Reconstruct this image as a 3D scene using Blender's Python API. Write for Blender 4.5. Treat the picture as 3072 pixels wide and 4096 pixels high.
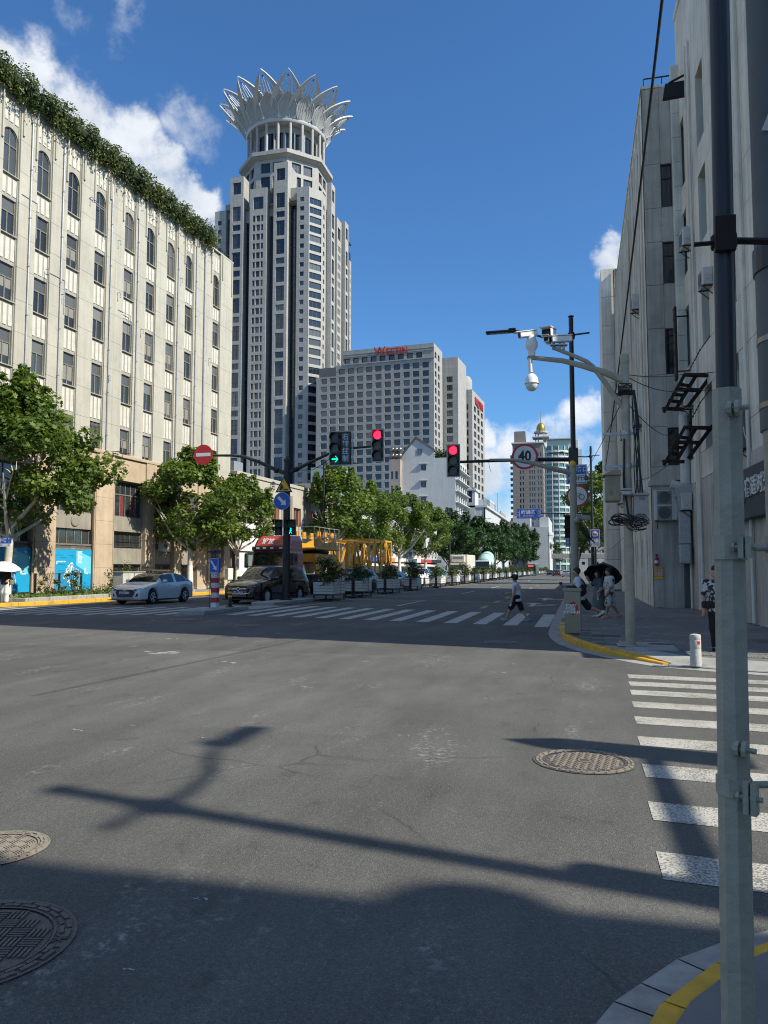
import bpy, math, random
import numpy as np
from mathutils import Vector, Matrix
for o in list(bpy.data.objects): bpy.data.objects.remove(o)
SC = bpy.context.scene
COL = SC.collection
R = math.radians
random.seed(7); RNG = np.random.default_rng(7)

# ------------------------------------------------------------------ camera
CAM_H = 1.85; YAW = R(14.166); PITCH = R(4.2); FPX = 3078.0
cd = bpy.data.cameras.new('camera'); cam = bpy.data.objects.new('camera', cd); COL.objects.link(cam)
cam.location = (0, 0, CAM_H); cam.rotation_euler = (math.pi/2 + PITCH, 0, YAW)
cd.sensor_fit = 'VERTICAL'; cd.sensor_height = 34.6; cd.sensor_width = 25.95
cd.lens = 34.6*FPX/4096; cd.clip_start = .05; cd.clip_end = 6000
SC.camera = cam
SC.cycles.pixel_filter_type = 'BLACKMAN_HARRIS'; SC.cycles.filter_width = 1.1; SC.cycles.max_bounces = 5; SC.cycles.diffuse_bounces = 3; SC.cycles.glossy_bounces = 3; SC.cycles.transmission_bounces = 3; SC.cycles.caustics_reflective = False; SC.cycles.caustics_refractive = False
SC.render.resolution_x = 768; SC.render.resolution_y = 1024

# ------------------------------------------------------------------ sun, sky, exposure
SUN_EL = R(41.5); SUN_AZ = R(11.5)          # azimuth measured from +x towards -y
sdir = Vector((math.cos(SUN_EL)*math.cos(SUN_AZ), -math.cos(SUN_EL)*math.sin(SUN_AZ), math.sin(SUN_EL)))
sl = bpy.data.lights.new('sun', 'SUN'); sun = bpy.data.objects.new('sun', sl); COL.objects.link(sun)
sl.energy = 5.0; sl.angle = R(.53); sl.color = (1, .925, .77)
sun.rotation_euler = sdir.to_track_quat('Z', 'Y').to_euler()
W = bpy.data.worlds.new('World'); SC.world = W; W.use_nodes = True
SC.view_settings.view_transform = 'Standard'; SC.view_settings.look = 'None'
SC.view_settings.exposure = 0.50; SC.view_settings.gamma = 1.0
SKY_STRENGTH = .093

def px_dir(x, y):
    fw = Vector((-math.sin(YAW)*math.cos(PITCH), math.cos(YAW)*math.cos(PITCH), math.sin(PITCH)))
    rt = Vector((math.cos(YAW), math.sin(YAW), 0)); up = rt.cross(fw)
    return fw + rt*((x-1536)/FPX) - up*((y-2048)/FPX)
def at(x, y, Y):                              # the point of a picture ray at depth Y along the street
    d = px_dir(x, y); return Vector((0, 0, CAM_H)) + d*(Y/d.y)
def atx(x, y, X):
    d = px_dir(x, y); return Vector((0, 0, CAM_H)) + d*(X/d.x)
def atg(x, y, z=0):
    d = px_dir(x, y); return Vector((0, 0, CAM_H)) + d*((z-CAM_H)/d.z)

def build_world():
    nt = W.node_tree; N = nt.nodes; L = nt.links; N.clear()
    out = N.new('ShaderNodeOutputWorld'); bg = N.new('ShaderNodeBackground'); L.new(bg.outputs[0], out.inputs[0])
    sky = N.new('ShaderNodeTexSky'); sky.sky_type = 'NISHITA'; sky.sun_disc = False
    sky.sun_elevation = SUN_EL; sky.sun_rotation = math.atan2(sdir.x, sdir.y)
    sky.air_density = 1.0; sky.dust_density = .55; sky.ozone_density = 2.2; sky.altitude = 10
    bg.inputs[1].default_value = SKY_STRENGTH
    tc = N.new('ShaderNodeTexCoord')
    nrm = N.new('ShaderNodeVectorMath'); nrm.operation = 'NORMALIZE'; L.new(tc.outputs['Generated'], nrm.inputs[0])
    def math_(op, a, b=None, c=None, clamp=False):
        m = N.new('ShaderNodeMath'); m.operation = op; m.use_clamp = clamp
        for i, v in enumerate((a, b, c)):
            if v is None: continue
            if isinstance(v, (int, float)): m.inputs[i].default_value = v
            else: L.new(v, m.inputs[i])
        return m.outputs[0]
    sep = N.new('ShaderNodeSeparateXYZ'); L.new(nrm.outputs[0], sep.inputs[0])
    # cloud layer: direction flattened on to a plane overhead
    den = math_('ADD', math_('MAXIMUM', sep.outputs[2], 0.0), .18)
    cx = math_('DIVIDE', sep.outputs[0], den); cy = math_('DIVIDE', sep.outputs[1], den)
    cmb = N.new('ShaderNodeCombineXYZ'); L.new(cx, cmb.inputs[0]); L.new(cy, cmb.inputs[1])
    def noise(scale, detail, rough, off=0., vec=None):
        n = N.new('ShaderNodeTexNoise'); n.inputs['Scale'].default_value = scale
        n.inputs['Detail'].default_value = detail; n.inputs['Roughness'].default_value = rough
        mp = N.new('ShaderNodeMapping'); mp.inputs['Location'].default_value = (off, off*.7, off*.3)
        L.new(vec or cmb.outputs[0], mp.inputs[0]); L.new(mp.outputs[0], n.inputs[0]); return n.outputs[0]
    # warp the direction a little so banks of cloud have ragged edges
    wn = N.new('ShaderNodeTexNoise'); wn.inputs['Scale'].default_value = 9; wn.inputs['Detail'].default_value = 7
    wn.inputs['Roughness'].default_value = .62; L.new(nrm.outputs[0], wn.inputs[0])
    wv = N.new('ShaderNodeVectorMath'); wv.operation = 'MULTIPLY_ADD'; L.new(wn.outputs['Color'], wv.inputs[0])
    wv.inputs[1].default_value = (.11, .11, .11); L.new(nrm.outputs[0], wv.inputs[2])
    sub = N.new('ShaderNodeVectorMath'); sub.operation = 'SUBTRACT'; L.new(wv.outputs[0], sub.inputs[0]); sub.inputs[1].default_value = (.055, .055, .055)
    banks = [(-60, 380, .085, 1.), (120, 430, .085, 1.), (290, 530, .085, 1.), (440, 620, .08, 1.), (590, 710, .07, 1.), (730, 785, .055, .95), (810, 820, .042, .85), (40, 560, .12, 1.), (260, 720, .11, 1.), (480, 820, .1, 1.),
             (740, 470, .07, .50), (670, 330, .06, .42), (480, 120, .05, .46), (330, 50, .05, .40), (2435, 1000, .036, .9), (2330, 1650, .05, .8), (2420, 1620, .04, .7), (2250, 1790, .07, .75),
             (2120, 1900, .09, .8), (1960, 1740, .035, .85), (1950, 1900, .06, .85), (2440, 1900, .09, .8), (1900, 1420, .035, .34), (2010, 1400, .03, .3),
             (1960, 1560, .04, .3), (2040, 1480, .03, .2), (2150, 2080, .1, .8), (1990, 2080, .08, .7)]
    tot = None
    for (x, y, r, a) in banks:
        d = px_dir(x, y).normalized()
        v = N.new('ShaderNodeVectorMath'); v.operation = 'DISTANCE'; L.new(sub.outputs[0], v.inputs[0]); v.inputs[1].default_value = d
        mr = N.new('ShaderNodeMapRange'); mr.interpolation_type = 'SMOOTHSTEP'
        mr.inputs[1].default_value = r*1.15; mr.inputs[2].default_value = r*.25; mr.inputs[3].default_value = 0; mr.inputs[4].default_value = a
        L.new(v.outputs['Value'], mr.inputs[0])
        tot = mr.outputs[0] if tot is None else math_('MAXIMUM', tot, mr.outputs[0])
    big = noise(1.3, 6, .58, 3.7)
    genm = N.new('ShaderNodeMapRange'); genm.inputs[1].default_value = .455; genm.inputs[2].default_value = .615; genm.inputs[4].default_value = .88; L.new(big, genm.inputs[0])
    # unseen general cover beyond the open sky ahead, thickened to whiten the fill light
    vd = N.new('ShaderNodeVectorMath'); vd.operation = 'DISTANCE'; L.new(nrm.outputs[0], vd.inputs[0]); vd.inputs[1].default_value = px_dir(1536, 900).normalized()
    opn = N.new('ShaderNodeMapRange'); opn.inputs[1].default_value = .55; opn.inputs[2].default_value = .9; L.new(vd.outputs['Value'], opn.inputs[0])
    gen = math_('MULTIPLY', genm.outputs[0], opn.outputs[0])
    tot = math_('MAXIMUM', tot, gen)
    fine = noise(13, 10, .60, 1.1, nrm.outputs[0])
    dens = math_('MULTIPLY_ADD', math_('SUBTRACT', fine, .5), 1.9, tot)
    mk = N.new('ShaderNodeMapRange'); mk.interpolation_type = 'SMOOTHSTEP'; mk.inputs[1].default_value = .34; mk.inputs[2].default_value = .92; L.new(dens, mk.inputs[0])
    mask = math_('MULTIPLY', mk.outputs[0], math_('MINIMUM', math_('MULTIPLY', tot, 1.6), .96), clamp=True)
    shade = noise(9, 7, .55, 8.0, nrm.outputs[0])
    ramp = N.new('ShaderNodeMapRange'); ramp.inputs[1].default_value = .35; ramp.inputs[2].default_value = .68; L.new(shade, ramp.inputs[0])
    ccol = N.new('ShaderNodeMix'); ccol.data_type = 'RGBA'; L.new(ramp.outputs[0], ccol.inputs[0])
    k = CLOUD
    ccol.inputs[6].default_value = (.60*k, .66*k, .74*k, 1); ccol.inputs[7].default_value = (.98*k, 1.0*k, 1.03*k, 1)
    tint = N.new('ShaderNodeMix'); tint.data_type = 'RGBA'; tint.blend_type = 'MULTIPLY'; tint.inputs[0].default_value = 1
    L.new(sky.outputs[0], tint.inputs[6]); tint.inputs[7].default_value = SKY_TINT
    mx = N.new('ShaderNodeMix'); mx.data_type = 'RGBA'; L.new(mask, mx.inputs[0]); L.new(tint.outputs[2], mx.inputs[6]); L.new(ccol.outputs[2], mx.inputs[7])
    L.new(mx.outputs[2], bg.inputs[0])
CLOUD = 8.3; SKY_TINT = (.53, .92, 1.27, 1)
build_world()

# ------------------------------------------------------------------ mesh builder
class MB:
    def __init__(s): s.v = []; s.f = []; s.mi = []; s.m = 0; s.T = None
    def add(s, vs, fs):
        b = len(s.v)
        if s.T is not None: vs = [tuple(s.T @ Vector(p)) for p in vs]
        s.v += [tuple(p) for p in vs]; s.f += [tuple(i+b for i in f) for f in fs]; s.mi += [s.m]*len(fs); return s
    def box(s, x0, x1, y0, y1, z0, z1):
        return s.add([(x0,y0,z0),(x1,y0,z0),(x1,y1,z0),(x0,y1,z0),(x0,y0,z1),(x1,y0,z1),(x1,y1,z1),(x0,y1,z1)],
                     [(0,3,2,1),(4,5,6,7),(0,1,5,4),(1,2,6,5),(2,3,7,6),(3,0,4,7)])
    def bbox(s, x0, x1, y0, y1, z0, z1, b=.02):          # box with chamfered edges
        xs=(x0,x1); ys=(y0,y1); zs=(z0,z1); V=[]; idx={}
        for i in (0,1):
            for j in (0,1):
                for k in (0,1):
                    sx=1-2*i; sy=1-2*j; sz=1-2*k
                    for a,p in enumerate(((xs[i],ys[j]+sy*b,zs[k]+sz*b),(xs[i]+sx*b,ys[j],zs[k]+sz*b),(xs[i]+sx*b,ys[j]+sy*b,zs[k]))):
                        idx[i,j,k,a]=len(V); V.append(p)
        F=[]; g=lambda *t: idx[t]
        for i in (0,1): F.append((g(i,0,0,0),g(i,1,0,0),g(i,1,1,0),g(i,0,1,0)))
        for j in (0,1): F.append((g(0,j,0,1),g(1,j,0,1),g(1,j,1,1),g(0,j,1,1)))
        for k in (0,1): F.append((g(0,0,k,2),g(1,0,k,2),g(1,1,k,2),g(0,1,k,2)))
        for j in (0,1):
            for k in (0,1): F.append((g(0,j,k,1),g(1,j,k,1),g(1,j,k,2),g(0,j,k,2)))
        for i in (0,1):
            for k in (0,1): F.append((g(i,0,k,0),g(i,1,k,0),g(i,1,k,2),g(i,0,k,2)))
        for i in (0,1):
            for j in (0,1): F.append((g(i,j,0,0),g(i,j,1,0),g(i,j,1,1),g(i,j,0,1)))
        for i in (0,1):
            for j in (0,1):
                for k in (0,1): F.append((g(i,j,k,0),g(i,j,k,1),g(i,j,k,2)))
        # make every face look outward
        c=Vector(((x0+x1)/2,(y0+y1)/2,(z0+z1)/2)); G=[]
        for f in F:
            P=[Vector(V[q]) for q in f]; n=(P[1]-P[0]).cross(P[2]-P[0]); m=sum(P,Vector())/len(P)
            G.append(f if n.dot(m-c)>0 else tuple(reversed(f)))
        return s.add(V,G)
    def quad(s,a,b,c,d): return s.add([a,b,c,d],[(0,1,2,3)])
    def poly(s,pts): return s.add(pts,[tuple(range(len(pts)))])
    def prism(s, pts, d):                                 # polygon (3-D points) pushed along d
        n=len(pts); d=Vector(d); P=[Vector(p) for p in pts]; Q=[p+d for p in P]
        return s.add([tuple(p) for p in P+Q], [tuple(range(n))[::-1], tuple(range(n,2*n))]+[(i,(i+1)%n,n+(i+1)%n,n+i) for i in range(n)])
    def bar(s, p, q, w, h=None):                          # square bar between two points
        h=h or w; p=Vector(p); q=Vector(q); d=(q-p).normalized(); u=Vector((0,0,1))
        if abs(d.z)>.95: u=Vector((0,1,0))
        a=d.cross(u).normalized()*w/2; b=a.cross(d).normalized()*h/2
        V=[p-a-b,p+a-b,p+a+b,p-a+b,q-a-b,q+a-b,q+a+b,q-a+b]
        return s.add(V,[(0,1,2,3),(7,6,5,4),(0,4,5,1),(1,5,6,2),(2,6,7,3),(3,7,4,0)])
    def cyl(s, p, q, r, r2=None, n=12, cap=True):
        r2=r if r2 is None else r2; p=Vector(p); q=Vector(q); d=(q-p).normalized(); u=Vector((0,0,1))
        if abs(d.z)>.95: u=Vector((0,1,0))
        a=d.cross(u).normalized(); b=d.cross(a)
        V=[]
        for c,rr in ((p,r),(q,r2)):
            for i in range(n):
                t=2*math.pi*i/n; V.append(c+a*math.cos(t)*rr+b*math.sin(t)*rr)
        F=[(i,n+i,n+(i+1)%n,(i+1)%n) for i in range(n)]
        if cap: F+=[tuple(range(n)),tuple(range(2*n-1,n-1,-1))]
        return s.add(V,F)
    def tube(s, pts, r, n=6, r2=None):
        P=[Vector(p) for p in pts]; m=len(P); V=[]; 
        for k,p in enumerate(P):
            d=(P[min(k+1,m-1)]-P[max(k-1,0)]).normalized(); u=Vector((0,0,1)) if abs(d.z)<.9 else Vector((0,1,0))
            a=d.cross(u).normalized(); b=d.cross(a); rr=r if r2 is None else r+(r2-r)*k/(m-1)
            if isinstance(r,(list,tuple)): rr=r[k]
            for i in range(n):
                t=2*math.pi*i/n; V.append(p+a*math.cos(t)*rr+b*math.sin(t)*rr)
        F=[]
        for k in range(m-1):
            for i in range(n): F.append((k*n+i,(k+1)*n+i,(k+1)*n+(i+1)%n,k*n+(i+1)%n))
        F+=[tuple(range(n)),tuple(range(m*n-1,(m-1)*n-1,-1))]
        return s.add(V,F)
    def lathe(s, prof, c=(0,0,0), n=16):                  # prof: (r,z) upwards
        V=[]; m=len(prof)
        for r,z in prof:
            for i in range(n):
                t=2*math.pi*i/n; V.append((c[0]+r*math.cos(t),c[1]+r*math.sin(t),c[2]+z))
        F=[]
        for k in range(m-1):
            for i in range(n): F.append((k*n+i,k*n+(i+1)%n,(k+1)*n+(i+1)%n,(k+1)*n+i))
        F+=[tuple(range(n))[::-1],tuple(range((m-1)*n,m*n))]
        return s.add(V,F)
    def ball(s, c, rx, ry=None, rz=None, n=12, m=8):
        ry=ry or rx; rz=rz or rx
        V=[]; F=[]
        for k in range(m+1):
            a=math.pi*k/m
            for i in range(n):
                t=2*math.pi*i/n; V.append((c[0]+rx*math.sin(a)*math.cos(t),c[1]+ry*math.sin(a)*math.sin(t),c[2]-rz*math.cos(a)))
        for k in range(m):
            for i in range(n): F.append((k*n+i,k*n+(i+1)%n,(k+1)*n+(i+1)%n,(k+1)*n+i))
        return s.add(V,F)
    def disc(s, c, r, nrm=(0,0,1), n=24, r0=0):
        q=Vector(nrm).normalized(); u=Vector((0,0,1)) if abs(q.z)<.9 else Vector((0,1,0))
        a=u.cross(q).normalized(); b=q.cross(a); c=Vector(c)
        ring=lambda rr:[c+a*math.cos(2*math.pi*i/n)*rr+b*math.sin(2*math.pi*i/n)*rr for i in range(n)]
        if r0: return s.add(ring(r)+ring(r0),[(i,(i+1)%n,n+(i+1)%n,n+i) for i in range(n)])
        return s.add(ring(r),[tuple(range(n))])
    def mesh(s, name, mats, smooth=False, ang=40):
        me=bpy.data.meshes.new(name); me.from_pydata(s.v,[],s.f)
        if not isinstance(mats,(list,tuple)): mats=[mats]
        for m in mats: me.materials.append(m)
        if len(mats)>1: me.polygons.foreach_set('material_index',s.mi)
        if smooth:
            me.polygons.foreach_set('use_smooth',[True]*len(s.f))
            try: me.set_sharp_from_angle(angle=R(ang))
            except Exception: pass
        me.update(); return me
    def build(s, name, mats, parent=None, smooth=False, loc=None, rz=0, ang=40):
        return obj(name, s.mesh(name,mats,smooth,ang), parent, loc, rz)
def obj(name, me, parent=None, loc=None, rz=0):
    o=bpy.data.objects.new(name,me); COL.objects.link(o)
    if parent: o.parent=parent
    if loc is not None: o.location=loc
    if rz: o.rotation_euler=(0,0,rz)
    return o
def tag(o, label=None, cat=None, group=None, kind=None):
    if label: o['label']=label
    if cat: o['category']=cat
    if group: o['group']=group
    if kind: o['kind']=kind
    return o
def thing(name, label, cat, loc=(0,0,0), rz=0, group=None):
    o=bpy.data.objects.new(name,None); COL.objects.link(o); o.location=loc; o.rotation_euler=(0,0,rz)
    o.empty_display_size=.2
    return tag(o,label,cat,group)
KIDS={}
def copy_tree(o, parent=None):
    c=o.copy(); COL.objects.link(c); c.parent=parent
    for ch in [x for x in bpy.data.objects if x.parent==o and x!=c]: copy_tree(ch,c)
    return c
def copy_thing(o, loc, rz, label, group=None, scale=None):
    c=copy_tree(o); c.location=loc; c.rotation_euler=(0,0,rz); c['label']=label
    if group: c['group']=group
    if scale: c.scale=scale if not isinstance(scale,(int,float)) else (scale,)*3
    return c
def text_mesh(s, size, depth=.0, align='CENTER', bold=0.0, sx=1.0):
    cu=bpy.data.curves.new('lettering','FONT'); cu.body=s; cu.size=size; cu.extrude=depth; cu.align_x=align; cu.align_y='CENTER'
    cu.offset=bold; cu.resolution_u=2
    o=bpy.data.objects.new('lettering',cu); COL.objects.link(o)
    dg=bpy.context.evaluated_depsgraph_get(); me=bpy.data.meshes.new_from_object(o.evaluated_get(dg))
    bpy.data.objects.remove(o); bpy.data.curves.remove(cu)
    if sx!=1.0:
        for v in me.vertices: v.co.x*=sx
    return me
def text(s, size, mat, parent, origin, xdir=(1,0,0), updir=(0,0,1), depth=.0, bold=0.0, align='CENTER', name='lettering', sx=1.0):
    me=text_mesh(s,size,depth,align,bold,sx); me.materials.clear(); me.materials.append(mat)
    x=Vector(xdir).normalized(); u=Vector(updir).normalized(); n=x.cross(u)
    M=Matrix((( x.x,u.x,n.x,origin[0]),(x.y,u.y,n.y,origin[1]),(x.z,u.z,n.z,origin[2]),(0,0,0,1)))
    me.transform(M)
    for p in me.polygons: p.material_index=0
    return obj(name,me,parent)

# ------------------------------------------------------------------ materials
MATS={}
def mat(name, col=(.5,.5,.5), rough=.7, metal=0., var=.0, vscale=3., bump=0., bscale=40., streak=0., spec=.5, emit=None, estr=0., trans=0., grime=None, coat=0., coord='Object', detail=6, joints=None):
    if name in MATS: return MATS[name]
    m=bpy.data.materials.new(name); m.use_nodes=True; MATS[name]=m
    nt=m.node_tree; N=nt.nodes; L=nt.links; b=N['Principled BSDF']
    b.inputs['Base Color'].default_value=(*col,1); b.inputs['Roughness'].default_value=rough; b.inputs['Metallic'].default_value=metal
    b.inputs['Specular IOR Level'].default_value=spec; b.inputs['Coat Weight'].default_value=coat
    if emit: b.inputs['Emission Color'].default_value=(*emit,1); b.inputs['Emission Strength'].default_value=estr
    tc=N.new('ShaderNodeTexCoord').outputs[coord]
    cur=None
    def nz(scale, det=detail, rg=.6, stretch=None):
        n=N.new('ShaderNodeTexNoise'); n.inputs['Scale'].default_value=scale; n.inputs['Detail'].default_value=det; n.inputs['Roughness'].default_value=rg
        if stretch:
            mp=N.new('ShaderNodeMapping'); mp.inputs['Scale'].default_value=stretch; L.new(tc,mp.inputs[0]); L.new(mp.outputs[0],n.inputs[0])
        else: L.new(tc,n.inputs[0])
        return n.outputs[0]
    def rng(x,a,b_,c,d):
        r=N.new('ShaderNodeMapRange'); L.new(x,r.inputs[0]); r.inputs[1].default_value=a; r.inputs[2].default_value=b_; r.inputs[3].default_value=c; r.inputs[4].default_value=d; return r.outputs[0]
    def mul(colsock, fac, c2=None):
        mx=N.new('ShaderNodeMix'); mx.data_type='RGBA'
        if c2 is None:
            mx.blend_type='MULTIPLY'; mx.inputs[0].default_value=1; L.new(fac,mx.inputs[7])
        else:
            L.new(fac,mx.inputs[0]); mx.inputs[7].default_value=(*c2,1)
        if colsock is None: mx.inputs[6].default_value=(*col,1)
        else: L.new(colsock,mx.inputs[6])
        return mx.outputs[2]
    if var: cur=mul(cur, rng(nz(vscale),.3,.7,1-var,1+var))
    if streak: cur=mul(cur, rng(nz(2.2,5,.65,(1.6,1.6,.09)),.35,.72,1.05,1-streak))
    if grime: cur=mul(cur, rng(nz(1.3,8,.68),.52,.74,0,grime[1]), grime[0])
    if joints:
        jw,jh,jt,jc=joints                        # pale stone cladding too far off to build slab by slab
        sp=N.new('ShaderNodeSeparateXYZ'); L.new(tc,sp.inputs[0])
        ad=N.new('ShaderNodeMath'); ad.operation='ADD'; L.new(sp.outputs[0],ad.inputs[0]); L.new(sp.outputs[1],ad.inputs[1])
        cb=N.new('ShaderNodeCombineXYZ'); L.new(ad.outputs[0],cb.inputs[0]); L.new(sp.outputs[2],cb.inputs[1])
        br=N.new('ShaderNodeTexBrick'); L.new(cb.outputs[0],br.inputs[0]); br.offset=0; br.inputs['Scale'].default_value=1
        br.inputs['Brick Width'].default_value=jw; br.inputs['Row Height'].default_value=jh; br.inputs['Mortar Size'].default_value=jt; br.inputs['Mortar Smooth'].default_value=.3
        br.inputs['Color1'].default_value=(1,1,1,1); br.inputs['Color2'].default_value=(.9,.9,.9,1); br.inputs['Mortar'].default_value=(jc,jc,jc,1)
        cur=mul(cur, br.outputs[0])
    if cur is not None: L.new(cur,b.inputs['Base Color'])
    if bump:
        bp=N.new('ShaderNodeBump'); bp.inputs['Strength'].default_value=bump; bp.inputs['Distance'].default_value=.02; L.new(nz(bscale,5),bp.inputs['Height']); L.new(bp.outputs[0],b.inputs['Normal'])
    if trans:
        b.inputs['Transmission Weight'].default_value=trans
    return m
def glass(name, col=(.02,.03,.04), rough=.06, wav=.02, wscale=.6):
    if name in MATS: return MATS[name]
    m=mat(name,col,rough,spec=.9,coat=.0); nt=m.node_tree; N=nt.nodes; L=nt.links; b=N['Principled BSDF']
    n=N.new('ShaderNodeTexNoise'); n.inputs['Scale'].default_value=wscale; tc=N.new('ShaderNodeTexCoord'); 
    oi=N.new('ShaderNodeObjectInfo'); ad=N.new('ShaderNodeVectorMath'); L.new(tc.outputs['Object'],ad.inputs[0]); L.new(oi.outputs['Random'],ad.inputs[1]); L.new(ad.outputs[0],n.inputs[0])
    bp=N.new('ShaderNodeBump'); bp.inputs['Strength'].default_value=wav; bp.inputs['Distance'].default_value=.3; L.new(n.outputs[0],bp.inputs['Height']); L.new(bp.outputs[0],b.inputs['Normal'])
    mr=N.new('ShaderNodeMapRange'); L.new(oi.outputs['Random'],mr.inputs[0]); mr.inputs[3].default_value=.55; mr.inputs[4].default_value=1.7
    mx=N.new('ShaderNodeMix'); mx.data_type='RGBA'; mx.blend_type='MULTIPLY'; mx.inputs[0].default_value=1; mx.inputs[6].default_value=(*col,1); L.new(mr.outputs[0],mx.inputs[7])
    cu=N.new('ShaderNodeMapRange'); L.new(oi.outputs['Random'],cu.inputs[0]); cu.inputs[1].default_value=.72; cu.inputs[2].default_value=1.0; cu.inputs[4].default_value=.32; mc=N.new('ShaderNodeMix'); mc.data_type='RGBA'; L.new(cu.outputs[0],mc.inputs[0]); L.new(mx.outputs[2],mc.inputs[6]); mc.inputs[7].default_value=(.30,.29,.26,1); L.new(mc.outputs[2],b.inputs['Base Color'])
    return m
def asphalt(name, base, specks=1.0):
    m=bpy.data.materials.new(name); m.use_nodes=True; MATS[name]=m; nt=m.node_tree; N=nt.nodes; L=nt.links; b=N['Principled BSDF']
    tc=N.new('ShaderNodeTexCoord').outputs['Object']
    def nz(scale,det=6,rg=.6,st=None):
        n=N.new('ShaderNodeTexNoise'); n.inputs['Scale'].default_value=scale; n.inputs['Detail'].default_value=det; n.inputs['Roughness'].default_value=rg
        if st:
            mp=N.new('ShaderNodeMapping'); mp.inputs['Scale'].default_value=st; mp.inputs['Rotation'].default_value=(0,0,R(25)); L.new(tc,mp.inputs[0]); L.new(mp.outputs[0],n.inputs[0])
        else: L.new(tc,n.inputs[0])
        return n.outputs[0]
    def rng(x,a,c,d,e):
        r=N.new('ShaderNodeMapRange'); L.new(x,r.inputs[0]); r.inputs[1].default_value=a; r.inputs[2].default_value=c; r.inputs[3].default_value=d; r.inputs[4].default_value=e; return r.outputs[0]
    def mul(a,f):
        x=N.new('ShaderNodeMix'); x.data_type='RGBA'; x.blend_type='MULTIPLY'; x.inputs[0].default_value=1
        if isinstance(a,tuple): x.inputs[6].default_value=(*a,1)
        else: L.new(a,x.inputs[6])
        L.new(f,x.inputs[7]); return x.outputs[2]
    def mixto(a,f,c):
        x=N.new('ShaderNodeMix'); x.data_type='RGBA'; L.new(f,x.inputs[0]); L.new(a,x.inputs[6]); x.inputs[7].default_value=(*c,1); return x.outputs[2]
    c=mul(base, rng(nz(.35,5),.3,.7,.82,1.17))
    c=mul(c, rng(nz(1.4,6,.65,(1,.22,1)),.3,.7,.80,1.18))
    v=N.new('ShaderNodeTexVoronoi'); v.inputs['Scale'].default_value=150; L.new(tc,v.inputs[0])
    vs=N.new('ShaderNodeSeparateColor'); L.new(v.outputs['Color'],vs.inputs[0])
    c=mul(c, rng(vs.outputs[0],0,1,.74,1.26))
    c=mixto(c, rng(vs.outputs[1],.95,.985,0,.4), (.30,.29,.26))
    v2=N.new('ShaderNodeTexNoise'); v2.inputs['Scale'].default_value=38; v2.inputs['Detail'].default_value=4; L.new(tc,v2.inputs[0])
    c=mul(c, rng(v2.outputs[0],.35,.65,.88,1.12))
    # repaired patches, cracks and sealed seams, oil spots
    wr=N.new('ShaderNodeTexNoise'); wr.inputs['Scale'].default_value=1.1; wr.inputs['Detail'].default_value=6; L.new(tc,wr.inputs[0]); wa=N.new('ShaderNodeVectorMath'); wa.operation='MULTIPLY_ADD'; L.new(wr.outputs['Color'],wa.inputs[0]); wa.inputs[1].default_value=(.5,.5,0); L.new(tc,wa.inputs[2])
    ce=N.new('ShaderNodeTexVoronoi'); ce.feature='DISTANCE_TO_EDGE'; ce.inputs['Scale'].default_value=.21; L.new(wa.outputs[0],ce.inputs[0])
    ck=N.new('ShaderNodeMath'); ck.operation='MULTIPLY'; L.new(rng(ce.outputs['Distance'],.0015,.004,1,0),ck.inputs[0]); L.new(rng(nz(.5,3),.48,.60,0,1),ck.inputs[1])
    c=mixto(c, rng(ck.outputs[0],0,1,0,.55), (.035,.034,.032))
    pt=N.new('ShaderNodeTexVoronoi'); pt.inputs['Scale'].default_value=.16; pt.distance='CHEBYCHEV'; L.new(tc,pt.inputs[0]); ps=N.new('ShaderNodeSeparateColor'); L.new(pt.outputs['Color'],ps.inputs[0])
    c=mul(c, rng(ps.outputs[0],0,1,.90,1.08))
    c=mul(c, rng(nz(2.6,6,.6),.60,.76,1,.62))
    # scuffed chalky marks
    sc=N.new('ShaderNodeMath'); sc.operation='MULTIPLY'; L.new(rng(nz(.9,7,.7,(1,.35,1)),.56,.70,0,1),sc.inputs[0]); L.new(rng(nz(14,5,.7),.50,.64,0,1),sc.inputs[1])
    c=mixto(c, rng(sc.outputs[0],0,1,0,.95*specks), (.36,.35,.32))
    L.new(c,b.inputs['Base Color']); b.inputs['Roughness'].default_value=.82; b.inputs['Specular IOR Level'].default_value=.32
    bp=N.new('ShaderNodeBump'); bp.inputs['Strength'].default_value=.55; bp.inputs['Distance'].default_value=.008; L.new(v.outputs['Distance'],bp.inputs['Height']); L.new(bp.outputs[0],b.inputs['Normal'])
    return m
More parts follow.
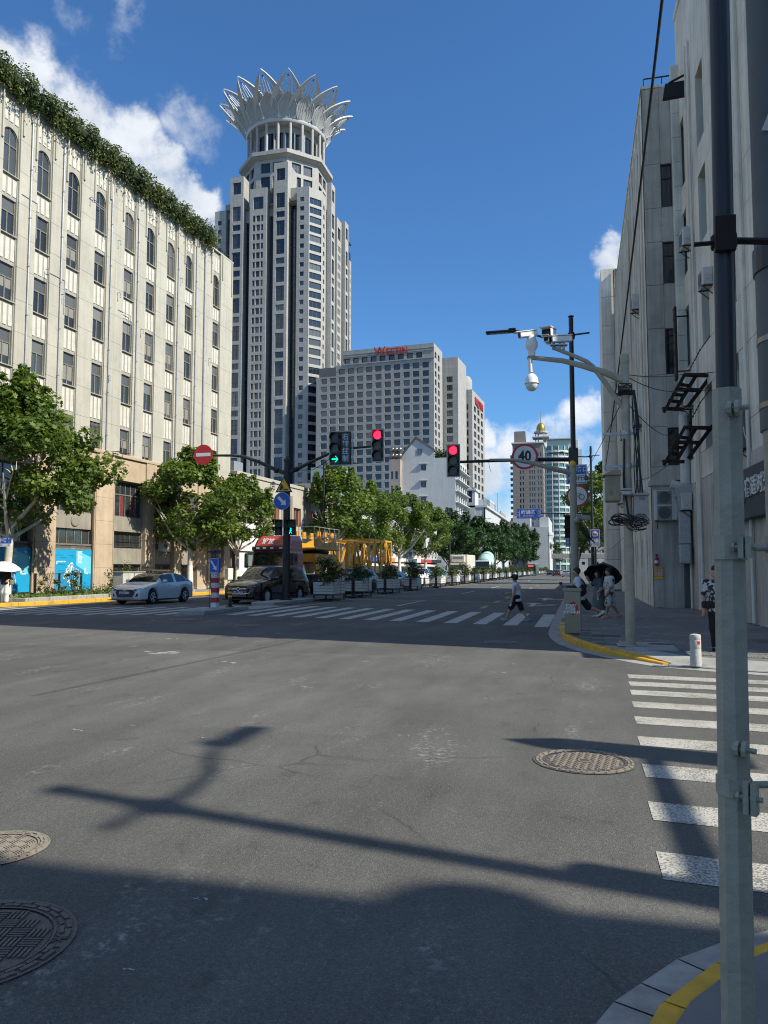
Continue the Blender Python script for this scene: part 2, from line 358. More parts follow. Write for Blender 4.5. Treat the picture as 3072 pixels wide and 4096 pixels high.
def worn_paint(name, white, under, fine_sc, thr, big=.5):
    m=bpy.data.materials.new(name); m.use_nodes=True; MATS[name]=m; N=m.node_tree.nodes; L=m.node_tree.links; b=N['Principled BSDF']; tc=N.new('ShaderNodeTexCoord').outputs['Object']
    def nz(sc,det=5,rg=.6): n=N.new('ShaderNodeTexNoise'); n.inputs['Scale'].default_value=sc; n.inputs['Detail'].default_value=det; n.inputs['Roughness'].default_value=rg; L.new(tc,n.inputs[0]); return n.outputs[0]
    ad=N.new('ShaderNodeMath'); ad.operation='MULTIPLY_ADD'; L.new(nz(1.7,6,.65),ad.inputs[0]); ad.inputs[1].default_value=big; L.new(nz(fine_sc,4,.55),ad.inputs[2])
    r=N.new('ShaderNodeMapRange'); L.new(ad.outputs[0],r.inputs[0]); r.inputs[1].default_value=thr; r.inputs[2].default_value=thr+.10; r.inputs[3].default_value=0; r.inputs[4].default_value=1
    mx=N.new('ShaderNodeMix'); mx.data_type='RGBA'; L.new(r.outputs[0],mx.inputs[0]); mx.inputs[6].default_value=(*white,1); mx.inputs[7].default_value=(*under,1); L.new(mx.outputs[2],b.inputs['Base Color']); b.inputs['Roughness'].default_value=.75
    bp=N.new('ShaderNodeBump'); bp.inputs['Strength'].default_value=.5; bp.inputs['Distance'].default_value=.01; bp.invert=True; L.new(ad.outputs[0],bp.inputs['Height']); L.new(bp.outputs[0],b.inputs['Normal']); return m
def leafmat(name, a, b_, tr=.35):
    m=bpy.data.materials.new(name); m.use_nodes=True; MATS[name]=m; nt=m.node_tree; N=nt.nodes; L=nt.links; b=N['Principled BSDF']; out=N['Material Output']
    at_=N.new('ShaderNodeAttribute'); at_.attribute_name='tone'
    mx=N.new('ShaderNodeMix'); mx.data_type='RGBA'; L.new(at_.outputs['Fac'],mx.inputs[0]); mx.inputs[6].default_value=(*a,1); mx.inputs[7].default_value=(*b_,1)
    L.new(mx.outputs[2],b.inputs['Base Color']); b.inputs['Roughness'].default_value=.48; b.inputs['Specular IOR Level'].default_value=.35
    t=N.new('ShaderNodeBsdfTranslucent'); g=N.new('ShaderNodeMix'); g.data_type='RGBA'; g.blend_type='MULTIPLY'; g.inputs[0].default_value=1; L.new(mx.outputs[2],g.inputs[6]); g.inputs[7].default_value=(1.7,1.6,.6,1); L.new(g.outputs[2],t.inputs[0])
    ms=N.new('ShaderNodeMixShader'); ms.inputs[0].default_value=tr; L.new(b.outputs[0],ms.inputs[1]); L.new(t.outputs[0],ms.inputs[2]); L.new(ms.outputs[0],out.inputs[0])
    return m
# generic wall with real openings. Local frame: u along the wall, z up, outward = -v. F maps (u,v,z) to 3-D
def grid_wall(mb, F, us, zs, is_open, depth=.2, close=False):
    rects=[]
    for i in range(len(us)-1):
        for k in range(len(zs)-1):
            a,b,c,d=us[i],us[i+1],zs[k],zs[k+1]
            if is_open(i,k):
                rects.append((a,b,c,d))
                mb.quad(F(a,0,c),F(b,0,c),F(b,depth,c),F(a,depth,c)); mb.quad(F(a,depth,d),F(b,depth,d),F(b,0,d),F(a,0,d))
                mb.quad(F(a,0,c),F(a,depth,c),F(a,depth,d),F(a,0,d)); mb.quad(F(b,0,c),F(b,0,d),F(b,depth,d),F(b,depth,c))
            else: mb.quad(F(a,0,c),F(b,0,c),F(b,0,d),F(a,0,d))
    return rects
def even(u0, u1, n, w):                       # breaks for n openings of width w spread over u0..u1
    p=(u1-u0)/n; r=[u0]
    for i in range(n): r+=[u0+p*(i+.5)-w/2, u0+p*(i+.5)+w/2]
    return r+[u1]

# ------------------------------------------------------------------ common materials
M_ASPH=asphalt('asphalt',(.097,.0975,.092))
M_PAINT=worn_paint('road_paint',(.44,.44,.42),(.12,.115,.10),16,.80)
M_PAINTN=worn_paint('textured_road_paint',(.42,.41,.37),(.15,.145,.13),62,.73)
M_DASH=mat('worn_yellow_paint',(.40,.30,.12),.75,var=.3,vscale=6,grime=((.1,.1,.09),1.))
M_YEL=mat('yellow_kerb_paint',(.60,.34,.025),.6,var=.18,vscale=6,grime=((.20,.15,.08),1.0),bump=.2,bscale=30)
M_CONC=mat('concrete',(.30,.30,.285),.85,var=.16,vscale=3,grime=((.13,.13,.125),.7),bump=.35,bscale=45)
M_KERB=mat('granite_kerb',(.31,.30,.275),.8,var=.25,vscale=7,grime=((.13,.125,.115),.95),bump=.35,bscale=60)
M_PAVE=mat('grey_paving',(.165,.16,.15),.8,var=.22,vscale=.9,grime=((.10,.10,.10),.6),bump=.3,bscale=50)
M_PAVE2=mat('grey_paving_light',(.20,.195,.18),.8,var=.2,vscale=1.5,bump=.3,bscale=50)
M_IRON=mat('cast_iron',(.115,.105,.095),.62,.35,var=.25,vscale=8,grime=((.22,.19,.15),.5),bump=.3,bscale=70)
M_IRONW=mat('worn_iron',(.27,.235,.19),.6,.25,var=.2,vscale=10,bump=.3,bscale=70)
M_SOIL=mat('soil',(.055,.04,.028),.95,var=.3,bump=.6,bscale=12)
M_BLACK=mat('black_paint',(.012,.013,.014),.42,var=.2,vscale=2)
M_BLACKM=mat('black_matt',(.010,.010,.011),.75)
M_GREYP=mat('grey_pole_paint',(.36,.33,.25),.6,var=.16,vscale=6,streak=.18,grime=((.20,.19,.16),.6),bump=.5,bscale=16)
M_STEEL=mat('stainless_steel',(.24,.22,.18),.32,.85,var=.1,vscale=3)
M_GALV=mat('galvanised_steel',(.38,.39,.40),.5,.6,var=.15,vscale=8)
M_WHITE=mat('white_paint',(.74,.74,.72),.5,var=.06)
M_CREAMP=mat('offwhite_plastic',(.56,.56,.53),.5,var=.08,vscale=4,grime=((.3,.28,.24),.4))
M_RED=mat('red_sign_sheet',(.50,.022,.03),.45,var=.05)
M_BLUE=mat('blue_sign_sheet',(.018,.095,.44),.45,var=.06)
M_SIGNW=mat('white_sign_sheet',(.70,.70,.69),.45,var=.05)
M_SIGNB=mat('black_sign_film',(.012,.012,.014),.5)
M_YSIGN=mat('yellow_sign_sheet',(.78,.44,.02),.5,var=.05)
M_RUST=mat('rusty_iron',(.028,.018,.015),.85,.2,var=.4,vscale=9)
M_CABLE=mat('black_cable',(.008,.008,.009),.6)
M_RUBBER=mat('tyre_rubber',(.012,.012,.012),.8)
M_GLASS=glass('dark_window_glass',(.022,.028,.033))
M_GLASSB=glass('blue_tower_glass',(.012,.022,.035),.08,.03,.25)
M_TIN=mat('shade_grey_metal',(.22,.22,.2),.5,.3,var=.1)

# ------------------------------------------------------------------ ground and road
mb=MB(); mb.quad((-1500,-300,-.02),(1500,-300,-.02),(1500,3000,-.02),(-1500,3000,-.02))
tag(mb.build('ground',mat('city_ground',(.11,.11,.105),.9,var=.2,vscale=.05)),kind='structure')
mb=MB(); mb.quad((-26.6,-40,0),(60,-40,0),(60,33,0),(-26.6,33,0)); mb.quad((-26.6,33,0),(8,33,0),(8,420,0),(-26.6,420,0)); mb.quad((-120,-40,0),(-26.6,-40,0),(-26.6,27,0),(-120,27,0))
ROAD=tag(mb.build('road',M_ASPH),kind='structure')

def strip(name,pts,z,m,parent=ROAD):
    b=MB(); b.poly([(x,y,z) for x,y in pts]); return b.build(name,m,parent)
# crosswalk over the main street, bars run along the street
def bar_y(x,y0,y1,w,m): return strip('crosswalk_stripe',[(x-w/2,y0),(x+w/2,y0),(x+w/2,y1),(x-w/2,y1)],.004,m)
for i in range(13):
    x=-1.18-1.031*i
    if x<-13.6: break
    bar_y(x,25.25-.27*(x+1.2),31.9-.36*(x+1.2),.46,M_PAINT)
bar_y(-14.6,30.9,34.5,.46,M_PAINT)
strip('crosswalk_stripe',[(-1.41,25.0),(-.96,25.0),(-.96,26.9),(-1.41,26.9)],.005,M_PAINT)
for i in range(11):
    x=-16.3-.985*i; bar_y(x,27.75+.18*(x+16),34.4+.28*(x+16),.44,M_PAINT)
# crosswalk over the side street, bars run across the picture
for k in range(9):
    y=5.23+1.115*k+(.01*k*k if k<4 else .0); y=[5.23,6.36,7.59,8.85,10.04,11.18,12.25,13.16,14.03][k]
    x0=.455+.038*(y-5.2); c,s=math.cos(R(-6)),math.sin(R(-6)); w=.235
    strip('crosswalk_stripe',[(x0,y-w),(x0+7*c,y-w+7*s),(x0+7*c,y+w+7*s),(x0+.0,y+w)],.004,M_PAINTN)
# lane lines and arrows
for x,y0,y1 in [(-8.35,56.6,64.1),(-8.75,37.2,44.4),(-8.1,74,82),(-7.9,96,104),(-7.6,120,130)]:
    strip('lane_line',[(x-.08,y0),(x+.08,y0),(x+.08,y1),(x-.08,y1)],.004,M_PAINT)
for y0 in (36,42,48.5,55.5,63.5,73,86):
    strip('lane_line',[(-4.55,y0),(-4.33,y0),(-4.33,y0+2.6),(-4.55,y0+2.6)],.004,M_DASH)
strip('lane_line',[(-13.35,36.2),(-13.2,36.2),(-11.6,200),(-11.75,200)],.004,M_DASH)
strip('stop_line',[(-13,44.6),(-3,42.0),(-3,42.35),(-13,44.95)],.004,mat('faded_road_paint',(.22,.22,.215),.8,var=.3,vscale=4,grime=((.1,.1,.1),1.)))
for dx,y0 in ((-2.3,38.5),(-2.0,46)):          # worn direction arrows
    strip('road_arrow',[(dx-.12,y0),(dx+.12,y0),(dx+.12,y0+2.4),(dx+.55,y0+2.4),(dx,y0+4),(dx-.55,y0+2.4),(dx-.12,y0+2.4)],.004,M_PAINT)
    strip('road_arrow',[(dx+.14,y0+.6),(dx+.9,y0+1.4),(dx+.9,y0+.9),(dx+1.3,y0+1.9),(dx+.6,y0+2.1),(dx+.75,y0+1.7),(dx+.14,y0+1.2)],.004,M_PAINT)
# pale splashes of old paint on the asphalt
M_CHALK=mat('pale_paint_splash',(.34,.335,.31),.85,var=.2,vscale=30)
def splash(x,y,r,seed,n=5):
    rr=random.Random(seed); b=MB()
    for i in range(n):
        cx,cy=x+rr.uniform(-r,r)*1.6,y+rr.uniform(-r,r)*.6; q=r*rr.uniform(.12,.4); k=9
        b.poly([(cx+math.cos(6.283*j/k)*q*rr.uniform(.5,1.3)*1.5,cy+math.sin(6.283*j/k)*q*rr.uniform(.5,1.3)*.8,.003) for j in range(k)])
    b.build('paint_splash',M_CHALK,ROAD)
for i,(px,py,r,n) in enumerate([(630,2610,.34,9),(700,2555,.16,4),(905,2650,.14,7),(1240,2748,.09,5),(805,2952,.035,4),(810,3597,.03,5),(1620,2942,.04,5),(1690,2995,.05,4),(640,2482,.2,2),(560,2525,.14,2),(1105,2532,.2,2),(1470,2645,.1,3),(2055,2655,.06,3),(1990,2690,.1,3),(1960,2795,.06,3),(310,2920,.05,5),(2780,3690,.02,1),(520,3885,.03,3),(75,3175,.02,1),(1630,2400+190/1.08,.12,2)]):
    g=atg(px,py); splash(g.x,g.y,r,i,n)

# ------------------------------------------------------------------ pavements and kerbs
def ribbon(pts, off):
    out=[]
    for i,p in enumerate(pts):
        a=Vector(pts[max(i-1,0)]); b=Vector(pts[min(i+1,len(pts)-1)]); d=(b-a).normalized(); n=Vector((-d.y,d.x)); out.append((p[0]+n.x*off,p[1]+n.y*off))
    return out
def resample(pts, step):
    out=[Vector(pts[0])]; acc=0
    for a,b in zip(pts[:-1],pts[1:]):
        a=Vector(a); b=Vector(b); l=(b-a).length; t=step-acc
        while t<=l: out.append(a+(b-a)*(t/l)); t+=step
        acc=(acc+l)%step
    return [tuple(p) for p in out]
def kerb_run(name, parent, pts, w, h0, h1, m, step=1.0, gap=.006, z0=0, heights=None, limit=200):
    P=resample(pts,step); Q=ribbon(P,w)
    for i in range(min(len(P)-1,limit)):
        a,b,c,d=Vector(P[i]),Vector(P[i+1]),Vector(Q[i+1]),Vector(Q[i]); t=(b-a).normalized()*gap
        a=a+t; d=d+t; b=b-t; c=c-t; hh=h1; hb=h1
        if heights: hh,hb=heights(i/(len(P)-1)),heights((i+1)/(len(P)-1))
        k=MB(); e=.018; n=(d-a).normalized()*e
        lo=[(a.x,a.y,z0),(b.x,b.y,z0),(c.x,c.y,z0),(d.x,d.y,z0)]
        up=[(a.x,a.y,hh-e),(b.x,b.y,hb-e),(c.x,c.y,hb-e),(d.x,d.y,hh-e)]
        tp=[(a.x+n.x,a.y+n.y,hh),(b.x+n.x,b.y+n.y,hb),(c.x-n.x,c.y-n.y,hb),(d.x-n.x,d.y-n.y,hh)]
        F=[]
        for o in (0,4):
            for j in range(4): F.append((o+j,o+(j+1)%4,o+4+(j+1)%4,o+4+j))
        F.append((8,9,10,11)); k.add(lo+up+tp,F); k.build(name,m,parent)
# far right corner
RP=[(-.62,95),(-.62,60),(-.62,30),(-.60,25.5),(-.56,22.6),(-.43,20.95),(-.2,19.5),(.08,18.6),(.35,17.85),(.67,17.2),(1.19,16.3),(1.62,15.7),(2.3,15.35),(3.2,15.0),(6,14.3),(14,12.7)]
RAMP=ribbon(RP,.75)[11:]; mb=MB(); mb.poly([(x,y,.128) for x,y in ribbon(RP,.14)[:9]+ribbon(RP,.75)[9:11]+RAMP]+[(14,95,.128)])
PAV=tag(mb.build('pavement',mat('pavement_bed',(.12,.12,.12),.9)),kind='structure')
def rheight(t): return .15
kerb_run('kerb_stone',PAV,RP[0:4],.16,0,.15,M_KERB,2.5)
kerb_run('kerb_stone',PAV,RP[3:12],.16,0,.15,M_YEL,.92,heights=lambda t: .15 if t<.72 else .15-.115*min(1,(t-.72)/.28))
kerb_run('kerb_stone',PAV,RP[11:],.2,0,.035,M_KERB,1.1)
r0=ribbon(RP,.16)[8:]; r1=ribbon(RP,.75)[8:]; zo=[.149,.135,.10]+[.034]*(len(r0)-3); g=MB(); g.add([(x,y,z) for (x,y),z in zip(r0,zo)]+[(x,y,.1285) for x,y in r1],[(i,i+1,len(r0)+i+1,len(r0)+i) for i in range(len(r0)-1)]); g.build('kerb_ramp',M_CONC,PAV)
g=MB()
for i in range(len(r0)-1): g.quad((*r0[i],0),(*r0[i+1],0),(*r0[i+1],zo[i+1]),(*r0[i],zo[i]))
g.build('ramp_edge',M_YEL,PAV)
gut=MB(); A=RP; B=ribbon(RP,-.32)
for i in range(len(A)-1): gut.quad((A[i][0],A[i][1],.006),(B[i][0],B[i][1],.005),(B[i+1][0],B[i+1][1],.005),(A[i+1][0],A[i+1][1],.006))
gut.build('gutter_strip',M_CONC,PAV)
# paving slabs, each one a stone
slab=MB(); slab.bbox(.004,.596,.004,.396,.10,.15,.006); slabm=slab.mesh('paving_slab',M_PAVE); slabn=slab.mesh('paving_slab',M_PAVE2)
tac=MB(); tac.bbox(.004,.296,.004,.296,.10,.148,.005)
for i in range(4):
    for j in range(4): tac.cyl((.055+.063*i,.055+.063*j,.148),(.055+.063*i,.055+.063*j,.156),.02,.014,6)
tacm=tac.mesh('tactile_slab',M_PAVE2)
RI=ribbon(RP,.18)
def inside_r(x,y):
    for (x0,y0),(x1,y1) in zip(RI[:-1],RI[1:]):
        lo,hi=min(y0,y1),max(y0,y1)
        if lo<=y<=hi and abs(y1-y0)>1e-6:
            t=(y-y0)/(y1-y0); return x>x0+(x1-x0)*t
    return False
cnt=0; extra=MB(); rr=random.Random(3)
for r_ in range(0,110):
    y=14.2+r_*.4
    for c_ in range(0,14):
        x=-.62+c_*.6+(.3 if r_%2 else 0)
        if not (inside_r(x,y) and inside_r(x,y+.4) and inside_r(x+.02,y)): continue
        if x>6 or (x>5 and y>16.5) or (x>3.1 and y>35.4): continue
        if not (inside_r(x-.5,y-.45) or (x<.9 and y>17.2)) and y<19: continue
        if y<16.9-.2*(x-1.6) and x>1.0: continue
        if cnt<285:
            obj('paving_slab',slabm if rr.random()<.75 else slabn,PAV,(x,y,rr.uniform(-.003,.001))); cnt+=1
        else: extra.box(x+.004,x+.596,y+.004,y+.396,.10,.15)
tag(extra.build('paving_slab',M_PAVE,PAV),kind='stuff')
for i in range(8):
    for j in range(2): obj('tactile_slab',tacm,PAV,(2.2+.3*i,16.45+.3*j-.06*i,.0))
mb=MB(); mb.bbox(.95,2.0,17.2,18.9,.06,.156,.008); mb.build('concrete_patch',M_CONC,PAV)
for px,py,w,l in ((1.5,18.3,.5,.3),(.25,20.2,.75,.35)):
    g=MB(); g.bbox(px,px+w,py,py+l,.10,.162,.006)
    for i in range(6): g.box(px+.04,px+w-.04,py+.03+i*(l-.06)/6,py+.03+(i+.5)*(l-.06)/6,.1625,.1665)
    g.build('drain_grate',M_IRON,PAV)
g=MB(); g.lathe([(.45,.10),(.45,.158),(.40,.164)],(4.35,19.7,0),24); g.build('access_cover',M_IRON,PAV)
# left pavement
LP_=[(-60,26.3),(-34,27.5),(-29,29),(-27.2,30.9),(-26.3,33.5),(-25.9,38),(-25.6,50),(-25.0,66),(-24.2,100),(-22.5,160),(-20,260),(-17,420)]
Lr=[(x,y) for x,y in LP_]
mb=MB(); mb.poly([(x,y,.13) for x,y in ribbon(Lr,.12)]+[(-60,420,.13),(-90,200,.13),(-90,30,.13)])
PAVL=tag(mb.build('pavement',mat('left_paving',(.27,.26,.24),.85,var=.18,vscale=1.2,bump=.2,joints=(.6,.3,.012,.6))),kind='structure')
kerb_run('kerb_stone',PAVL,Lr[1:9],.2,0,.2,M_YEL,1.05,limit=75)
kerb_run('kerb_stone',PAVL,Lr[8:11],.2,0,.16,M_KERB,4)
# near corner where the camera stands
NP=[(14,6.6),(6,5.4),(3,4.95),(1.7,4.63),(1.1,4.32),(.83,4.12),(.58,3.88),(.41,3.63),(.30,3.47),(.16,3.15),(.05,2.6),(-.05,1.5),(-.2,-3),(-.3,-12)]
mb=MB(); mb.poly([(x,y,.128) for x,y in ribbon(NP,.12)]+[(14,-12,.128)])
PAVN=tag(mb.build('pavement',M_PAVE),kind='structure')
kerb_run('kerb_stone',PAVN,NP[0:4],.15,0,.10,M_YEL,1.0)
kerb_run('kerb_stone',PAVN,NP[3:],.15,0,.10,M_YEL,.47,limit=24)
B=resample(ribbon(NP,-.25),.40); A=resample(NP,.4)
nb=ribbon(NP[3:],-.21); an=NP[3:]
for i in range(len(an)-1):
    a,b,c,d=Vector(an[i]),Vector(an[i+1]),Vector(nb[i+1]),Vector(nb[i]); t=(b-a).normalized()*.006
    g=MB(); g.quad((a+t).to_3d()+Vector((0,0,.010)),(d+t).to_3d()+Vector((0,0,.006)),(c-t).to_3d()+Vector((0,0,.006)),(b-t).to_3d()+Vector((0,0,.010))); g.build('gutter_stone',M_KERB,PAVN)

# ------------------------------------------------------------------ manhole covers
def manhole(x,y,r,kind,label,seed=0,m1=M_IRON,m2=M_IRONW):
    t=thing('manhole_cover',label,'manhole cover',(x,y,.002),R(25*seed+14),'cast iron manhole covers in the road')
    b=MB(); n=40
    for (ra,rb,z) in ((r,r*.97,.006),(r*.97,r*.80,.004),(r*.80,r*.775,.010),(r*.775,r*.755,-.0005)): 
        b.add([(math.cos(6.2832*i/n)*q,math.sin(6.2832*i/n)*q,z) for q in (ra,rb) for i in range(n)],[(i,(i+1)%n,n+(i+1)%n,n+i) for i in range(n)])
    b.build('frame_ring',m1,t)
    b=MB(); b.disc((0,0,.004),r*.755,n=40); b.build('lid',m1,t)
    b=MB(); nb=26
    for ring,(q0,q1) in enumerate(((.83,.875),(.895,.945))):
        for i in range(nb):
            if (i+ring)%13==0: continue
            a0=6.2832*(i+.5*ring)/nb; a1=a0+6.2832/nb*.8
            b.prism([(math.cos(a)*r*q,math.sin(a)*r*q,.004) for a,q in ((a0,q0),(a1,q0),(a1,q1),(a0,q1))],(0,0,.008))
    tag(b.build('frame_studs',m2,t),kind='stuff')
    b=MB()
    if kind=='cross':
        s=r*.098
        for i in range(-7,8):
            for j in range(-7,8):
                X,Y=i*s,j*s
                if math.hypot(X,Y)>r*.70 or math.hypot(X,Y)<r*.14: continue
                if (i+j)%2: b.box(X-s*.42,X+s*.42,Y-s*.16,Y+s*.16,.004,.012)
                else: b.box(X-s*.16,X+s*.16,Y-s*.42,Y+s*.42,.004,.012)
    else:
        s=r*.2
        for i in range(-4,5):
            for j in range(-4,5):
                X,Y=i*s,j*s
                if math.hypot(X,Y)>r*.66 or (i==0 and j==0): continue
                for k in range(4):
                    o=(k-1.5)*s*.24
                    if (i+j)%2: b.box(X-s*.46,X+s*.46,Y+o-s*.07,Y+o+s*.07,.004,.012)
                    else: b.box(X+o-s*.07,X+o+s*.07,Y-s*.46,Y+s*.46,.004,.012)
    tag(b.build('lid_studs',m2,t),kind='stuff')
    b=MB(); b.add([(math.cos(6.2832*i/20)*q*r,math.sin(6.2832*i/20)*q*r,.011) for q in (.13,.10) for i in range(20)],[(i,(i+1)%20,20+(i+1)%20,20+i) for i in range(20)]); b.build('centre_ring',m2,t)
    return t
manhole(.02,7.79,.485,'cross','round iron manhole cover with cross pattern beside the near crosswalk bars',1)
mh=manhole(-2.95,3.32,.50,'weave','large basket-weave manhole cover in the shade at bottom left',0,m2=M_IRON)
text('水上',.09,M_IRON,mh,(.42,.0,.0085),(0,-1,0),(1,0,0),.002); text('D400',.08,M_IRON,mh,(.1,-.43,.0085),(1,.2,0),(-.2,1,0),.002)
manhole(-3.78,4.45,.34,'weave','small sunlit rusty manhole cover cut by the left picture edge',2,m1=M_IRONW)
manhole(-1.93,19.6,.42,'cross','flat manhole cover in the shade before the far kerb corner',3)
manhole(-13.9,25.6,.6,'cross','flat worn manhole cover in the road before the median nose',4)
manhole(-10.5,23.4,.42,'cross','dark manhole cover in the shaded road before the middle crosswalk',5)

# ------------------------------------------------------------------ long art deco building on the left
M_STUC=mat('weathered_stucco',(.41,.395,.335),.85,var=.10,vscale=.35,streak=.15,grime=((.28,.27,.235),.6),bump=.12,bscale=18)
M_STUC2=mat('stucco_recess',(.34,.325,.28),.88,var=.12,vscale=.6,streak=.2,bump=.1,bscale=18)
M_RIB=mat('white_spandrel',(.56,.545,.485),.8,var=.16,vscale=3,streak=.15,grime=((.38,.33,.24),.6))
M_SAND=mat('sandstone_base',(.45,.35,.25),.85,var=.14,vscale=.5,streak=.16,grime=((.30,.24,.17),.6),bump=.2,bscale=22)
M_SOOT=mat('sooty_lower_wall',(.27,.25,.21),.88,var=.18,vscale=.7,streak=.25,grime=((.2,.185,.15),.7),bump=.15)
M_FRAME=mat('old_metal_frame',(.16,.155,.14),.7,var=.3,vscale=6,grime=((.45,.43,.38),.6))
M_OLDGL=glass('old_window_glass',(.03,.036,.036),.10,.05,1.5)
M_DUST=glass('dusty_window_glass',(.085,.087,.08),.3,.03)
A0=(-32.0,37.0,0.0); A_ROT=R(90-2.98)
bl=thing('office_building','long pale grey and sandstone building with arched top windows and rooftop hedge','building',A0,A_ROT)
UC=[-13.2,-10.4,-7.7,-4.9,-2.65,.07,2.8,5.55,8.3,11.55,14.25,16.98,19.68,24.17]; UEND=27.07; U0=-15
ROWS=[(9.86,11.8),(13.7,15.8),(17.5,19.68),(21.45,23.6)]; ARCH=(25.06,27.9); ROOF=30.05; CW=1.30; WW=1.17
# core body behind the facade
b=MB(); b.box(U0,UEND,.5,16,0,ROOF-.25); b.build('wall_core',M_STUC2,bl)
b=MB(); b.box(U0,UEND+.02,-.02,.5,ROOF-.001,ROOF+.14); b.build('parapet_coping',M_STUC,bl)
b=MB(); b.bar((UEND-3.2,.6,ROOF+.14),(UEND-3.2,.6,ROOF+.8),.05); 
for k in range(8): b.bar((UEND-3.2+k*.45,.4,ROOF+.14),(UEND-3.2+k*.45,.4,ROOF+.75),.03)
b.bar((UEND-3.2,.4,ROOF+.75),(UEND-.05,.4,ROOF+.75),.05); b.build('roof_railing',M_BLACK,bl)
# piers between the window columns, cut into rendered panels by real joints
edges=[U0]+[e for u in UC for e in (u-CW/2,u+CW/2)]+[UEND]
zj=[9.95]+[9.95+1.952*k for k in range(1,10)]+[ROOF]
for i in range(0,len(edges),2):
    a,c=edges[i],edges[i+1]; cols=[(a,c)]
    if c-a>1.6 and a>-4: m_=(a+c)/2; cols=[(a,m_),(m_,c)]
    for (p,q) in cols:
        for z0,z1 in zip(zj[:-1],zj[1:]):
            g=MB(); g.bbox(p+.004,q-.004,0,.30,z0+.005,z1-.005,.006); g.build('wall_panel',M_STUC,bl)
    # short fluting that ends the pier under the parapet
    if c-a>1.2 and a>-4:
        for k,q in enumerate((.12,.88)):
            g=MB(); uu=a+(c-a)*q; g.box(uu-.07,uu+.07,-.10,.0,26.9 if k else 27.8,ROOF-.03); g.build('flute',M_STUC,bl)
def win_old(w,h,arch=False,bars=False):
    f=MB(); t=.055; y0,y1=-.03,.05
    f.box(0,t,y0,y1,0,h); f.box(w-t,w,y0,y1,0,h); f.box(t,w-t,y0,y1,0,t); f.box(t,w-t,y0,y1,h*.62,h*.62+.07)
    f.box(w/2-.04,w/2+.04,y0,y1,t,h*.62)
    if not arch: f.box(t,w-t,y0,y1,h-t,h)
    else:
        for k in range(10):
            a0=math.pi*k/10; a1=math.pi*(k+1)/10; r=w/2
            P=[(w/2+math.cos(a)*q,y0,h-r+math.sin(a)*q) for a,q in ((a0,r),(a1,r),(a1,r-t),(a0,r-t))]; f.prism(P,(0,y1-y0,0))
        f.box(w/2-.025,w/2+.025,y0,y1,h*.62,h-.05)
    if bars:
        for k in range(9): f.box(.03+k*(w-.06)/8-.012,.03+k*(w-.06)/8+.012,-.16,-.135,-.15,h*.95)
        for zz in (.1,h*.5,h*.9): f.box(0,w,-.165,-.13,zz,zz+.03)
    g=MB()
    if arch:
        r=w/2; g.poly([(0,.02,0),(w,.02,0)]+[(w/2+math.cos(math.pi*k/10)*r,.02,h-r+math.sin(math.pi*k/10)*r) for k in range(11)])
    else: g.quad((0,.02,0),(w,.02,0),(w,.02,h*.62),(0,.02,h*.62))
    u=MB(); u.quad((0,.02,h*.62),(w,.02,h*.62),(w,.02,h),(0,.02,h)) 
    return f.mesh('window',M_FRAME),g.mesh('pane',M_OLDGL),(None if arch else u.mesh('pane',M_DUST))
WM={}
def put_old(u,z0,z1,w=WW,arch=False,bars=False,v=.26):
    k=(round(w,2),round(z1-z0,2),arch,bars)
    if k not in WM: WM[k]=win_old(w,z1-z0,arch,bars)
    f,g,t=WM[k]; o=obj('window',f,bl,(u-w/2,v,z0)); obj('pane',g,o); rv=random.random()
    if rv<.35 and not arch:
        q=MB(); hh=(z1-z0)*random.uniform(.25,.5); q.quad((.08,.012,.62*(z1-z0)-hh),(w-.08,.012,.62*(z1-z0)-hh),(w-.08,.012,.62*(z1-z0)),(.08,.012,.62*(z1-z0))); q.build('blind',mat('old_blind',(.22,.215,.19),.8),o)
    if t: obj('pane',t,o)
rib=MB(); 
for k in range(3): rib.bbox(-.57+k*.42,-.57+k*.42+.29,.07,.2,0,1,.012)
ribm=rib.mesh('spandrel_rib',M_RIB)
for ci,u in enumerate(UC):
    if u<-4: continue
    a,c=u-CW/2,u+CW/2; b=MB(); wl,wr=u-WW/2,u+WW/2; v0,v1=.10,.45
    b.box(a,wl,v0,v1,9.95,ROOF-.02); b.box(wr,c,v0,v1,9.95,ROOF-.02)
    zz=[9.95]
    spans=[]
    last=9.95
    for z0,z1 in ROWS+[ARCH]:
        if z0>last: b.box(wl,wr,v0+.06,v1,last,z0-.06); spans.append((last,z0)); b.box(a-.03,c+.03,.03,v1,z0-.06,z0)
        last=z1
    r=WW/2; zc=ARCH[1]-r
    P=[(wl,v0+.06,zc)]+[(u-math.cos(math.pi*k/12)*r,v0+.06,zc+math.sin(math.pi*k/12)*r) for k in range(13)]+[(wr,v0+.06,ROOF-.02),(wl,v0+.06,ROOF-.02)]
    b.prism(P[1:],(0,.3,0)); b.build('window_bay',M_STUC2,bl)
    spans.append((ARCH[1]+.12,ROOF-.3))
    for z0,z1 in spans:
        if z1-z0<1: continue
        o=obj('spandrel_rib',ribm,bl,(u,.05,z0+.22)); o.scale=(1,1,z1-z0-.45)
    for k,(z0,z1) in enumerate(ROWS): put_old(u,z0+.02,z1,bars=(k==0 and ci in (4,5,6,7,8)))
    put_old(u,ARCH[0],ARCH[1],arch=True)
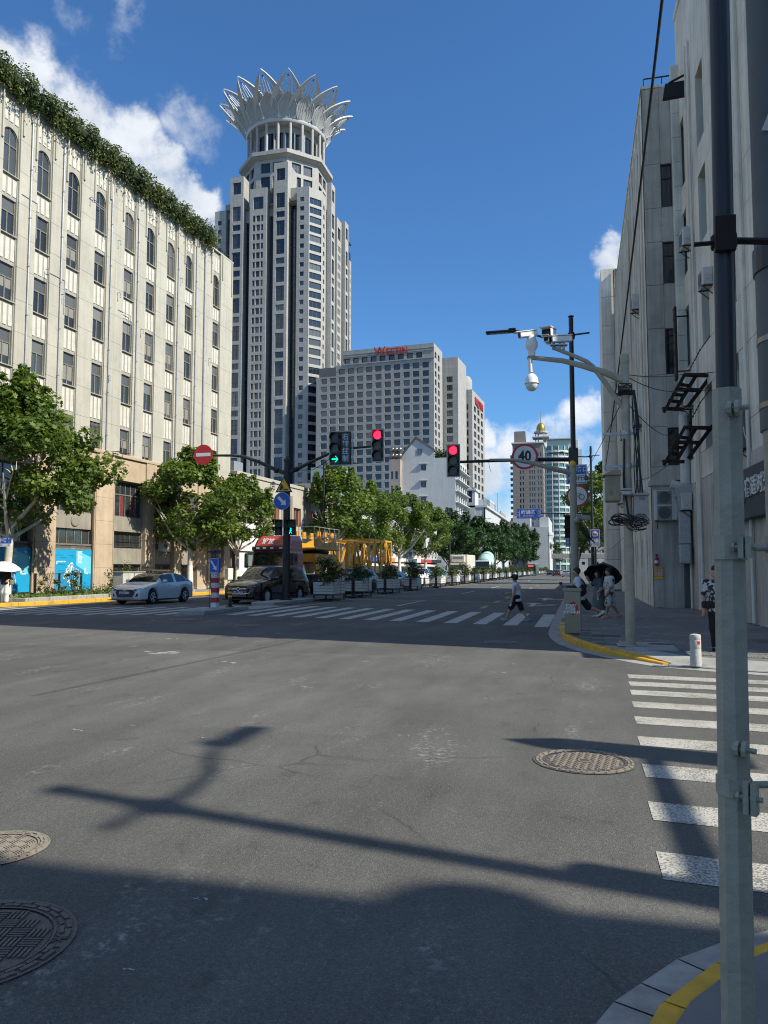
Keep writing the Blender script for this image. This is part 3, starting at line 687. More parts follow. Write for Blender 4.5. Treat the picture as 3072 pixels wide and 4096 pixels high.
# rain pipes and wall brackets
for u in (4.4,1.6,9.35,12.5,17.9,20.65):
    g=MB(); g.cyl((u-.02,-.07,10.1),(u-.02,-.07,ROOF-1.0),.055,n=8)
    for z in range(11,30,3): g.box(u-.09,u+.05,-.135,0,z,z+.06)
    g.build('rain_pipe',M_GALV,bl)
g=MB(); g.cyl((22.0,-.08,11.0),(22.0,-.08,ROOF-.6),.085,n=8); g.build('rain_pipe',M_GALV,bl)
for u,z in ((1.7,26.3),(4.5,19.3),(7.0,26.9),(10.1,25.2),(10.2,21.4),(13.0,19.6),(18.2,25.4),(3.1,20.4),(22.9,20.0),(9.3,15.2)):
    g=MB(); g.tube([(u,0,z),(u,-.22,z),(u,-.26,z-.05),(u,-.26,z-.3)],.025); g.ball((u,-.26,z-.33),.05,n=8,m=6); g.build('wall_bracket',M_GALV,bl)
for u,z,l in ((6.9,26.8,1.7),(3.2,20.3,1.6),(.9,24.2,1.3),(10.3,20.2,1.5)):
    g=MB(); g.box(u,u+l,-.04,0,z,z+.035); g.box(u+l-.035,u+l,-.04,0,z-2.2,z); g.build('wall_conduit',M_GALV,bl)
# lower storeys: sandstone piers, cornice, big windows, grilles, shop openings
b=MB(); b.bbox(U0,UEND+.03,-.14,.3,9.70,9.945,.03); b.build('cornice',M_SAND,bl)
piers=[(-14.9,-12.8),(-8.9,-6.9),(-3.0,-1.6),(2.85,4.62),(8.4,10.25),(14.1,15.4),(18.0,19.0),(21.5,23.0),(26.0,27.05)]
for a,c in piers:
    for z0,z1 in ((.3,1.9),(1.9,3.5),(3.5,5.1),(5.1,6.7),(6.7,8.2),(8.2,9.7)):
        g=MB(); g.bbox(a+.003,c-.003,-.10,.3,z0+.004,z1-.004,.008); g.build('stone_block',M_SAND,bl)
    g=MB(); g.bbox(a-.06,c+.06,-.16,.3,0,.3,.02); g.build('plinth_block',M_SAND,bl)
for (a0,c0),(a1,c1) in zip(piers[:-1],piers[1:]):
    g=MB(); g.bbox(c0+.005,a1-.005,.0,.3,8.1,9.69,.01); g.build('frieze_panel',M_SAND,bl)
    # recessed wall behind with a big upper window, a middle light and a lower opening
    w0,w1=c0,a1; us=[w0,w0+.06,w1-.06,w1] if w1-w0<4.6 else [w0,w0+.06,(w0+w1)/2-.1,(w0+w1)/2+.1,w1-.06,w1]
    zs=[.0,.5,2.13,3.37,4.45,5.54,8.05,8.1]
    shop=w1<8.6
    if w0>22.9 or w0>20 and w1<22: shop=False
    op=(lambda i,k: i in (1,3) and k in (3,5)) if shop else (lambda i,k: i in (1,3) and k in (1,3,5))
    if w0>23: op=lambda i,k: False
    if 20<w0<21: op=lambda i,k: k in (3,5) and i==1
    F=lambda u,v,z: (u,v+.22,z)
    g=MB(); rc=grid_wall(g,F,us,zs,op,.2); g.build('lower_wall',M_SOOT,bl)
    for (p,q,z0,z1) in rc:
        f=MB(); n=max(2,int((q-p)/.62)); f.box(p,q,.36,.42,z0,z0+.06); f.box(p,q,.36,.42,z1-.06,z1)
        for k in range(n+1): f.box(p+(q-p-.05)*k/n,p+(q-p-.05)*k/n+.05,.36,.42,z0+.06,z1-.06)
        if z1>6: f.box(p,q,.355,.425,z0+(z1-z0)*.62,z0+(z1-z0)*.62+.07)
        o=f.build('window',M_FRAME,bl)
        h=MB(); h.quad((p,.40,z0),(q,.40,z0),(q,.40,z1),(p,.40,z1)); h.build('pane',M_OLDGL if z0<5 else M_GLASS,o)
        if z0>5 and w0>8:                          # red curtains behind the big panes
            h=MB(); 
            for k in range(n):
                if k%2==0:
                    for j in range(4): h.box(p+.08+(q-p)*k/n+j*.09,p+.14+(q-p)*k/n+j*.09,.385,.397,z0+.08,z0+(z1-z0)*.6)
            h.build('curtain',mat('red_curtain',(.22,.035,.03),.8),o)
        if z1<4.6 and not shop:
            h=MB()
            for k in range(int((q-p)/.14)): h.box(p+k*.14,p+k*.14+.025,.16,.185,z0-.05,z1+.05)
            for zz in (z0,z0+(z1-z0)*.5,z1): h.box(p,q,.155,.19,zz,zz+.03)
            h.build('iron_grille',M_BLACK,o)
    if shop:
        g=MB()
        for k in range(5): g.box(w0+.05,w1-.05,.17,.21,3.18+k*.035,3.20+k*.035)
        g.box(w0,w1,.12,.22,3.36,3.46); g.box(w0,w1,.12,.22,3.08,3.17); g.build('vent_louvre',M_FRAME,bl)
        g=MB(); g.lathe([(.38,0),(.40,.05),(.34,.09),(.2,.11)],(0,0,0),20); o=g.build('roundel',M_SOOT,bl); o.location=((w0+w1)/2+.2,.22,4.98); o.rotation_euler=(math.pi/2,0,0)
for u in (2.75,4.0,8.32,10.35): 
    g=MB(); g.cyl((u,-.06,.3),(u,-.06,8.6),.05,n=8); g.build('rain_pipe',M_SAND,bl)
# doorway near the far end
g=MB(); g.box(23.05,25.95,.16,.2,0,8.0); g.bbox(23.3,23.75,-.06,.2,.15,5.3,.02); g.bbox(25.1,25.55,-.06,.2,.15,5.3,.02); g.bbox(23.3,25.55,-.07,.2,5.3,5.9,.02); g.bbox(23.75,25.1,.0,.2,5.0,5.28,.02); g.build('door_surround',M_SAND,bl)
g=MB(); g.box(23.78,25.08,.08,.15,.1,4.9)
for k in range(7): g.box(23.85+k*.18,23.88+k*.18,.04,.08,.15,3.1)
g.build('door',M_FRAME,bl)
# bracket outside a first floor window
g=MB(); g.bar((9.9,0,9.96),(9.9,-.8,9.96),.04); g.bar((11.0,0,9.96),(11.0,-.8,9.96),.04); g.bar((9.9,-.8,9.9),(9.9,-.8,10.7),.04); g.bar((11.0,-.8,9.9),(11.0,-.8,10.7),.04); g.bar((9.9,-.4,9.96),(11,-.4,9.96),.03); g.build('iron_bracket',M_BLACK,bl)
# blue posters in the two shop openings
M_POST=mat('blue_poster',(.012,.30,.55),.45,var=.05); M_POST2=mat('pale_blue_poster',(.14,.52,.66),.45); M_POSTW=mat('poster_white',(.68,.76,.78),.5); M_POSTD=mat('poster_navy',(.015,.12,.25),.5)
def lpt(u,v,z): 
    return Matrix.Translation(A0)@Matrix.Rotation(A_ROT,4,'Z')@Vector((u,v,z))
for n,(a,c,lab) in enumerate(((4.64,8.38,'bright blue printed poster board in the shop opening behind the short fence'),(-1.58,2.83,'bright blue printed poster board behind the leftmost plane tree'))):
    t=thing('poster',lab,'poster',lpt(a,.1,.45),A_ROT,'blue posters on the left building')
    w=c-a; h=2.62
    g=MB(); g.box(.05,w-.05,.0,.05,0,h); g.build('board',M_POST,t)
    g=MB(); g.quad((w*.58,-.004,h-.05),(w*.97,-.004,h*.82),(w*.97,-.004,h*.38),(w*.58,-.004,h*.62)); g.build('print_panel',M_POST2,t)
    g=MB()
    for (x,z,r) in ((.38,.47,.2),(.33,.36,.16),(.42,.56,.17),(.46,.62,.1)): 
        for k in range(7): g.box(w*x+r*math.cos(k)*.9-.09,w*x+r*math.cos(k)*.9+.07,-.009,-.005,h*z+r*math.sin(k*1.7)*.9-.08,h*z+r*math.sin(k*1.7)*.9+.08)
    P=lambda x,z:(w*x,-.010,h*z)
    for i in range(5):
        g.bar(P(.5+.045*i,.58-.02*i),P(.55+.045*i,.26-.02*i),.028,.01)
        g.bar(P(.48+.012*i,.56-.075*i),P(.68+.012*i,.48-.075*i),.028,.01)
    g.poly([P(.40,.28),P(.52,.18),P(.74,.06),P(.62,.02),P(.36,.2)]); 
    for i in range(9): g.box(w*(.42+.03*i),w*(.44+.03*i),-.012,-.008,h*(.10-.005*i),h*(.15-.004*i))
    g.box(w*.80,w*.83,-.009,-.005,h*.40,h*.55); g.box(w*.80,w*.9,-.009,-.005,h*.40,h*.43); 
    g.build('print_drawing',M_POSTW,t)
    text('医',.44,M_POSTW,t,(w*.68,-.006,h*.88),(1,0,-.05),(0,0,1),bold=.01); text('忆',.44,M_POSTW,t,(w*.68,-.006,h*.73),(1,0,-.05),(0,0,1),bold=.01)
    text('S',.26,M_POSTW,t,(w*.10,-.006,h*.67),bold=.01); text('INFORMATION',.11,M_POSTW,t,(w*.22,-.006,h*.70),bold=.006)
    for i,(x,z,l) in enumerate(((.14,.86,.22),(.24,.80,.12),(.46,.86,.12),(.52,.82,.14),(.2,.63,.2),(.22,.49,.14),(.25,.44,.1))):
        q=MB(); q.box(w*x-l*w/2,w*x+l*w/2,-.006,-.004,h*z-.012,h*z+.012); q.build('print_line',M_POSTD,t)
# air conditioner hung low on the wall
def ac_unit(label,loc,rz,w=.85,h=.6,d=.32,fans=1,group='air conditioner units on walls',m=M_CREAMP,bracket=True):
    t=thing('air_conditioner',label,'air conditioner',loc,rz,group)
    g=MB(); g.bbox(0,w,-d,0,0,h,.02); g.build('case',m,t)
    fw=min(h/fans,w*.7)
    for k in range(fans):
        cz=h*(k+.5)/fans; cx=w*.36; rr=fw*.40
        g=MB(); g.box(cx-fw*.46,cx+fw*.46,-d-.012,-d-.001,cz-fw*.46,cz+fw*.46); fr=g.build('fan_panel',M_TIN,t)
        g=MB(); g.disc((cx,-d-.016,cz),rr,(0,-1,0),20); g.build('fan_opening',M_BLACKM,fr)
        g=MB()
        for i in range(13):
            x=cx-rr+rr*2*(i+.5)/13; hh=math.sqrt(max(0,rr*rr-(x-cx)**2)); g.box(x-.008,x+.008,-d-.03,-d-.02,cz-hh,cz+hh)
        g.build('fan_guard',M_TIN,fr)
    g=MB(); g.box(w,w+.025,-d*.8,-d*.2,h*.3,h*.7); g.build('valve_cover',m,t)
    g=MB(); g.tube([(w+.02,-d*.5,h*.5),(w+.12,-d*.5,h*.3),(w+.16,-d*.3,h*.1),(w+.14,0,-.05)],.018); g.build('hose',M_CREAMP,t)
    if bracket:
        g=MB()
        for x in (.12,w-.12): g.bar((x,0,-.03),(x,-d-.05,-.03),.04); g.bar((x,0,-.35),(x,-d,-.03),.03)
        g.build('bracket',M_BLACK,t)
    return t
ac_unit('pale air conditioner on the left building wall behind the second plane tree',lpt(15.9,-.02,3.15),A_ROT,1.0,.95,.45,m=M_CREAMP)

# ------------------------------------------------------------------ leaves
def leaf_mesh(name, pts, nrm, size, m, tone=None, shape='maple', jitter=.5, fold=.25, rng=None):
    """one folded leaf polygon at every point"""
    rng=rng or RNG; n=len(pts); pts=np.asarray(pts,float); nrm=np.asarray(nrm,float)+rng.normal(0,jitter,(n,3)); nrm/=np.linalg.norm(nrm,axis=1)[:,None]+1e-9
    ref=rng.normal(0,1,(n,3)); a=np.cross(nrm,ref); a/=np.linalg.norm(a,axis=1)[:,None]+1e-9; b=np.cross(nrm,a)
    s=size*rng.uniform(.6,1.35,n)
    if shape=='maple': prof=np.array([(0,-.5),(.42,-.34),(.30,-.02),(.5,.22),(.16,.2),(0,.58),(-.16,.2),(-.5,.22),(-.30,-.02),(-.42,-.34)])
    else: prof=np.array([(0,-.6),(.26,-.1),(.2,.3),(0,.62),(-.2,.3),(-.26,-.1)])
    k=len(prof); V=np.zeros((n,k,3))
    for j,(u,w) in enumerate(prof): V[:,j]=pts+(a*u+b*w+nrm*abs(u)*fold)*s[:,None]
    V=V.reshape(-1,3); h=k//2
    me=bpy.data.meshes.new(name); me.vertices.add(n*k); me.vertices.foreach_set('co',V.ravel())
    # two halves share the midrib
    f1=list(range(0,h+1)); f2=[0]+list(range(h,k)); L1,L2=len(f1),len(f2)
    idx=np.concatenate([np.arange(n)[:,None]*k+np.array(f1+f2)[None]],axis=1).ravel()
    me.loops.add(n*(L1+L2)); me.loops.foreach_set('vertex_index',idx.astype(np.int32))
    st=(np.arange(n)[:,None]*(L1+L2)+np.array([0,L1])[None]).ravel(); me.polygons.add(2*n); me.polygons.foreach_set('loop_start',st.astype(np.int32))
    me.materials.append(m); t=rng.uniform(0,1,n) if tone is None else np.clip(tone+rng.normal(0,.18,n),0,1)
    at_=me.attributes.new('tone','FLOAT','FACE'); at_.data.foreach_set('value',np.repeat(t,2).astype(np.float32))
    me.update(calc_edges=True); me.validate(); return me
LEAF=leafmat('plane_tree_leaf',(.038,.082,.018),(.165,.235,.045),.36)
LEAFD=leafmat('dark_tree_leaf',(.016,.046,.016),(.045,.10,.03),.25)
LEAFH=leafmat('hedge_leaf',(.022,.050,.012),(.10,.125,.030),.25)
M_BARK=mat('plane_bark',(.50,.47,.40),.9,var=.25,vscale=4,grime=((.24,.22,.17),.75),bump=.3,bscale=9)
M_BARKW=mat('limewashed_bark',(.70,.68,.62),.9,var=.12,vscale=5,grime=((.36,.33,.28),.5),bump=.3,bscale=9)
M_BARKD=mat('dark_bark',(.075,.065,.05),.95,var=.3,vscale=3)
def make_tree(seed, H=12.6, rad=4.6, base=3.3, lean=.0, n=6500, size=.30, m=LEAF, bark=M_BARK, white=True, shape='maple', sp=1.0, name='plane_tree'):
    rr=np.random.default_rng(seed); t=thing(name,'tree','tree')
    tr=MB(); fork=base; top=[(0,0,-.1),(.02*lean,.03,fork*.5),(lean*.3,.05,fork),(lean*.5,.1,fork+1.2)]
    tr.tube(top,[.27,.21,.19,.14],10); tips=[]
    nb=6
    for i in range(nb):
        a=2*math.pi*i/nb+rr.uniform(-.4,.4); el=R(rr.uniform(28,62)); l=rad*rr.uniform(.75,1.05)
        p0=Vector((lean*.3,.05,fork-rr.uniform(-.6,.25))); d=Vector((math.cos(a)*math.cos(el),math.sin(a)*math.cos(el),math.sin(el)))
        p1=p0+d*l*.45; p2=p0+d*l*.9+Vector((0,0,l*.28)); tr.tube([p0,p1,p2],[.12,.085,.035],7); tips+=[p1,p2]
        for j in range(3):
            a2=a+rr.uniform(-.9,.9); q=p0.lerp(p2,rr.uniform(.45,.8)); e=q+Vector((math.cos(a2)*1.3,math.sin(a2)*1.3,rr.uniform(.5,1.9))); tr.tube([q,q.lerp(e,.5)+Vector((0,0,.1)),e],[.05,.035,.015],5); tips.append(e)
    o=tr.build('trunk',bark,t,smooth=True)
    if white:
        w=MB(); w.tube([(0,0,-.05),(.015*lean,.02,1.2),(.02*lean,.03,fork*.62)],[.275,.232,.212],12); w.build('limewash',M_BARKW,o,smooth=True)
    # crown: lumps of leaves gathered round the shoots, taller leaders poke out of the top
    cz=(fork+H)/2+.1; hz=(H-fork)/2
    lumps=[]
    for i in range(64):
        u=rr.normal(0,1,3); u/=np.linalg.norm(u); q=rr.uniform(.55,.98)
        shape_r=1.0 if u[2]<.15 else 1-.45*(u[2]-.15)
        c=np.array([u[0]*rad*q*shape_r+lean*.5,u[1]*rad*q*shape_r,cz+u[2]*hz*q*.92]); lumps.append((c,rr.uniform(.55,1.05)*rad/4.6))
    for i in range(14): 
        a=rr.uniform(0,6.28); q=rr.uniform(0,.72)*rad; c=np.array([math.cos(a)*q,math.sin(a)*q,H-.5*(q/rad)*hz*1.1+rr.uniform(-.3,.8)])
        for k in range(3): lumps.append((c-np.array([0,0,.55*k]),.28+.13*k))
    P=[];Nn=[];T=[]
    for c,r in lumps:
        k=int(n/len(lumps)*(r/.75)**1.4*rr.uniform(.7,1.3)); u=rr.normal(0,1,(k,3)); u/=np.linalg.norm(u,axis=1)[:,None]; q=rr.uniform(.25,1,(k,1))**.5*r
        p=c+u*q*np.array([1.15,1.15,.9]); P.append(p); out=u*.5+np.array([0,0,.75]); Nn.append(out); T.append(np.full(k,rr.uniform(.15,.75)))
    P=np.concatenate(P); keep=P[:,2]>fork-.3; P=P[keep]; Nn=np.concatenate(Nn)[keep]; T=np.concatenate(T)[keep]
    obj('crown',leaf_mesh('crown',P,Nn,size,m,T,shape,.55,rng=rr),t)
    return t
TA=make_tree(11,12.3,5.0,3.3,.3,17000,.255); TB=make_tree(23,11.6,4.4,3.4,.1,14000,.26); TC=make_tree(37,12.6,4.7,3.6,-.2,13000,.29)
G_PL='pollarded plane trees along the left pavement'
def lx(y): return -29.3+.045*(y-35)
spots=[(TA,35.6,0.3,'large plane tree with whitewashed trunk at the left picture edge',1.0,-30.1),
       (TB,53.0,1.7,'plane tree whose white trunk rises behind the pale blue hatchback',.93,None),
       (TC,60.5,2.9,'plane tree with slim white trunk behind the striped median post',.78,None),
       (TC,84,.6,'plane tree behind the red truck cab and yellow crane sections, nearest of that clump',1.08,None),
       (TB,97,4.0,'plane tree directly behind the yellow crane sections',1.12,None),
       (TA,112,2.2,'plane tree with leaning white trunk right of the yellow crane sections',1.08,None),
       (TB,128,5.2,'plane tree before the white houses, its straight white trunk beside a signal post',1.1,None)]
used=set()
for T_,y,rz,lab,sc,x in spots:
    loc=(x if x else lx(y),y,.12)
    if id(T_) in used: o=copy_thing(T_,loc,rz,lab,G_PL,sc)
    else:
        used.add(id(T_)); o=T_; o.location=loc; o.rotation_euler=(0,0,rz); o.scale=(sc,)*3; o['label']=lab; o['group']=G_PL
TD=make_tree(51,13.5,5.6,2.6,0,9000,.45,LEAFD,M_BARKD,False,'leaf',name='street_tree'); TE=make_tree(52,13.0,5.2,2.4,0,9000,.45,LEAFD,M_BARKD,False,'leaf',name='street_tree')
far=[(-26,158,1.02,'dark green street tree nearest to the white houses'),(-25,176,1.12,'dark tree behind the white box truck'),(-24,196,1.08,'dark tree to the left of the mixer truck drum'),(-23,220,1.08,'dark tree behind the green mixer drum'),
     (-23,246,1.22,'dark tree right of the mixer drum'),(-21,276,1.3,'dark round tree behind the far signal pole gantry'),(-21,310,1.4,'dark tree left of the low white building'),(-19,345,1.42,'dark tree in front of the low white building'),
     (-17,384,1.42,'dark tree under the side wall of the low white building'),(-15,425,1.4,'dark tree beside the far end of the road'),(-26,330,1.5,'dark tree hidden behind the row at the street bend')]
for i,(x,y,sc,lab) in enumerate(far):
    T_=(TD,TE)[i%2]
    if i<2: o=T_; o.location=(x,y,.0); o.rotation_euler=(0,0,i*1.3); o.scale=(sc,)*3; o['label']=lab; o['group']='dark street trees in the distance'
    else: copy_thing(T_,(x,y,0),i*1.3,lab,'dark street trees in the distance',sc)
copy_thing(TB,(3.6,96,.1),1.1,'tall leafy tree beyond the grey building on the right pavement','trees on the right pavement',1.25)
copy_thing(TC,(2.6,128,.1),2.5,'lower tree farther down the right pavement behind the blue parking sign','trees on the right pavement',1.0)
# rooftop hedge
def hedge(u0,u1,label):
    rr=np.random.default_rng(5); L_=u1-u0; n=26000; u=rr.uniform(u0,u1,n)
    und=lambda q: .16*np.sin(q*2.1)+.12*np.sin(q*4.7+1)+.08*np.sin(q*9.1)
    a=rr.uniform(0,2*math.pi,n); q=rr.uniform(.62,1.12,n); hz=.82+und(u)*1.3; vy=.62+.22*np.sin(u*3.3)+.1*np.sin(u*7.7)
    P=np.stack([u,-.25+np.cos(a)*vy*q,ROOF+.58+np.sin(a)*hz*q+.22*und(u*1.7)],1); Nn=np.stack([np.zeros(n),np.cos(a),np.sin(a)+.5],1)
    k=n//14; P2=np.stack([rr.uniform(u0,u1,k),rr.normal(-.55,.25,k),ROOF-.25+rr.normal(0,.28,k)],1)
    P=np.concatenate([P,P2]); Nn=np.concatenate([Nn,np.tile([0,-.6,.3],(k,1))])
    t=thing('hedge',label,'hedge',A0,A_ROT)
    T=.45+.35*np.sin(P[:,0]*1.3)*np.sin(P[:,2]*2+1)
    obj('foliage',leaf_mesh('foliage',P,Nn,.15,LEAFH,T,'leaf',.6,rng=rr),t)
    g=MB()
    for uu in np.arange(u0,u1,.6): g.tube([(uu,.15,ROOF+.05),(uu+.1,-.2,ROOF+.5),(uu-.1,-.4,ROOF+.9)],.02,5)
    g.box(u0,u1-.3,-.02,.42,ROOF+.145,ROOF+.42); g.build('planter_trough',M_BLACKM,t)
    g=MB(); g.tube([(uu,-.25+.1*math.sin(uu),ROOF+.55+.12*math.sin(uu*2.1)) for uu in np.arange(u0,u1,.4)],.42,10); g.build('inner_branches',mat('hedge_twigs',(.018,.028,.010),.95),t)
hedge(-12,23.0,'trailing evergreen hedge along the roof edge of the left building')
# shrubs and low planting on the left
def shrub(name,label,loc,r,h,n,size=.12,m=LEAFH,group=None,seed=1,stems=True):
    rr=np.random.default_rng(seed); t=thing(name,label,'shrub',loc,0,group)
    P=[];Nn=[]
    for i in range(max(6,n//60)):
        a=rr.uniform(0,6.28); q=rr.uniform(0,1)**.5; c=np.array([math.cos(a)*r*q,math.sin(a)*r*q,h*rr.uniform(.15,1)*(1-.3*q)])
        k=60; P.append(c+rr.normal(0,.16*max(r,.5),(k,3))); Nn.append(np.tile([0,0,1.],(k,1))+rr.normal(0,.3,(k,3)))
    P=np.concatenate(P); P[:,2]=np.abs(P[:,2]); obj('foliage',leaf_mesh('foliage',P,np.concatenate(Nn),size,m,None,'leaf',.6,rng=rr),t)
    g=MB()
    for i in range(7): a=i*.9; g.tube([(0,0,0),(math.cos(a)*r*.3,math.sin(a)*r*.3,h*.5),(math.cos(a)*r*.6,math.sin(a)*r*.6,h*.9)],.012,5)
    g.build('stem',M_BARKD,t); return t
G_S='shrubs in the bed along the left building'
for i,(y,x,r,h,n,lab) in enumerate([(37.9,-29.3,.55,1.75,420,'tall thin shrub climbing the left end of the short fence'),(40.1,-29.2,.6,1.9,460,'tall thin shrub behind the right part of the short fence'),
        (36.9,-28.2,.8,.75,520,'low rounded bush at the foot of the leftmost tree'),(39.3,-28.0,1.2,.8,900,'broad clipped bush in front of the short fence'),
        (42.0,-28.2,.7,.5,420,'low grassy clump left of the grey cabinets'),(45.3,-28.9,1.2,2.0,1000,'flowering rose bush right of the grey cabinets'),(47.8,-29,1.1,1.9,800,'flowering rose bush behind the hatchback bonnet'),(50.2,-28.9,.9,1.9,560,'thin rose bush behind the hatchback roof'),
        (63,-28.0,.8,1.4,500,'shrub against the wall left of the black van'),(66,-27.8,.9,1.9,600,'leafy shrub between the bank front and the black van'),(57,-28.2,.5,.9,260,'small shrub by the grey meter box')]):
    shrub('shrub',lab,(x,y,.1),r,h,n,.12 if h>1 else .09,LEAF if i in (4,) else LEAFH,G_S,seed=100+i)
rr=np.random.default_rng(9); n=5200; P=np.stack([rr.uniform(-30.6,-27.0,n),rr.uniform(33.5,50,n),rr.uniform(.15,.42,n)],1)
g=leaf_mesh('grass',P,np.tile([1,0,.2],(n,1))+rr.normal(0,.5,(n,3)),.22,LEAF,None,'leaf',.6,rng=rr); tag(obj('grass',g),'rough grass and weeds in the bed beside the yellow kerb','grass',kind='stuff')
mb=MB(); mb.box(-31.6,-26.75,33.2,50.5,.1,.165); tag(mb.build('planting_bed',M_SOIL),kind='structure')
PB=[]
for i in range(11):
    g=MB(); y0=33.2+i*1.57; x0=-26.72; g.bbox(x0-.22,x0,y0+.006,y0+1.56,.1,.38,.02); g.build('edging_stone',M_KERB,bpy.data.objects['planting_bed'])
g=MB(); g.bbox(-31.6,-26.72,32.98,33.18,.1,.38,.02); g.build('edging_stone',M_KERB,bpy.data.objects['planting_bed'])
# short chain link fence
t=thing('chain_link_fence','short black chain link fence in the bed before the blue poster','fence',(-29.55,37.2,.16),R(90))
for i in range(3): g=MB(); g.box(i*2.05-.05,i*2.05+.05,-.05,.05,0,1.42); g.build('post',M_BLACK,t)
for z in (1.38,.1): g=MB(); g.bar((0,0,z),(4.1,0,z),.03); g.build('rail',M_BLACK,t)
g=MB()
for i in range(-8,28): 
    a=i*.16
    for s_ in (1,-1):
        x0,x1=a,a+1.3
        if s_<0: x0,x1=x1,x0
        z0,z1=.1,1.38
        def clipx(xa,za,xb,zb):
            if xa==xb: return None
            out=[]
            for (x_,z_) in ((xa,za),(xb,zb)):
                xx=min(max(x_,0.02),4.08); zz=za+(zb-za)*(xx-xa)/(xb-xa); out.append((xx,zz))
            return out
        c_=clipx(x0,z0,x1,z1)
        if abs(c_[0][0]-c_[1][0])>.02: g.bar((c_[0][0],0.01*s_,c_[0][1]),(c_[1][0],0.01*s_,c_[1][1]),.008)
g.build('mesh_panel',M_TIN,t)
# utility cabinets, meter box, bin
for i,(y,lab) in enumerate(((42.7,'grey metal utility cabinet, left of the pair by the blue poster'),(44.0,'grey metal utility cabinet, right of the pair by the rose bush'))):
    t=thing('utility_cabinet',lab,'cabinet',(-27.9,y,.16),R(90),'grey cabinets by the left kerb')
    g=MB(); g.bbox(0,1.2,-.35,.35,0,1.42,.015); g.build('body',mat('cabinet_grey',(.46,.46,.42),.6,var=.12,vscale=3,streak=.2,grime=((.28,.26,.2),.6)),t)
    g=MB(); g.bbox(-.05,1.25,-.4,.4,1.43,1.5,.015); g.build('lid',M_CONC,t)
    g=MB(); g.box(.58,.6,-.353,-.351,.05,1.38); g.box(.5,.54,-.37,-.35,.7,.85); g.build('door_seam',M_FRAME,t)
t=thing('meter_box','white steel box on a post before the left building doorway','meter box',(-28.0,58.6,.13),R(80)); g=MB(); g.bbox(-.35,.35,-.2,.2,.8,1.75,.02); g.build('box',M_CREAMP,t); g=MB(); g.cyl((0,0,0),(0,0,.8),.09,n=10); g.build('post',M_CREAMP,t)
t=thing('waste_bin','dark lidded waste bin behind the rose bushes','waste bin',(-29.6,50.0,.16),R(90)); g=MB(); g.bbox(-1.2,1.2,-.4,.4,0,1.45,.03); g.build('body',M_BLACKM,t); g=MB(); g.bbox(-1.27,1.27,-.47,.47,1.45,1.6,.04); g.build('lid',mat('brown_lid',(.07,.055,.045),.6),t)
# street name sign at the left edge
t=thing('street_name_sign','blue street name sign at the left picture edge','street sign',(-25.2,29.6,.13),R(0))
g=MB(); g.cyl((-1.2,.05,0),(-1.2,.05,3.3),.05,n=10); g.build('post',M_GALV,t)
o=at(46,2165,29.6); zc=o.z-.13; xe=o.x+25.2
g=MB(); g.bbox(xe-1.6,xe,-.03,.0,zc-.1,zc+.16,.006); g.build('plate',M_BLUE,t); g=MB(); g.box(xe-1.58,xe-.02,-.03,0,zc-.24,zc-.102); g.build('lower_plate',M_SIGNW,t)
g=MB(); g.bar((-1.2,0,zc-.05),(xe-.3,.02,zc-.05),.04); g.build('arm',M_GALV,t)
text('河南中路',.22,M_SIGNW,t,(xe-.66,-.034,zc+.03),bold=.004); text('南',.09,M_SIGNW,t,(xe-.12,-.034,zc+.1)); text('149',.07,M_SIGNW,t,(xe-.12,-.034,zc-.04)); text('Henan Rd.(M)',.10,M_SIGNB,t,(xe-.75,-.034,zc-.17)); text('S',.1,M_SIGNB,t,(xe-.12,-.034,zc-.17))

# ------------------------------------------------------------------ signs and signals
M_LRED=mat('lit_red_lens',(.4,.0,.01),.4,emit=(1,.006,.02),estr=6.0); M_LGRN=mat('lit_green_lens',(.0,.3,.2),.4,emit=(.0,1,.42),estr=3.2)
M_LOFF=mat('dark_lens',(.05,.052,.055),.25); M_LOFFY=mat('dark_amber_lens',(.11,.09,.06),.25); M_GREEN=mat('dark_green_arm',(.018,.032,.026),.45)
def rnd_plate(t,c,r,m,name='plate',th=.02):
    g=MB(); g.cyl((c[0],c[1]+th,c[2]),(c[0],c[1],c[2]),r,n=36); return g.build(name,m,t)
def no_entry(t,c,r):
    p=rnd_plate(t,c,r,M_RED); g=MB(); g.box(c[0]-r*.78,c[0]+r*.78,c[1]-.008,c[1]-.002,c[2]-r*.17,c[2]+r*.17); g.build('white_bar',M_SIGNW,p)
def ring_sign(t,c,r,ring=.17):
    p=rnd_plate(t,c,r,M_SIGNW); g=MB(); g.disc((c[0],c[1]-.004,c[2]),r,(0,-1,0),36,r*(1-ring)); g.build('red_ring',M_RED,p); return p
def arrow_poly(g,c,l,w,ang,y,head=.42,hw=2.6):
    ca,sa=math.cos(ang),math.sin(ang); P=[(-l/2,-w/2),(l/2-l*head,-w/2),(l/2-l*head,-w*hw/2),(l/2,0),(l/2-l*head,w*hw/2),(l/2-l*head,w/2),(-l/2,w/2)]
    g.poly([(c[0]+x*ca-z*sa,y,c[2]+x*sa+z*ca) for x,z in P])
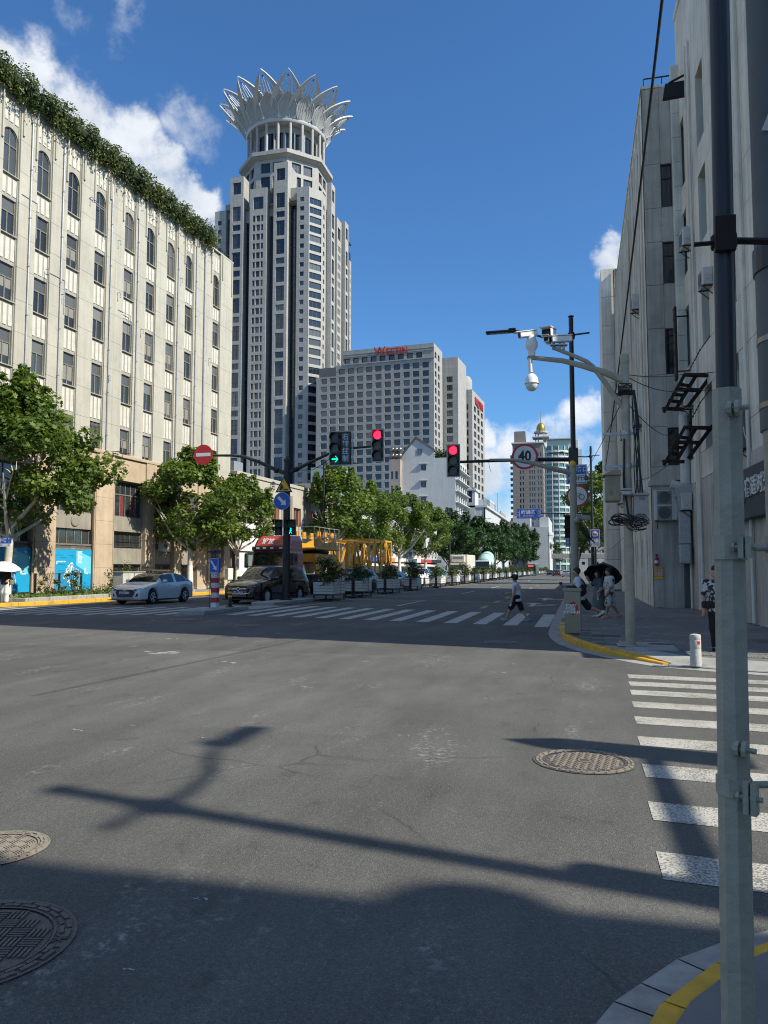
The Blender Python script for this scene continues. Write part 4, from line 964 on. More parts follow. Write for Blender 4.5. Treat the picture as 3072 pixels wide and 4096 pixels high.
def signal_head(t,c,w,h,lit,arrow=None,m=M_BLACK,text_panel=None,back=True):
    """three lens signal facing -y, c = centre of face"""
    g=MB(); g.bbox(c[0]-w/2,c[0]+w/2,c[1],c[1]+.16,c[2]-h/2,c[2]+h/2,.02); body=g.build('signal_case',m,t)
    if back:
        g=MB(); e=.06; W2=w/2+(text_panel or 0)
        for a in ((-w/2-e,W2+e,-h/2-e,-h/2),(-w/2-e,W2+e,h/2,h/2+e),(-w/2-e,-w/2,-h/2,h/2),(W2,W2+e,-h/2,h/2)): g.box(c[0]+a[0],c[0]+a[1],c[1]+.03,c[1]+.05,c[2]+a[2],c[2]+a[3])
        g.build('pale_border',mat('signal_border',(.40,.41,.42),.6),body)
    r=min(w*.40,h/3*.40)
    for k in range(3):
        cz=c[2]+h/3*(1-k)
        on=lit==k; mm=(M_LRED if k==0 else M_LGRN) if on and not arrow else (M_LOFFY if k==1 else M_LOFF)
        g=MB(); g.disc((c[0],c[1]-.006,cz),r,(0,-1,0),24); ln=g.build('lens',mm,body)
        if on and arrow: 
            g=MB(); y=c[1]-.012; q=r*.22
            g.box(c[0]-r*.75,c[0]+r*.6,y-.004,y,cz-q/2,cz+q/2); g.bar((c[0]+r*.1,y,cz+r*.7),(c[0]+r*.75,y,cz),q,.006); g.bar((c[0]+r*.1,y,cz-r*.7),(c[0]+r*.75,y,cz),q,.006); g.build('arrow',M_LGRN,ln)
        # visor: open half tube
        g=MB(); n=14; rr=r*1.12; V=[]
        for q,y in ((rr,c[1]),(rr,c[1]-.26)):
            for i in range(n+1): a=R(-25)+R(230)*i/n; V.append((c[0]+math.cos(a)*q,y if i not in (0,n) or y==c[1] else y+.12,cz+math.sin(a)*q))
        g.add(V,[(i,i+1,n+2+i,n+1+i) for i in range(n)]); g.build('visor',M_BLACKM,ln)
    return body

# ------------------------------------------------------------------ median noses
def island(x0,x1,y0,y1,h,label):
    t=thing('median_island',label,'traffic island',(x0,y0,0),0,'concrete median noses')
    n=4
    for k in range(n):
        g=MB(); a=(y1-y0)*k/n; b=(y1-y0)*(k+1)/n; g.bbox(0,x1-x0,a+.004,b-.004,0,h,.03); g.build('concrete_block',M_CONC,t)
    return t
island(-15.4,-14.25,27.75,31.9,.2,'low concrete median nose carrying the red and white striped post')
island(-15.7,-14.45,35.4,41.5,.2,'low concrete median block carrying the black signal pole')
M_FLUSH=mat('flush_median_concrete',(.27,.27,.26),.85,var=.15,vscale=2,grime=((.14,.14,.135),.6))
for i in range(7):
    g=MB(); y0=31.95+i*.49; g.box(-15.5+.03*i,-13.9,y0,y0+.48,0,.05); g.build('median_slab',M_FLUSH,ROAD)
g=MB(); g.poly([(-14.1,27.4,.005),(-13.6,32,.005),(-13.8,35.3,.005),(-15.6,35.3,.005),(-15.9,31,.005),(-15.6,27.5,.005)]); g.build('median_apron',mat('median_apron',(.20,.20,.195),.85,var=.2,vscale=2),ROAD)
# striped post with blue arrow board and small solar panel
t=thing('warning_post','red and white perforated post with blue arrow board and solar panel','warning post',(-14.75,29.6,.2),R(-6))
M_PRED=mat('post_red',(.45,.03,.03),.5); M_PWH=mat('post_white',(.62,.62,.6),.5)
h=1.5
for k in range(7):
    g=MB(); z0=.03+.205*k; g.bbox(-.14,.14,-.12,.12,z0,z0+.203,.01); s=g.build('band',M_PRED if k%2 else M_PWH,t)
    if k>0:
        g=MB()
        for (a,b) in ((-.08,.05),(.08,.05),(0,.10),(-.08,.155),(.08,.155)): g.disc((a,-.1215,z0+b),.02,(0,-1,0),8)
        g.build('hole',M_BLACKM,s)
g=MB(); g.cyl((-.17,-.13,-.0),(-.17,-.13,1.45),.012,n=6); g.build('side_rod',M_BLACK,t)
g=MB(); g.bbox(-.19,.28,-.16,-.02,1.47,2.08,.012); s=g.build('arrow_board',M_BLUE,t); g=MB(); arrow_poly(g,(.02,0,1.77),.5,.075,R(-56),-.166,.36,2.9); g.build('arrow',M_SIGNW,s)
g=MB(); g.box(-.185,.235,-.1645,-.1605,1.485,1.5); g.box(-.185,.235,-.1645,-.1605,2.05,2.065); g.box(-.185,-.17,-.1645,-.1605,1.5,2.05); g.box(.22,.235,-.1645,-.1605,1.5,2.05); g.build('white_edge',M_SIGNW,s)
g=MB(); g.cyl((.0,-.02,2.08),(.0,-.02,2.3),.025,n=8); g.build('stalk',M_BLACK,t)
g=MB(); g.T=Matrix.Translation((.02,-.02,2.33))@Matrix.Rotation(R(-14),4,'X')@Matrix.Rotation(R(-6),4,'Y'); g.bbox(-.3,.3,-.22,.22,0,.03,.005); g.build('solar_panel',mat('solar_cell',(.02,.026,.035),.2,var=.2),t)
t=thing('bollard','black flexible bollard with three yellow bands on the median nose','bollard',(-14.55,30.6,.2)); g=MB(); g.lathe([(.19,0),(.19,.03),(.085,.06),(.075,.85),(.05,.88)],n=16); g.build('post',M_BLACK,t,smooth=True)
for k in range(3): g=MB(); g.lathe([(.084,.42+k*.165),(.081,.50+k*.165)],n=16); g.build('yellow_band',M_YSIGN,t)
# black signal pole on the median
PX,PY=-15.0,38.3
t=thing('signal_pole','black octagonal signal pole with two arms on the median','signal pole',(PX,PY,.2))
L0=Vector((PX,PY,.2))
def lp(px,py,dy=0): return at(px,py,PY+dy)-L0-Vector((0,dy*0,0))
g=MB(); g.cyl((0,0,0),(0,0,7.35),.22,.17,8); g.lathe([(.2,7.35),(.2,7.45),(.12,7.55),(.08,7.62)],n=8); g.cyl((0,0,0),(0,0,.06),.36,n=8); g.build('pole',M_BLACK,t)
def arm(px_pts,r0,r1,name='arm',m=M_GREEN,dy=0): g=MB(); g.tube([lp(x,y,0)+Vector((0,dy,0)) for x,y in px_pts],r0,8,r1); return g.build(name,m,t)
arm([(1143,1893),(1110,1882),(1035,1848),(975,1826),(930,1822),(830,1822)],.12,.06)
arm([(1147,1893),(1180,1880),(1240,1850),(1320,1813)],.12,.07); arm([(1400,1793),(1500,1785)],.065,.055)
for x,y in ((1108,1882),(1185,1877)): g=MB(); c=lp(x,y); g.ball(c,.19,.16,.15,10,6); g.build('arm_joint',M_BLACK,t)
c=lp(817,1820); no_entry(t,(c.x,c.y-.12,c.z),.56)
g=MB(); g.tube([lp(1185,1880),lp(1250,1880),lp(1300,1850),lp(1345,1815)],.018,6); g.build('cable',M_CABLE,t)
c=lp(1344,1795); signal_head(t,(c.x,c.y-.16,c.z),.56,1.72,2,'r',text_panel=.62)
g=MB(); x0=c.x+.285; g.bbox(x0,x0+.58,c.y-.16,c.y-.06,c.z-.86,c.z+.86,.02); tp=g.build('message_panel',M_BLACK,t)
g=MB(); g.box(x0+.12,x0+.45,c.y-.166,c.y-.161,c.z-.78,c.z+.78); g.build('message_field',mat('panel_field',(.055,.055,.058),.5),tp)
for i,ch in enumerate('右转控制'): text(ch,.36,mat('panel_letter',(.5,.52,.55),.5),tp,(x0+.285,c.y-.17,c.z+.57-.38*i),bold=.008)
c=lp(1513,1783); signal_head(t,(c.x,c.y-.16,c.z),.55,1.62,0)
# triangle and mandatory arrow
c=lp(1142,1940); y=-.24; r=.62
def tri(s,y,th): 
    g=MB(); g.prism([(c.x+s*math.cos(a),y,c.z-.12+s*math.sin(a)*1.05) for a in (R(90),R(210),R(330))],(0,th,0)); return g
s=tri(.56,y,.015).build('triangle_plate',M_SIGNB,t); tri(.44,y-.006,.004).build('triangle_field',M_YSIGN,s)
g=MB(); q=y-.012; g.box(c.x-.2,c.x-.02,q,q+.003,c.z-.22,c.z-.06); g.box(c.x-.2,c.x-.08,q,q+.003,c.z-.05,c.z+.03); g.box(c.x-.04,c.x+.25,q,q+.003,c.z-.30,c.z-.25); g.bar((c.x+.02,q,c.z-.19),(c.x+.22,q,c.z-.28),.05,.003); g.disc((c.x-.16,q-.001,c.z-.24),.07,(0,-1,0),12); g.disc((c.x+.12,q-.001,c.z-.28),.04,(0,-1,0),10); g.box(c.x-.012,c.x+.012,q,q+.003,c.z+.06,c.z+.18); g.build('tow_symbol',M_SIGNB,s)
c=lp(1135,2006); p=rnd_plate(t,(c.x,-.25,c.z),.47,M_BLUE); g=MB(); arrow_poly(g,(c.x,0,c.z),.62,.15,R(-45),-.256,.38,2.6); g.build('arrow',M_SIGNW,p)
g=MB(); g.disc((c.x,-.254,c.z),.465,(0,-1,0),36,.45); g.build('white_ring',M_SIGNW,p)
# pedestrian signals on the pole
for (px,dxx,lab) in ((1112,-.42,0),(1172,.34,1)):
    c=lp(px,2110); g=MB(); w=.38
    g.bbox(dxx-w/2,dxx+w/2,-.2,.05,c.z-.42,c.z+.42,.02); s=g.build('pedestrian_signal',M_BLACK,t)
    for k in (0,1):
        zz=c.z+.2-.4*k; g=MB(); g.prism([(dxx-w/2*1.1,-.2,zz+.2),(dxx+w/2*1.1,-.2,zz+.2),(dxx+w/2*1.1,-.55,zz+.2),(dxx-w/2*1.1,-.55,zz+.2)],(0,0,-.02)); g.quad((dxx-w/2*1.1,-.2,zz+.2),(dxx-w/2*1.1,-.55,zz+.2),(dxx-w/2*1.1,-.2,zz-.12),(dxx-w/2*1.1,-.2,zz-.1)); g.quad((dxx+w/2*1.1,-.2,zz+.2),(dxx+w/2*1.1,-.55,zz+.2),(dxx+w/2*1.1,-.2,zz-.12),(dxx+w/2*1.1,-.2,zz-.1)); g.build('visor',M_BLACKM,s)
    if lab==1:
        zz=c.z-.2; g=MB(); x=dxx-.03; yq=-.206
        g.disc((x+.0,yq,zz+.14),.03,(0,-1,0),10); g.bar((x,yq,zz+.11),(x-.02,yq,zz-.01),.05,.004); g.bar((x-.02,yq,zz),(x-.07,yq,zz-.13),.035,.004); g.bar((x-.02,yq,zz),(x+.05,yq,zz-.12),.035,.004); g.bar((x,yq,zz+.09),(x+.05,yq,zz+.03),.025,.004); g.build('green_walker',M_LGRN,s)
g=MB(); g.bbox(-.1,.1,-.28,-.2,2.1,2.45,.02); g.build('junction_box',M_BLACK,t)

# ------------------------------------------------------------------ lamp posts
def lamp_post(label,loc,side=-1,H=13.7,rz=0,group='black street lamp posts',k=1.0):
    t=thing('street_lamp',label,'lamp post',loc,rz,group)
    g=MB(); g.cyl((0,0,0),(0,0,7.2),.17,.15,12); g.cyl((0,0,7.2),(0,0,H-.45),.12,.105,12); g.lathe([(.11,H-.45),(.11,H-.12),(.085,H-.1),(.085,H-.06),(.14,H-.04),(.14,H),(.1,H+.02)],n=12); g.cyl((0,0,0),(0,0,.5),.24,.2,12); g.build('pole',M_BLACK,t,smooth=True)
    s=side*k; za=H-.95
    g=MB(); P=[(0,0,za),(s*.5,0,za-.05),(s*1.3,0,za+.02),(s*2.0,0,za+.28),(s*2.7,0,za+.45)]; g.tube(P,[.07,.06,.055,.05,.05],8); g.bar((0,0,za+.03),(-s*.85,0,za+.08),.07); g.lathe([(.16,za-.16),(.18,za-.05),(.18,za+.05),(.15,za+.14)],n=12); g.build('lamp_arm',M_BLACK,t,smooth=True)
    g=MB(); x0,x1=s*2.6,s*4.05; g.bbox(min(x0,x1),max(x0,x1),-.17,.17,za+.37,za+.49,.04); g.bbox(min(x0,s*2.95),max(x0,s*2.95),-.15,.15,za+.47,za+.56,.03); h=g.build('lamp_head',M_BLACK,t)
    g=MB(); g.box(min(s*3.0,s*3.85),max(s*3.0,s*3.85),-.12,.12,za+.362,za+.369); g.build('light_panel',mat('led_panel_off',(.35,.36,.38),.4),h)
    return t
LX,LY=-.15,37.0
la=lamp_post('tall black lamp post carrying the forty sign and a red signal',(LX,LY,.15)); L0=Vector((LX,LY,.15)); PY=LY; t=la
arm([(2300,1838),(2150,1838),(2000,1842),(1835,1848)],.11,.065,'signal_arm',M_BLACK)
c=lp(1815,1844); signal_head(t,(c.x,c.y-.16,c.z),.55,1.5,0)
c=lp(2100,1828); s=ring_sign(t,(c.x,c.y-.16,c.z),.62); text('40',.70,M_SIGNB,s,(c.x,c.y-.168,c.z),bold=.022,sx=.86)
g=MB(); g.tube([lp(1955,1850),lp(1958,1870),lp(1965,1890)],.01,5); g.build('loose_wire',M_CABLE,t)
g=MB(); g.bbox(-.22,.22,-.2,.2,6.55,7.35,.04); g.build('arm_collar',M_BLACK,t)
c0=lp(2266,1940); c1=lp(2347,1860)
g=MB(); g.bbox(c0.x,c1.x,-.26,-.22,c0.z,c1.z,.01); s=g.build('direction_board',M_BLUE,t); wx=(c0.x+c1.x)/2
g=MB(); e=.03
for a in ((c0.x+.02,c1.x-.02,c0.z+.02,c0.z+.02+e),(c0.x+.02,c1.x-.02,c1.z-.02-e,c1.z-.02),(c0.x+.02,c0.x+.02+e,c0.z+.02,c1.z-.02),(c1.x-.02-e,c1.x-.02,c0.z+.02,c1.z-.02)): g.box(a[0],a[1],-.266,-.2605,a[2],a[3])
g.build('white_edge',M_SIGNW,s)
text('东路口',.27,M_SIGNW,s,(wx+.12,-.268,c1.z-.24),bold=.006)
g=MB(); g.prism([(c0.x+.08,-.266,c0.z+.27),(c0.x+.26,-.266,c0.z+.47),(c1.x-.08,-.266,c0.z+.47),(c1.x-.08,-.266,c0.z+.08),(c0.x+.26,-.266,c0.z+.08)],(0,.003,0)); f=g.build('arrow_field',M_SIGNW,s); text('单行道',.25,M_SIGNB,f,(wx+.16,-.272,c0.z+.27),bold=.006)
c=lp(2310,1985); s=ring_sign(t,(c.x,-.27,c.z),.50,.15); y=-.28; x,z=c.x,c.z
g=MB(); g.disc((x-.19,y,z-.06),.13,(0,-1,0),20,.105); g.disc((x+.19,y,z-.06),.13,(0,-1,0),20,.105)
for a,b_ in (((-.19,-.06),(-.1,.1)),((-.1,.1),(.12,.1)),((-.1,.1),(.0,-.07)),((0,-.07),(.12,.1)),((.19,-.06),(.1,.16)),((-.19,-.06),(0,-.07)),((.1,.16),(.17,.18)),((-.1,.1),(-.12,.16)),((-.16,.16),(-.07,.16))): g.bar((x+a[0],y,z+a[1]),(x+b_[0],y,z+b_[1]),.022,.004)
g.build('bicycle_symbol',M_SIGNB,s); g=MB(); g.bar((x-.29,y-.006,z+.29),(x+.29,y-.006,z-.29),.07,.004); g.build('red_slash',M_RED,s)
g=MB(); c=lp(2270,2110); 
for k in (0,1): g.bbox(-.45,-.18,-.2,.05,c.z-.5+.55*k,c.z+.0+.55*k,.02); g.prism([(-.5,-.2,c.z+.05+.55*k),(-.1,-.2,c.z+.05+.55*k),(-.1,-.5,c.z-.05+.55*k),(-.5,-.5,c.z-.05+.55*k)],(0,0,-.03))
g.build('pedestrian_signal',M_BLACKM,t)
# farther posts
lb=lamp_post('second black lamp post, with street name arm and blue no-horn sign',(1.35,78,.15)); t=lb; L0=Vector((1.35,78,.15)); PY=78
arm([(2380,2053),(2163,2053)],.07,.05,'sign_arm',M_BLACK); a=lp(2067,2036); b=lp(2162,2073)
g=MB(); g.bbox(a.x,b.x,-.05,.0,b.z,a.z,.01); s=g.build('street_name_board',M_BLUE,t); x0,x1,zc=a.x,b.x,(a.z+b.z)/2; hz=(a.z-b.z)/2
g=MB(); P=[(x0+.28,.8*hz),(x1-.5,.8*hz),(x1-.28,0),(x1-.5,-.8*hz),(x0+.28,-.8*hz)]
for (p,q) in zip(P,P[1:]+P[:1]): g.bar((p[0],-.055,zc+p[1]),(q[0],-.055,zc+q[1]),.035,.006)
g.build('white_edge',M_SIGNW,s); text('昭通路',.42,M_SIGNW,s,((x0+x1)/2-.03,-.056,zc+.12),bold=.008,sx=1.15); text('Zhaotong Rd.',.2,M_SIGNW,s,((x0+x1)/2-.03,-.056,zc-.22))
for i,ch in enumerate('东西'): text(ch,.16,M_SIGNW,s,(x0+.14,-.056,zc+.12-.26*i))
for i,ch in enumerate('北京路'): text(ch,.16,M_SIGNW,s,(x1-.13,-.056,zc+.24-.24*i))
a=lp(2360,2118); b=lp(2400,2188); g=MB(); g.bbox(a.x,b.x,-.26,-.2,b.z,a.z,.02); s=g.build('no_horn_board',M_BLUE,t); cx=(a.x+b.x)/2; zt=a.z
g=MB()
for q in ((a.x+.03,b.x-.03,a.z-.06,a.z-.03),(a.x+.03,b.x-.03,b.z+.03,b.z+.06),(a.x+.03,a.x+.06,b.z+.03,a.z-.03),(b.x-.06,b.x-.03,b.z+.03,a.z-.03)): g.box(q[0],q[1],-.266,-.2605,q[2],q[3])
g.build('white_edge',M_SIGNW,s)
p=ring_sign(s,(cx,-.27,zt-.46),.34,.16); g=MB(); g.box(cx-.2,cx+.2,-.28,-.276,zt-.50,zt-.42); g.bar((cx-.22,-.282,zt-.24),(cx+.22,-.282,zt-.68),.06,.004); g.build('horn_symbol',M_SIGNB,p)
for i,tx in enumerate(('中山东一路','7:00-22:00','至公交站牌')):
    g=MB(); zz=zt-1.02-.25*i; g.box(a.x+.1,b.x-.1,-.266,-.261,zz-.1,zz+.1); q=g.build('text_field',M_SIGNW,s); text(tx,.16,M_SIGNB,q,(cx,-.27,zz),bold=.003)
lamp_post('third black lamp post down the right pavement, slim with distance',(2.55,122,.15))
lamp_post('black lamp post on the left pavement behind the red truck',(-27.0,80,.12),1)
lamp_post('black lamp post on the left pavement behind the white box truck',(-24.5,150,.12),1)
lamp_post('black lamp post before the dark trees, left of the mixer truck',(-23.5,178,.12),1)
lamp_post('black lamp post whose arm shows over the far end of the road',(-9.5,262,.1),1)
lamp_post('black lamp post whose head just enters the left picture edge',(-31.2,30.3,.12),1,13.2)
# lamp post and signal pole on the near corner, right of the frame: their shadows cross the junction
lamp_post('black lamp post at the near corner that throws the long shadow over the road',(11.2,2.60,.12),-1,13.85,R(-90),k=.72)
t=thing('signal_pole','signal pole at the near corner that throws the thick shadow over the crosswalk','signal pole',(8.0,3.40,.12))
g=MB(); g.cyl((0,0,0),(0,0,7.1),.18,.15,8); g.build('pole',M_BLACK,t); g=MB(); g.cyl((0,0,6.45),(0,3.3,6.5),.1,.07,8); g.build('arm',M_BLACK,t)
g=MB(); g.bbox(-.12,.12,3.15,3.7,5.75,7.35,.03); g.prism([(-.14,3.18,7.35),(-.14,3.66,7.35),(-.14,3.42,7.75)],(.28,0,0)); g.build('signal_case',M_BLACK,t)
# footing cameras: grey pole with arms
t=thing('camera_pole','grey surveillance pole with cameras and tangled cables on the right corner','camera pole',(1.09,18.0,.15)); L0=Vector((1.09,18.0,.15)); PY=18.0
g=MB(); g.cyl((0,0,0),(0,0,6.35),.105,.09,16); g.cyl((0,0,6.35),(0,0,6.55),.10,.10,16); g.cyl((0,0,5.55),(0,0,5.85),.101,.099,16); g.cyl((0,0,0),(0,0,2.28),.112,.106,16); g.bbox(-.3,.3,-.3,.3,0,.03,.01); g.build('pole',M_GREYP,t,smooth=True)
for i in range(4): g=MB(); g.cyl((.22*(1 if i%2 else -1),.22*(1 if i<2 else -1),.03),(.22*(1 if i%2 else -1),.22*(1 if i<2 else -1),.1),.025,n=6); g.build('anchor_bolt',M_GALV,t)
arm([(2490,1520),(2420,1490),(2330,1463),(2250,1443),(2150,1433),(2110,1431)],.085,.045,'arm',M_GREYP)
arm([(2500,1640),(2470,1600),(2420,1530),(2370,1465),(2345,1445),(2300,1425),(2210,1390)],.06,.045,'arm',M_GREYP)
def camera_box(c,d,l,w,h,name='box_camera'):
    d=Vector(d).normalized(); s=d.cross(Vector((0,0,1))).normalized(); u=s.cross(d)
    M=Matrix(((d.x,s.x,u.x,c.x),(d.y,s.y,u.y,c.y),(d.z,s.z,u.z,c.z),(0,0,0,1))); g=MB(); g.T=M
    g.bbox(-l/2,l/2,-w/2,w/2,-h/2,h/2,.02); o=g.build(name,M_WHITE,t); g=MB(); g.T=M; g.prism([(-l/2,-w/2-.015,h/2+.005),(l/2+.1,-w/2-.015,h/2+.005),(l/2+.1,w/2+.015,h/2+.005),(-l/2,w/2+.015,h/2+.005)],(0,0,.015)); g.build('sun_hood',M_WHITE,o)
    g=MB(); g.T=M; g.box(l/2,l/2+.004,-w*.4,w*.4,-h*.4,h*.38); g.build('lens_window',M_BLACKM,o); return o
camera_box(lp(2112,1338),(-1,-.55,-.22),.46,.13,.13)
g=MB(); c=lp(2127,1420); g.lathe([(.05,-.02),(.08,.0),(.085,.1),(.09,.12),(.14,.2),(.14,.32),(.09,.44),(.05,.5)],(c.x,c.y,c.z-.02),14); g.build('pan_head',M_WHITE,t,smooth=True)
g=MB(); g.cyl(lp(2120,1435),lp(2123,1490),.05,n=10); g.lathe([(.04,.24),(.10,.20),(.15,.12),(.165,.02),(.17,0)][::-1],(lp(2127,1535).x,0,lp(2127,1535).z),16); g.build('dome_mount',M_WHITE,t,smooth=True)
g=MB(); c=lp(2127,1537); g.ball((c.x,c.y,c.z-.02),.145,n=16,m=10); g.build('dome_camera',mat('dome_shell',(.62,.62,.6),.3),t,smooth=True)
camera_box(lp(2195,1335),(-.25,-1,-.1),.42,.25,.2); camera_box(lp(2245,1357),(-1,-.4,-.1),.5,.14,.14); camera_box(lp(2190,1362),(-.2,-1,.0),.3,.12,.12)
g=MB(); 
for x in (2215,2240,2255): g.cyl(lp(x,1370),lp(x,1398),.03,n=8); g.lathe([(.09,0),(.09,.02)],tuple(lp(x,1383)),10)
g.build('camera_mount',M_GALV,t)
for zc,m in ((5.65,M_BLACK),(4.75,M_GALV),(4.0,M_GALV)):
    g=MB(); g.cyl((0,0,zc-.05),(0,0,zc+.05),.112,n=14); g.box(-.5 if zc<5 else -.2,.2,-.02,.02,zc-.04,zc+.02); g.build('clamp_band',m,t)
# cabinets on the pole
M_CAB=mat('weathered_cabinet',(.25,.225,.16),.7,var=.2,vscale=4,grime=((.14,.12,.08),.7)); M_CAB2=mat('grey_cabinet',(.30,.30,.28),.6,var=.1,vscale=4)
a=lp(2420,1905); b=lp(2485,2005)
g=MB(); g.bbox(a.x,b.x-.02,-.2,.35,b.z,a.z,.015); s=g.build('pole_cabinet',M_CAB,t); g=MB(); g.prism([(a.x-.05,-.25,a.z),(b.x,-.25,a.z),(b.x,-.25,a.z+.1),(a.x+.15,-.25,a.z+.1)],(0,.65,0)); g.build('cabinet_roof',M_CAB,s)
g=MB()
for k in range(8): g.box(a.x+.08,a.x+.16,-.206,-.2005,b.z+.12+(k%4)*.025+(.36 if k>3 else 0),b.z+.132+(k%4)*.025+(.36 if k>3 else 0))
g.build('louvre',M_FRAME,s)
a=lp(2532,1985); b=lp(2592,2098)
g=MB(); g.bbox(a.x,b.x,-.2,.2,b.z,a.z,.015); s=g.build('pole_cabinet',M_CAB2,t); g=MB(); g.bbox(a.x-.03,b.x+.04,-.24,.22,a.z,a.z+.05,.01); g.build('cabinet_roof',M_CAB2,s)
g=MB()
for k in range(8): g.box(a.x+.12,a.x+.24,-.206,-.2005,b.z+.13+(k%4)*.028+(.4 if k>3 else 0),b.z+.144+(k%4)*.028+(.4 if k>3 else 0))
g.build('louvre',M_FRAME,s)
c=lp(2505,1972); g=MB(); g.bbox(c.x-.11,c.x+.11,-.32,-.13,c.z-.07,c.z+.03,.02); g.bbox(c.x-.12,c.x+.12,-.34,-.12,c.z+.03,c.z+.08,.02); g.build('meter_hood',M_GALV,t)
rr=random.Random(4)
g=MB()
for i in range(14):
    z=5.75+rr.uniform(-.12,.12); a0=rr.uniform(0,6.28); g.tube([(math.cos(a0+k*.5)*.15,math.sin(a0+k*.5)*.15,z+rr.uniform(-.03,.03)) for k in range(10)],.012,5)
for i in range(9):
    x=rr.uniform(.12,.2); g.tube([(x,-.1,5.7),(x+rr.uniform(0,.12),-.15,4.9),(x+rr.uniform(-.02,.1),-.14,4.0),(x+rr.uniform(0,.2),-.16,3.0)],.011,5)
g.tube([(-.05,-.14,4.6),(-.08,-.15,3.6),(.0,-.16,2.9),(.25,-.18,2.75)],.022,6)
for i in range(16):
    r=rr.uniform(.07,.17); cx=.20+rr.uniform(-.1,.1); cz=2.72+rr.uniform(-.1,.08); y=-.16-rr.uniform(0,.08); g.tube([(cx+math.cos(k*.6)*r*1.3,y,cz+math.sin(k*.6)*r) for k in range(10)],.009,5)
for i in range(12):
    r=rr.uniform(.05,.11); cx=-.22+rr.uniform(-.1,.1); cz=2.78+rr.uniform(-.06,.06); g.tube([(cx+math.cos(k*.7)*r*1.6,-.1-rr.uniform(0,.08),cz+math.sin(k*.7)*r*.8) for k in range(9)],.012,5)
g.build('cable_bundle',M_CABLE,t)
# grey pole with yellow cap
t=thing('barrier_pole','grey pole with yellow cap and long tapered arm before the lamp post','pole',(-.13,25.8,.15)); L0=Vector((-.13,25.8,.15)); PY=25.8
g=MB(); g.cyl((0,0,0),(0,0,5.05),.135,.105,16); g.build('pole',M_GREYP,t,smooth=True); g=MB(); g.lathe([(.115,5.05),(.115,5.12),(.07,5.2),(.03,5.23)],n=12); g.build('cap',M_YSIGN,t)
arm([(2296,1893),(2225,1878),(2130,1852),(2060,1840),(1958,1839)],.10,.04,'arm',M_GREYP)
g=MB(); c=lp(2335,2070); g.T=Matrix.Translation((c.x,-.1,c.z))@Matrix.Rotation(R(10),4,'Y'); g.bbox(-.25,.2,-.1,.1,-.09,.07,.02); g.ball((-.2,-.1,-.13),.1,n=10,m=6); g.build('side_camera',M_GREYP,t)
g=MB(); 
for k in range(6): g.tube([(.15,-.1,3.0+.05*k),(.35+.06*k,-.12,2.75-.05*k),(.5,-.1,2.55+.08*k),(.3,-.12,2.5),(.15,-.1,2.2-.05*k)],.011,5)
g.build('cable_bundle',M_CABLE,t)
for z in (1.0,1.6,2.2,2.8): g=MB(); g.cyl((0,0,z),(0,0,z+.03),.141-.006*z,n=16); g.build('band',M_GALV,t)
# the two near poles
t=thing('octagonal_pole','near grey octagonal pole with bolted collar, its top half black','pole',(.47,2.80,.10)); t.rotation_euler=(0,R(.75),0)
g=MB(); g.cyl((0,0,0),(0,0,2.36),.053,.047,8); g.build('lower_tube',M_GREYP,t)
g=MB(); g.cyl((0,0,2.36),(0,0,6.2),.034,.032,16); g.build('upper_tube',M_BLACK,t,smooth=True)
g=MB(); g.T=Matrix.Rotation(R(-25),4,'Z')
def ears(g,z,h): 
    g.box(.045,.062,-.075,-.035,z-h,z+h); g.box(.068,.085,-.075,-.035,z-h,z+h); g.cyl((.03,-.056,z),(.10,-.056,z),.009,n=6); g.cyl((.022,-.056,z),(.032,-.056,z),.016,n=6)
g.cyl((0,0,1.82-.04),(0,0,1.82+.04),.057,n=8); ears(g,1.82,.035); g.build('clamp_collar',M_GREYP,t); g=MB(); g.T=Matrix.Rotation(R(-25),4,'Z')
g.cyl((0,0,1.04-.03),(0,0,1.04+.025),.058,n=8); ears(g,1.02,.05)
g.build('clamp_collar',M_GREYP,t)
for z in (2.28,1.17):
    g=MB(); g.T=Matrix.Rotation(R(-25),4,'Z'); g.cyl((.02,-.06,z),(.035,-.06,z),.026,n=10); g.cyl((.045,-.06,z),(.058,-.06,z),.028,n=10); g.cyl((.02,-.06,z),(.085,-.06,z),.009,n=6); g.cyl((.012,-.06,z),(.02,-.06,z),.014,n=6); g.build('bolt_lug',M_GREYP,t)
for z in (1.82,1.04): g=MB(); g.cyl((.05,.01,z),(.30,.08,z+.005),.012,n=8); g.cyl((.12,.03,z),(.17,.045,z),.019,n=6); g.build('tie_rod',M_GREYP,t)
g=MB(); g.cyl((0,0,2.86),(0,0,2.9),.043,n=12); g.box(-.035,.03,-.055,-.03,2.83,2.95); g.cyl((.03,0,2.88),(.3,.07,2.88),.012,n=6); g.cyl((-.1,-.02,2.87),(-.03,-.02,2.87),.008,n=6); g.build('upper_clamp',M_RUST,t)
t=thing('utility_pole','thick weathered grey pole cut by the right picture edge','pole',(.775,3.03,.10))
M_BIGP=mat('weathered_dark_pole',(.105,.115,.112),.65,var=.18,vscale=3,grime=((.2,.2,.19),.5),bump=.3,bscale=10)
g=MB(); g.cyl((0,0,0),(0,0,2.25),.115,.113,24); g.build('lower_tube',M_GREYP,t,smooth=True); g=MB(); g.cyl((0,0,2.25),(0,0,6.2),.122,.115,24); g.build('upper_tube',M_BIGP,t,smooth=True)
for z in (2.33,2.57): g=MB(); g.cyl((0,0,z),(0,0,z+.02),.125,n=24); g.build('steel_band',M_STEEL,t,smooth=True)
for z in (1.82,1.04,2.88): g=MB(); g.cyl((0,0,z-.045),(0,0,z+.045),.128,n=24); g.build('clamp_collar',M_GREYP if z<2.5 else M_BLACK,t)
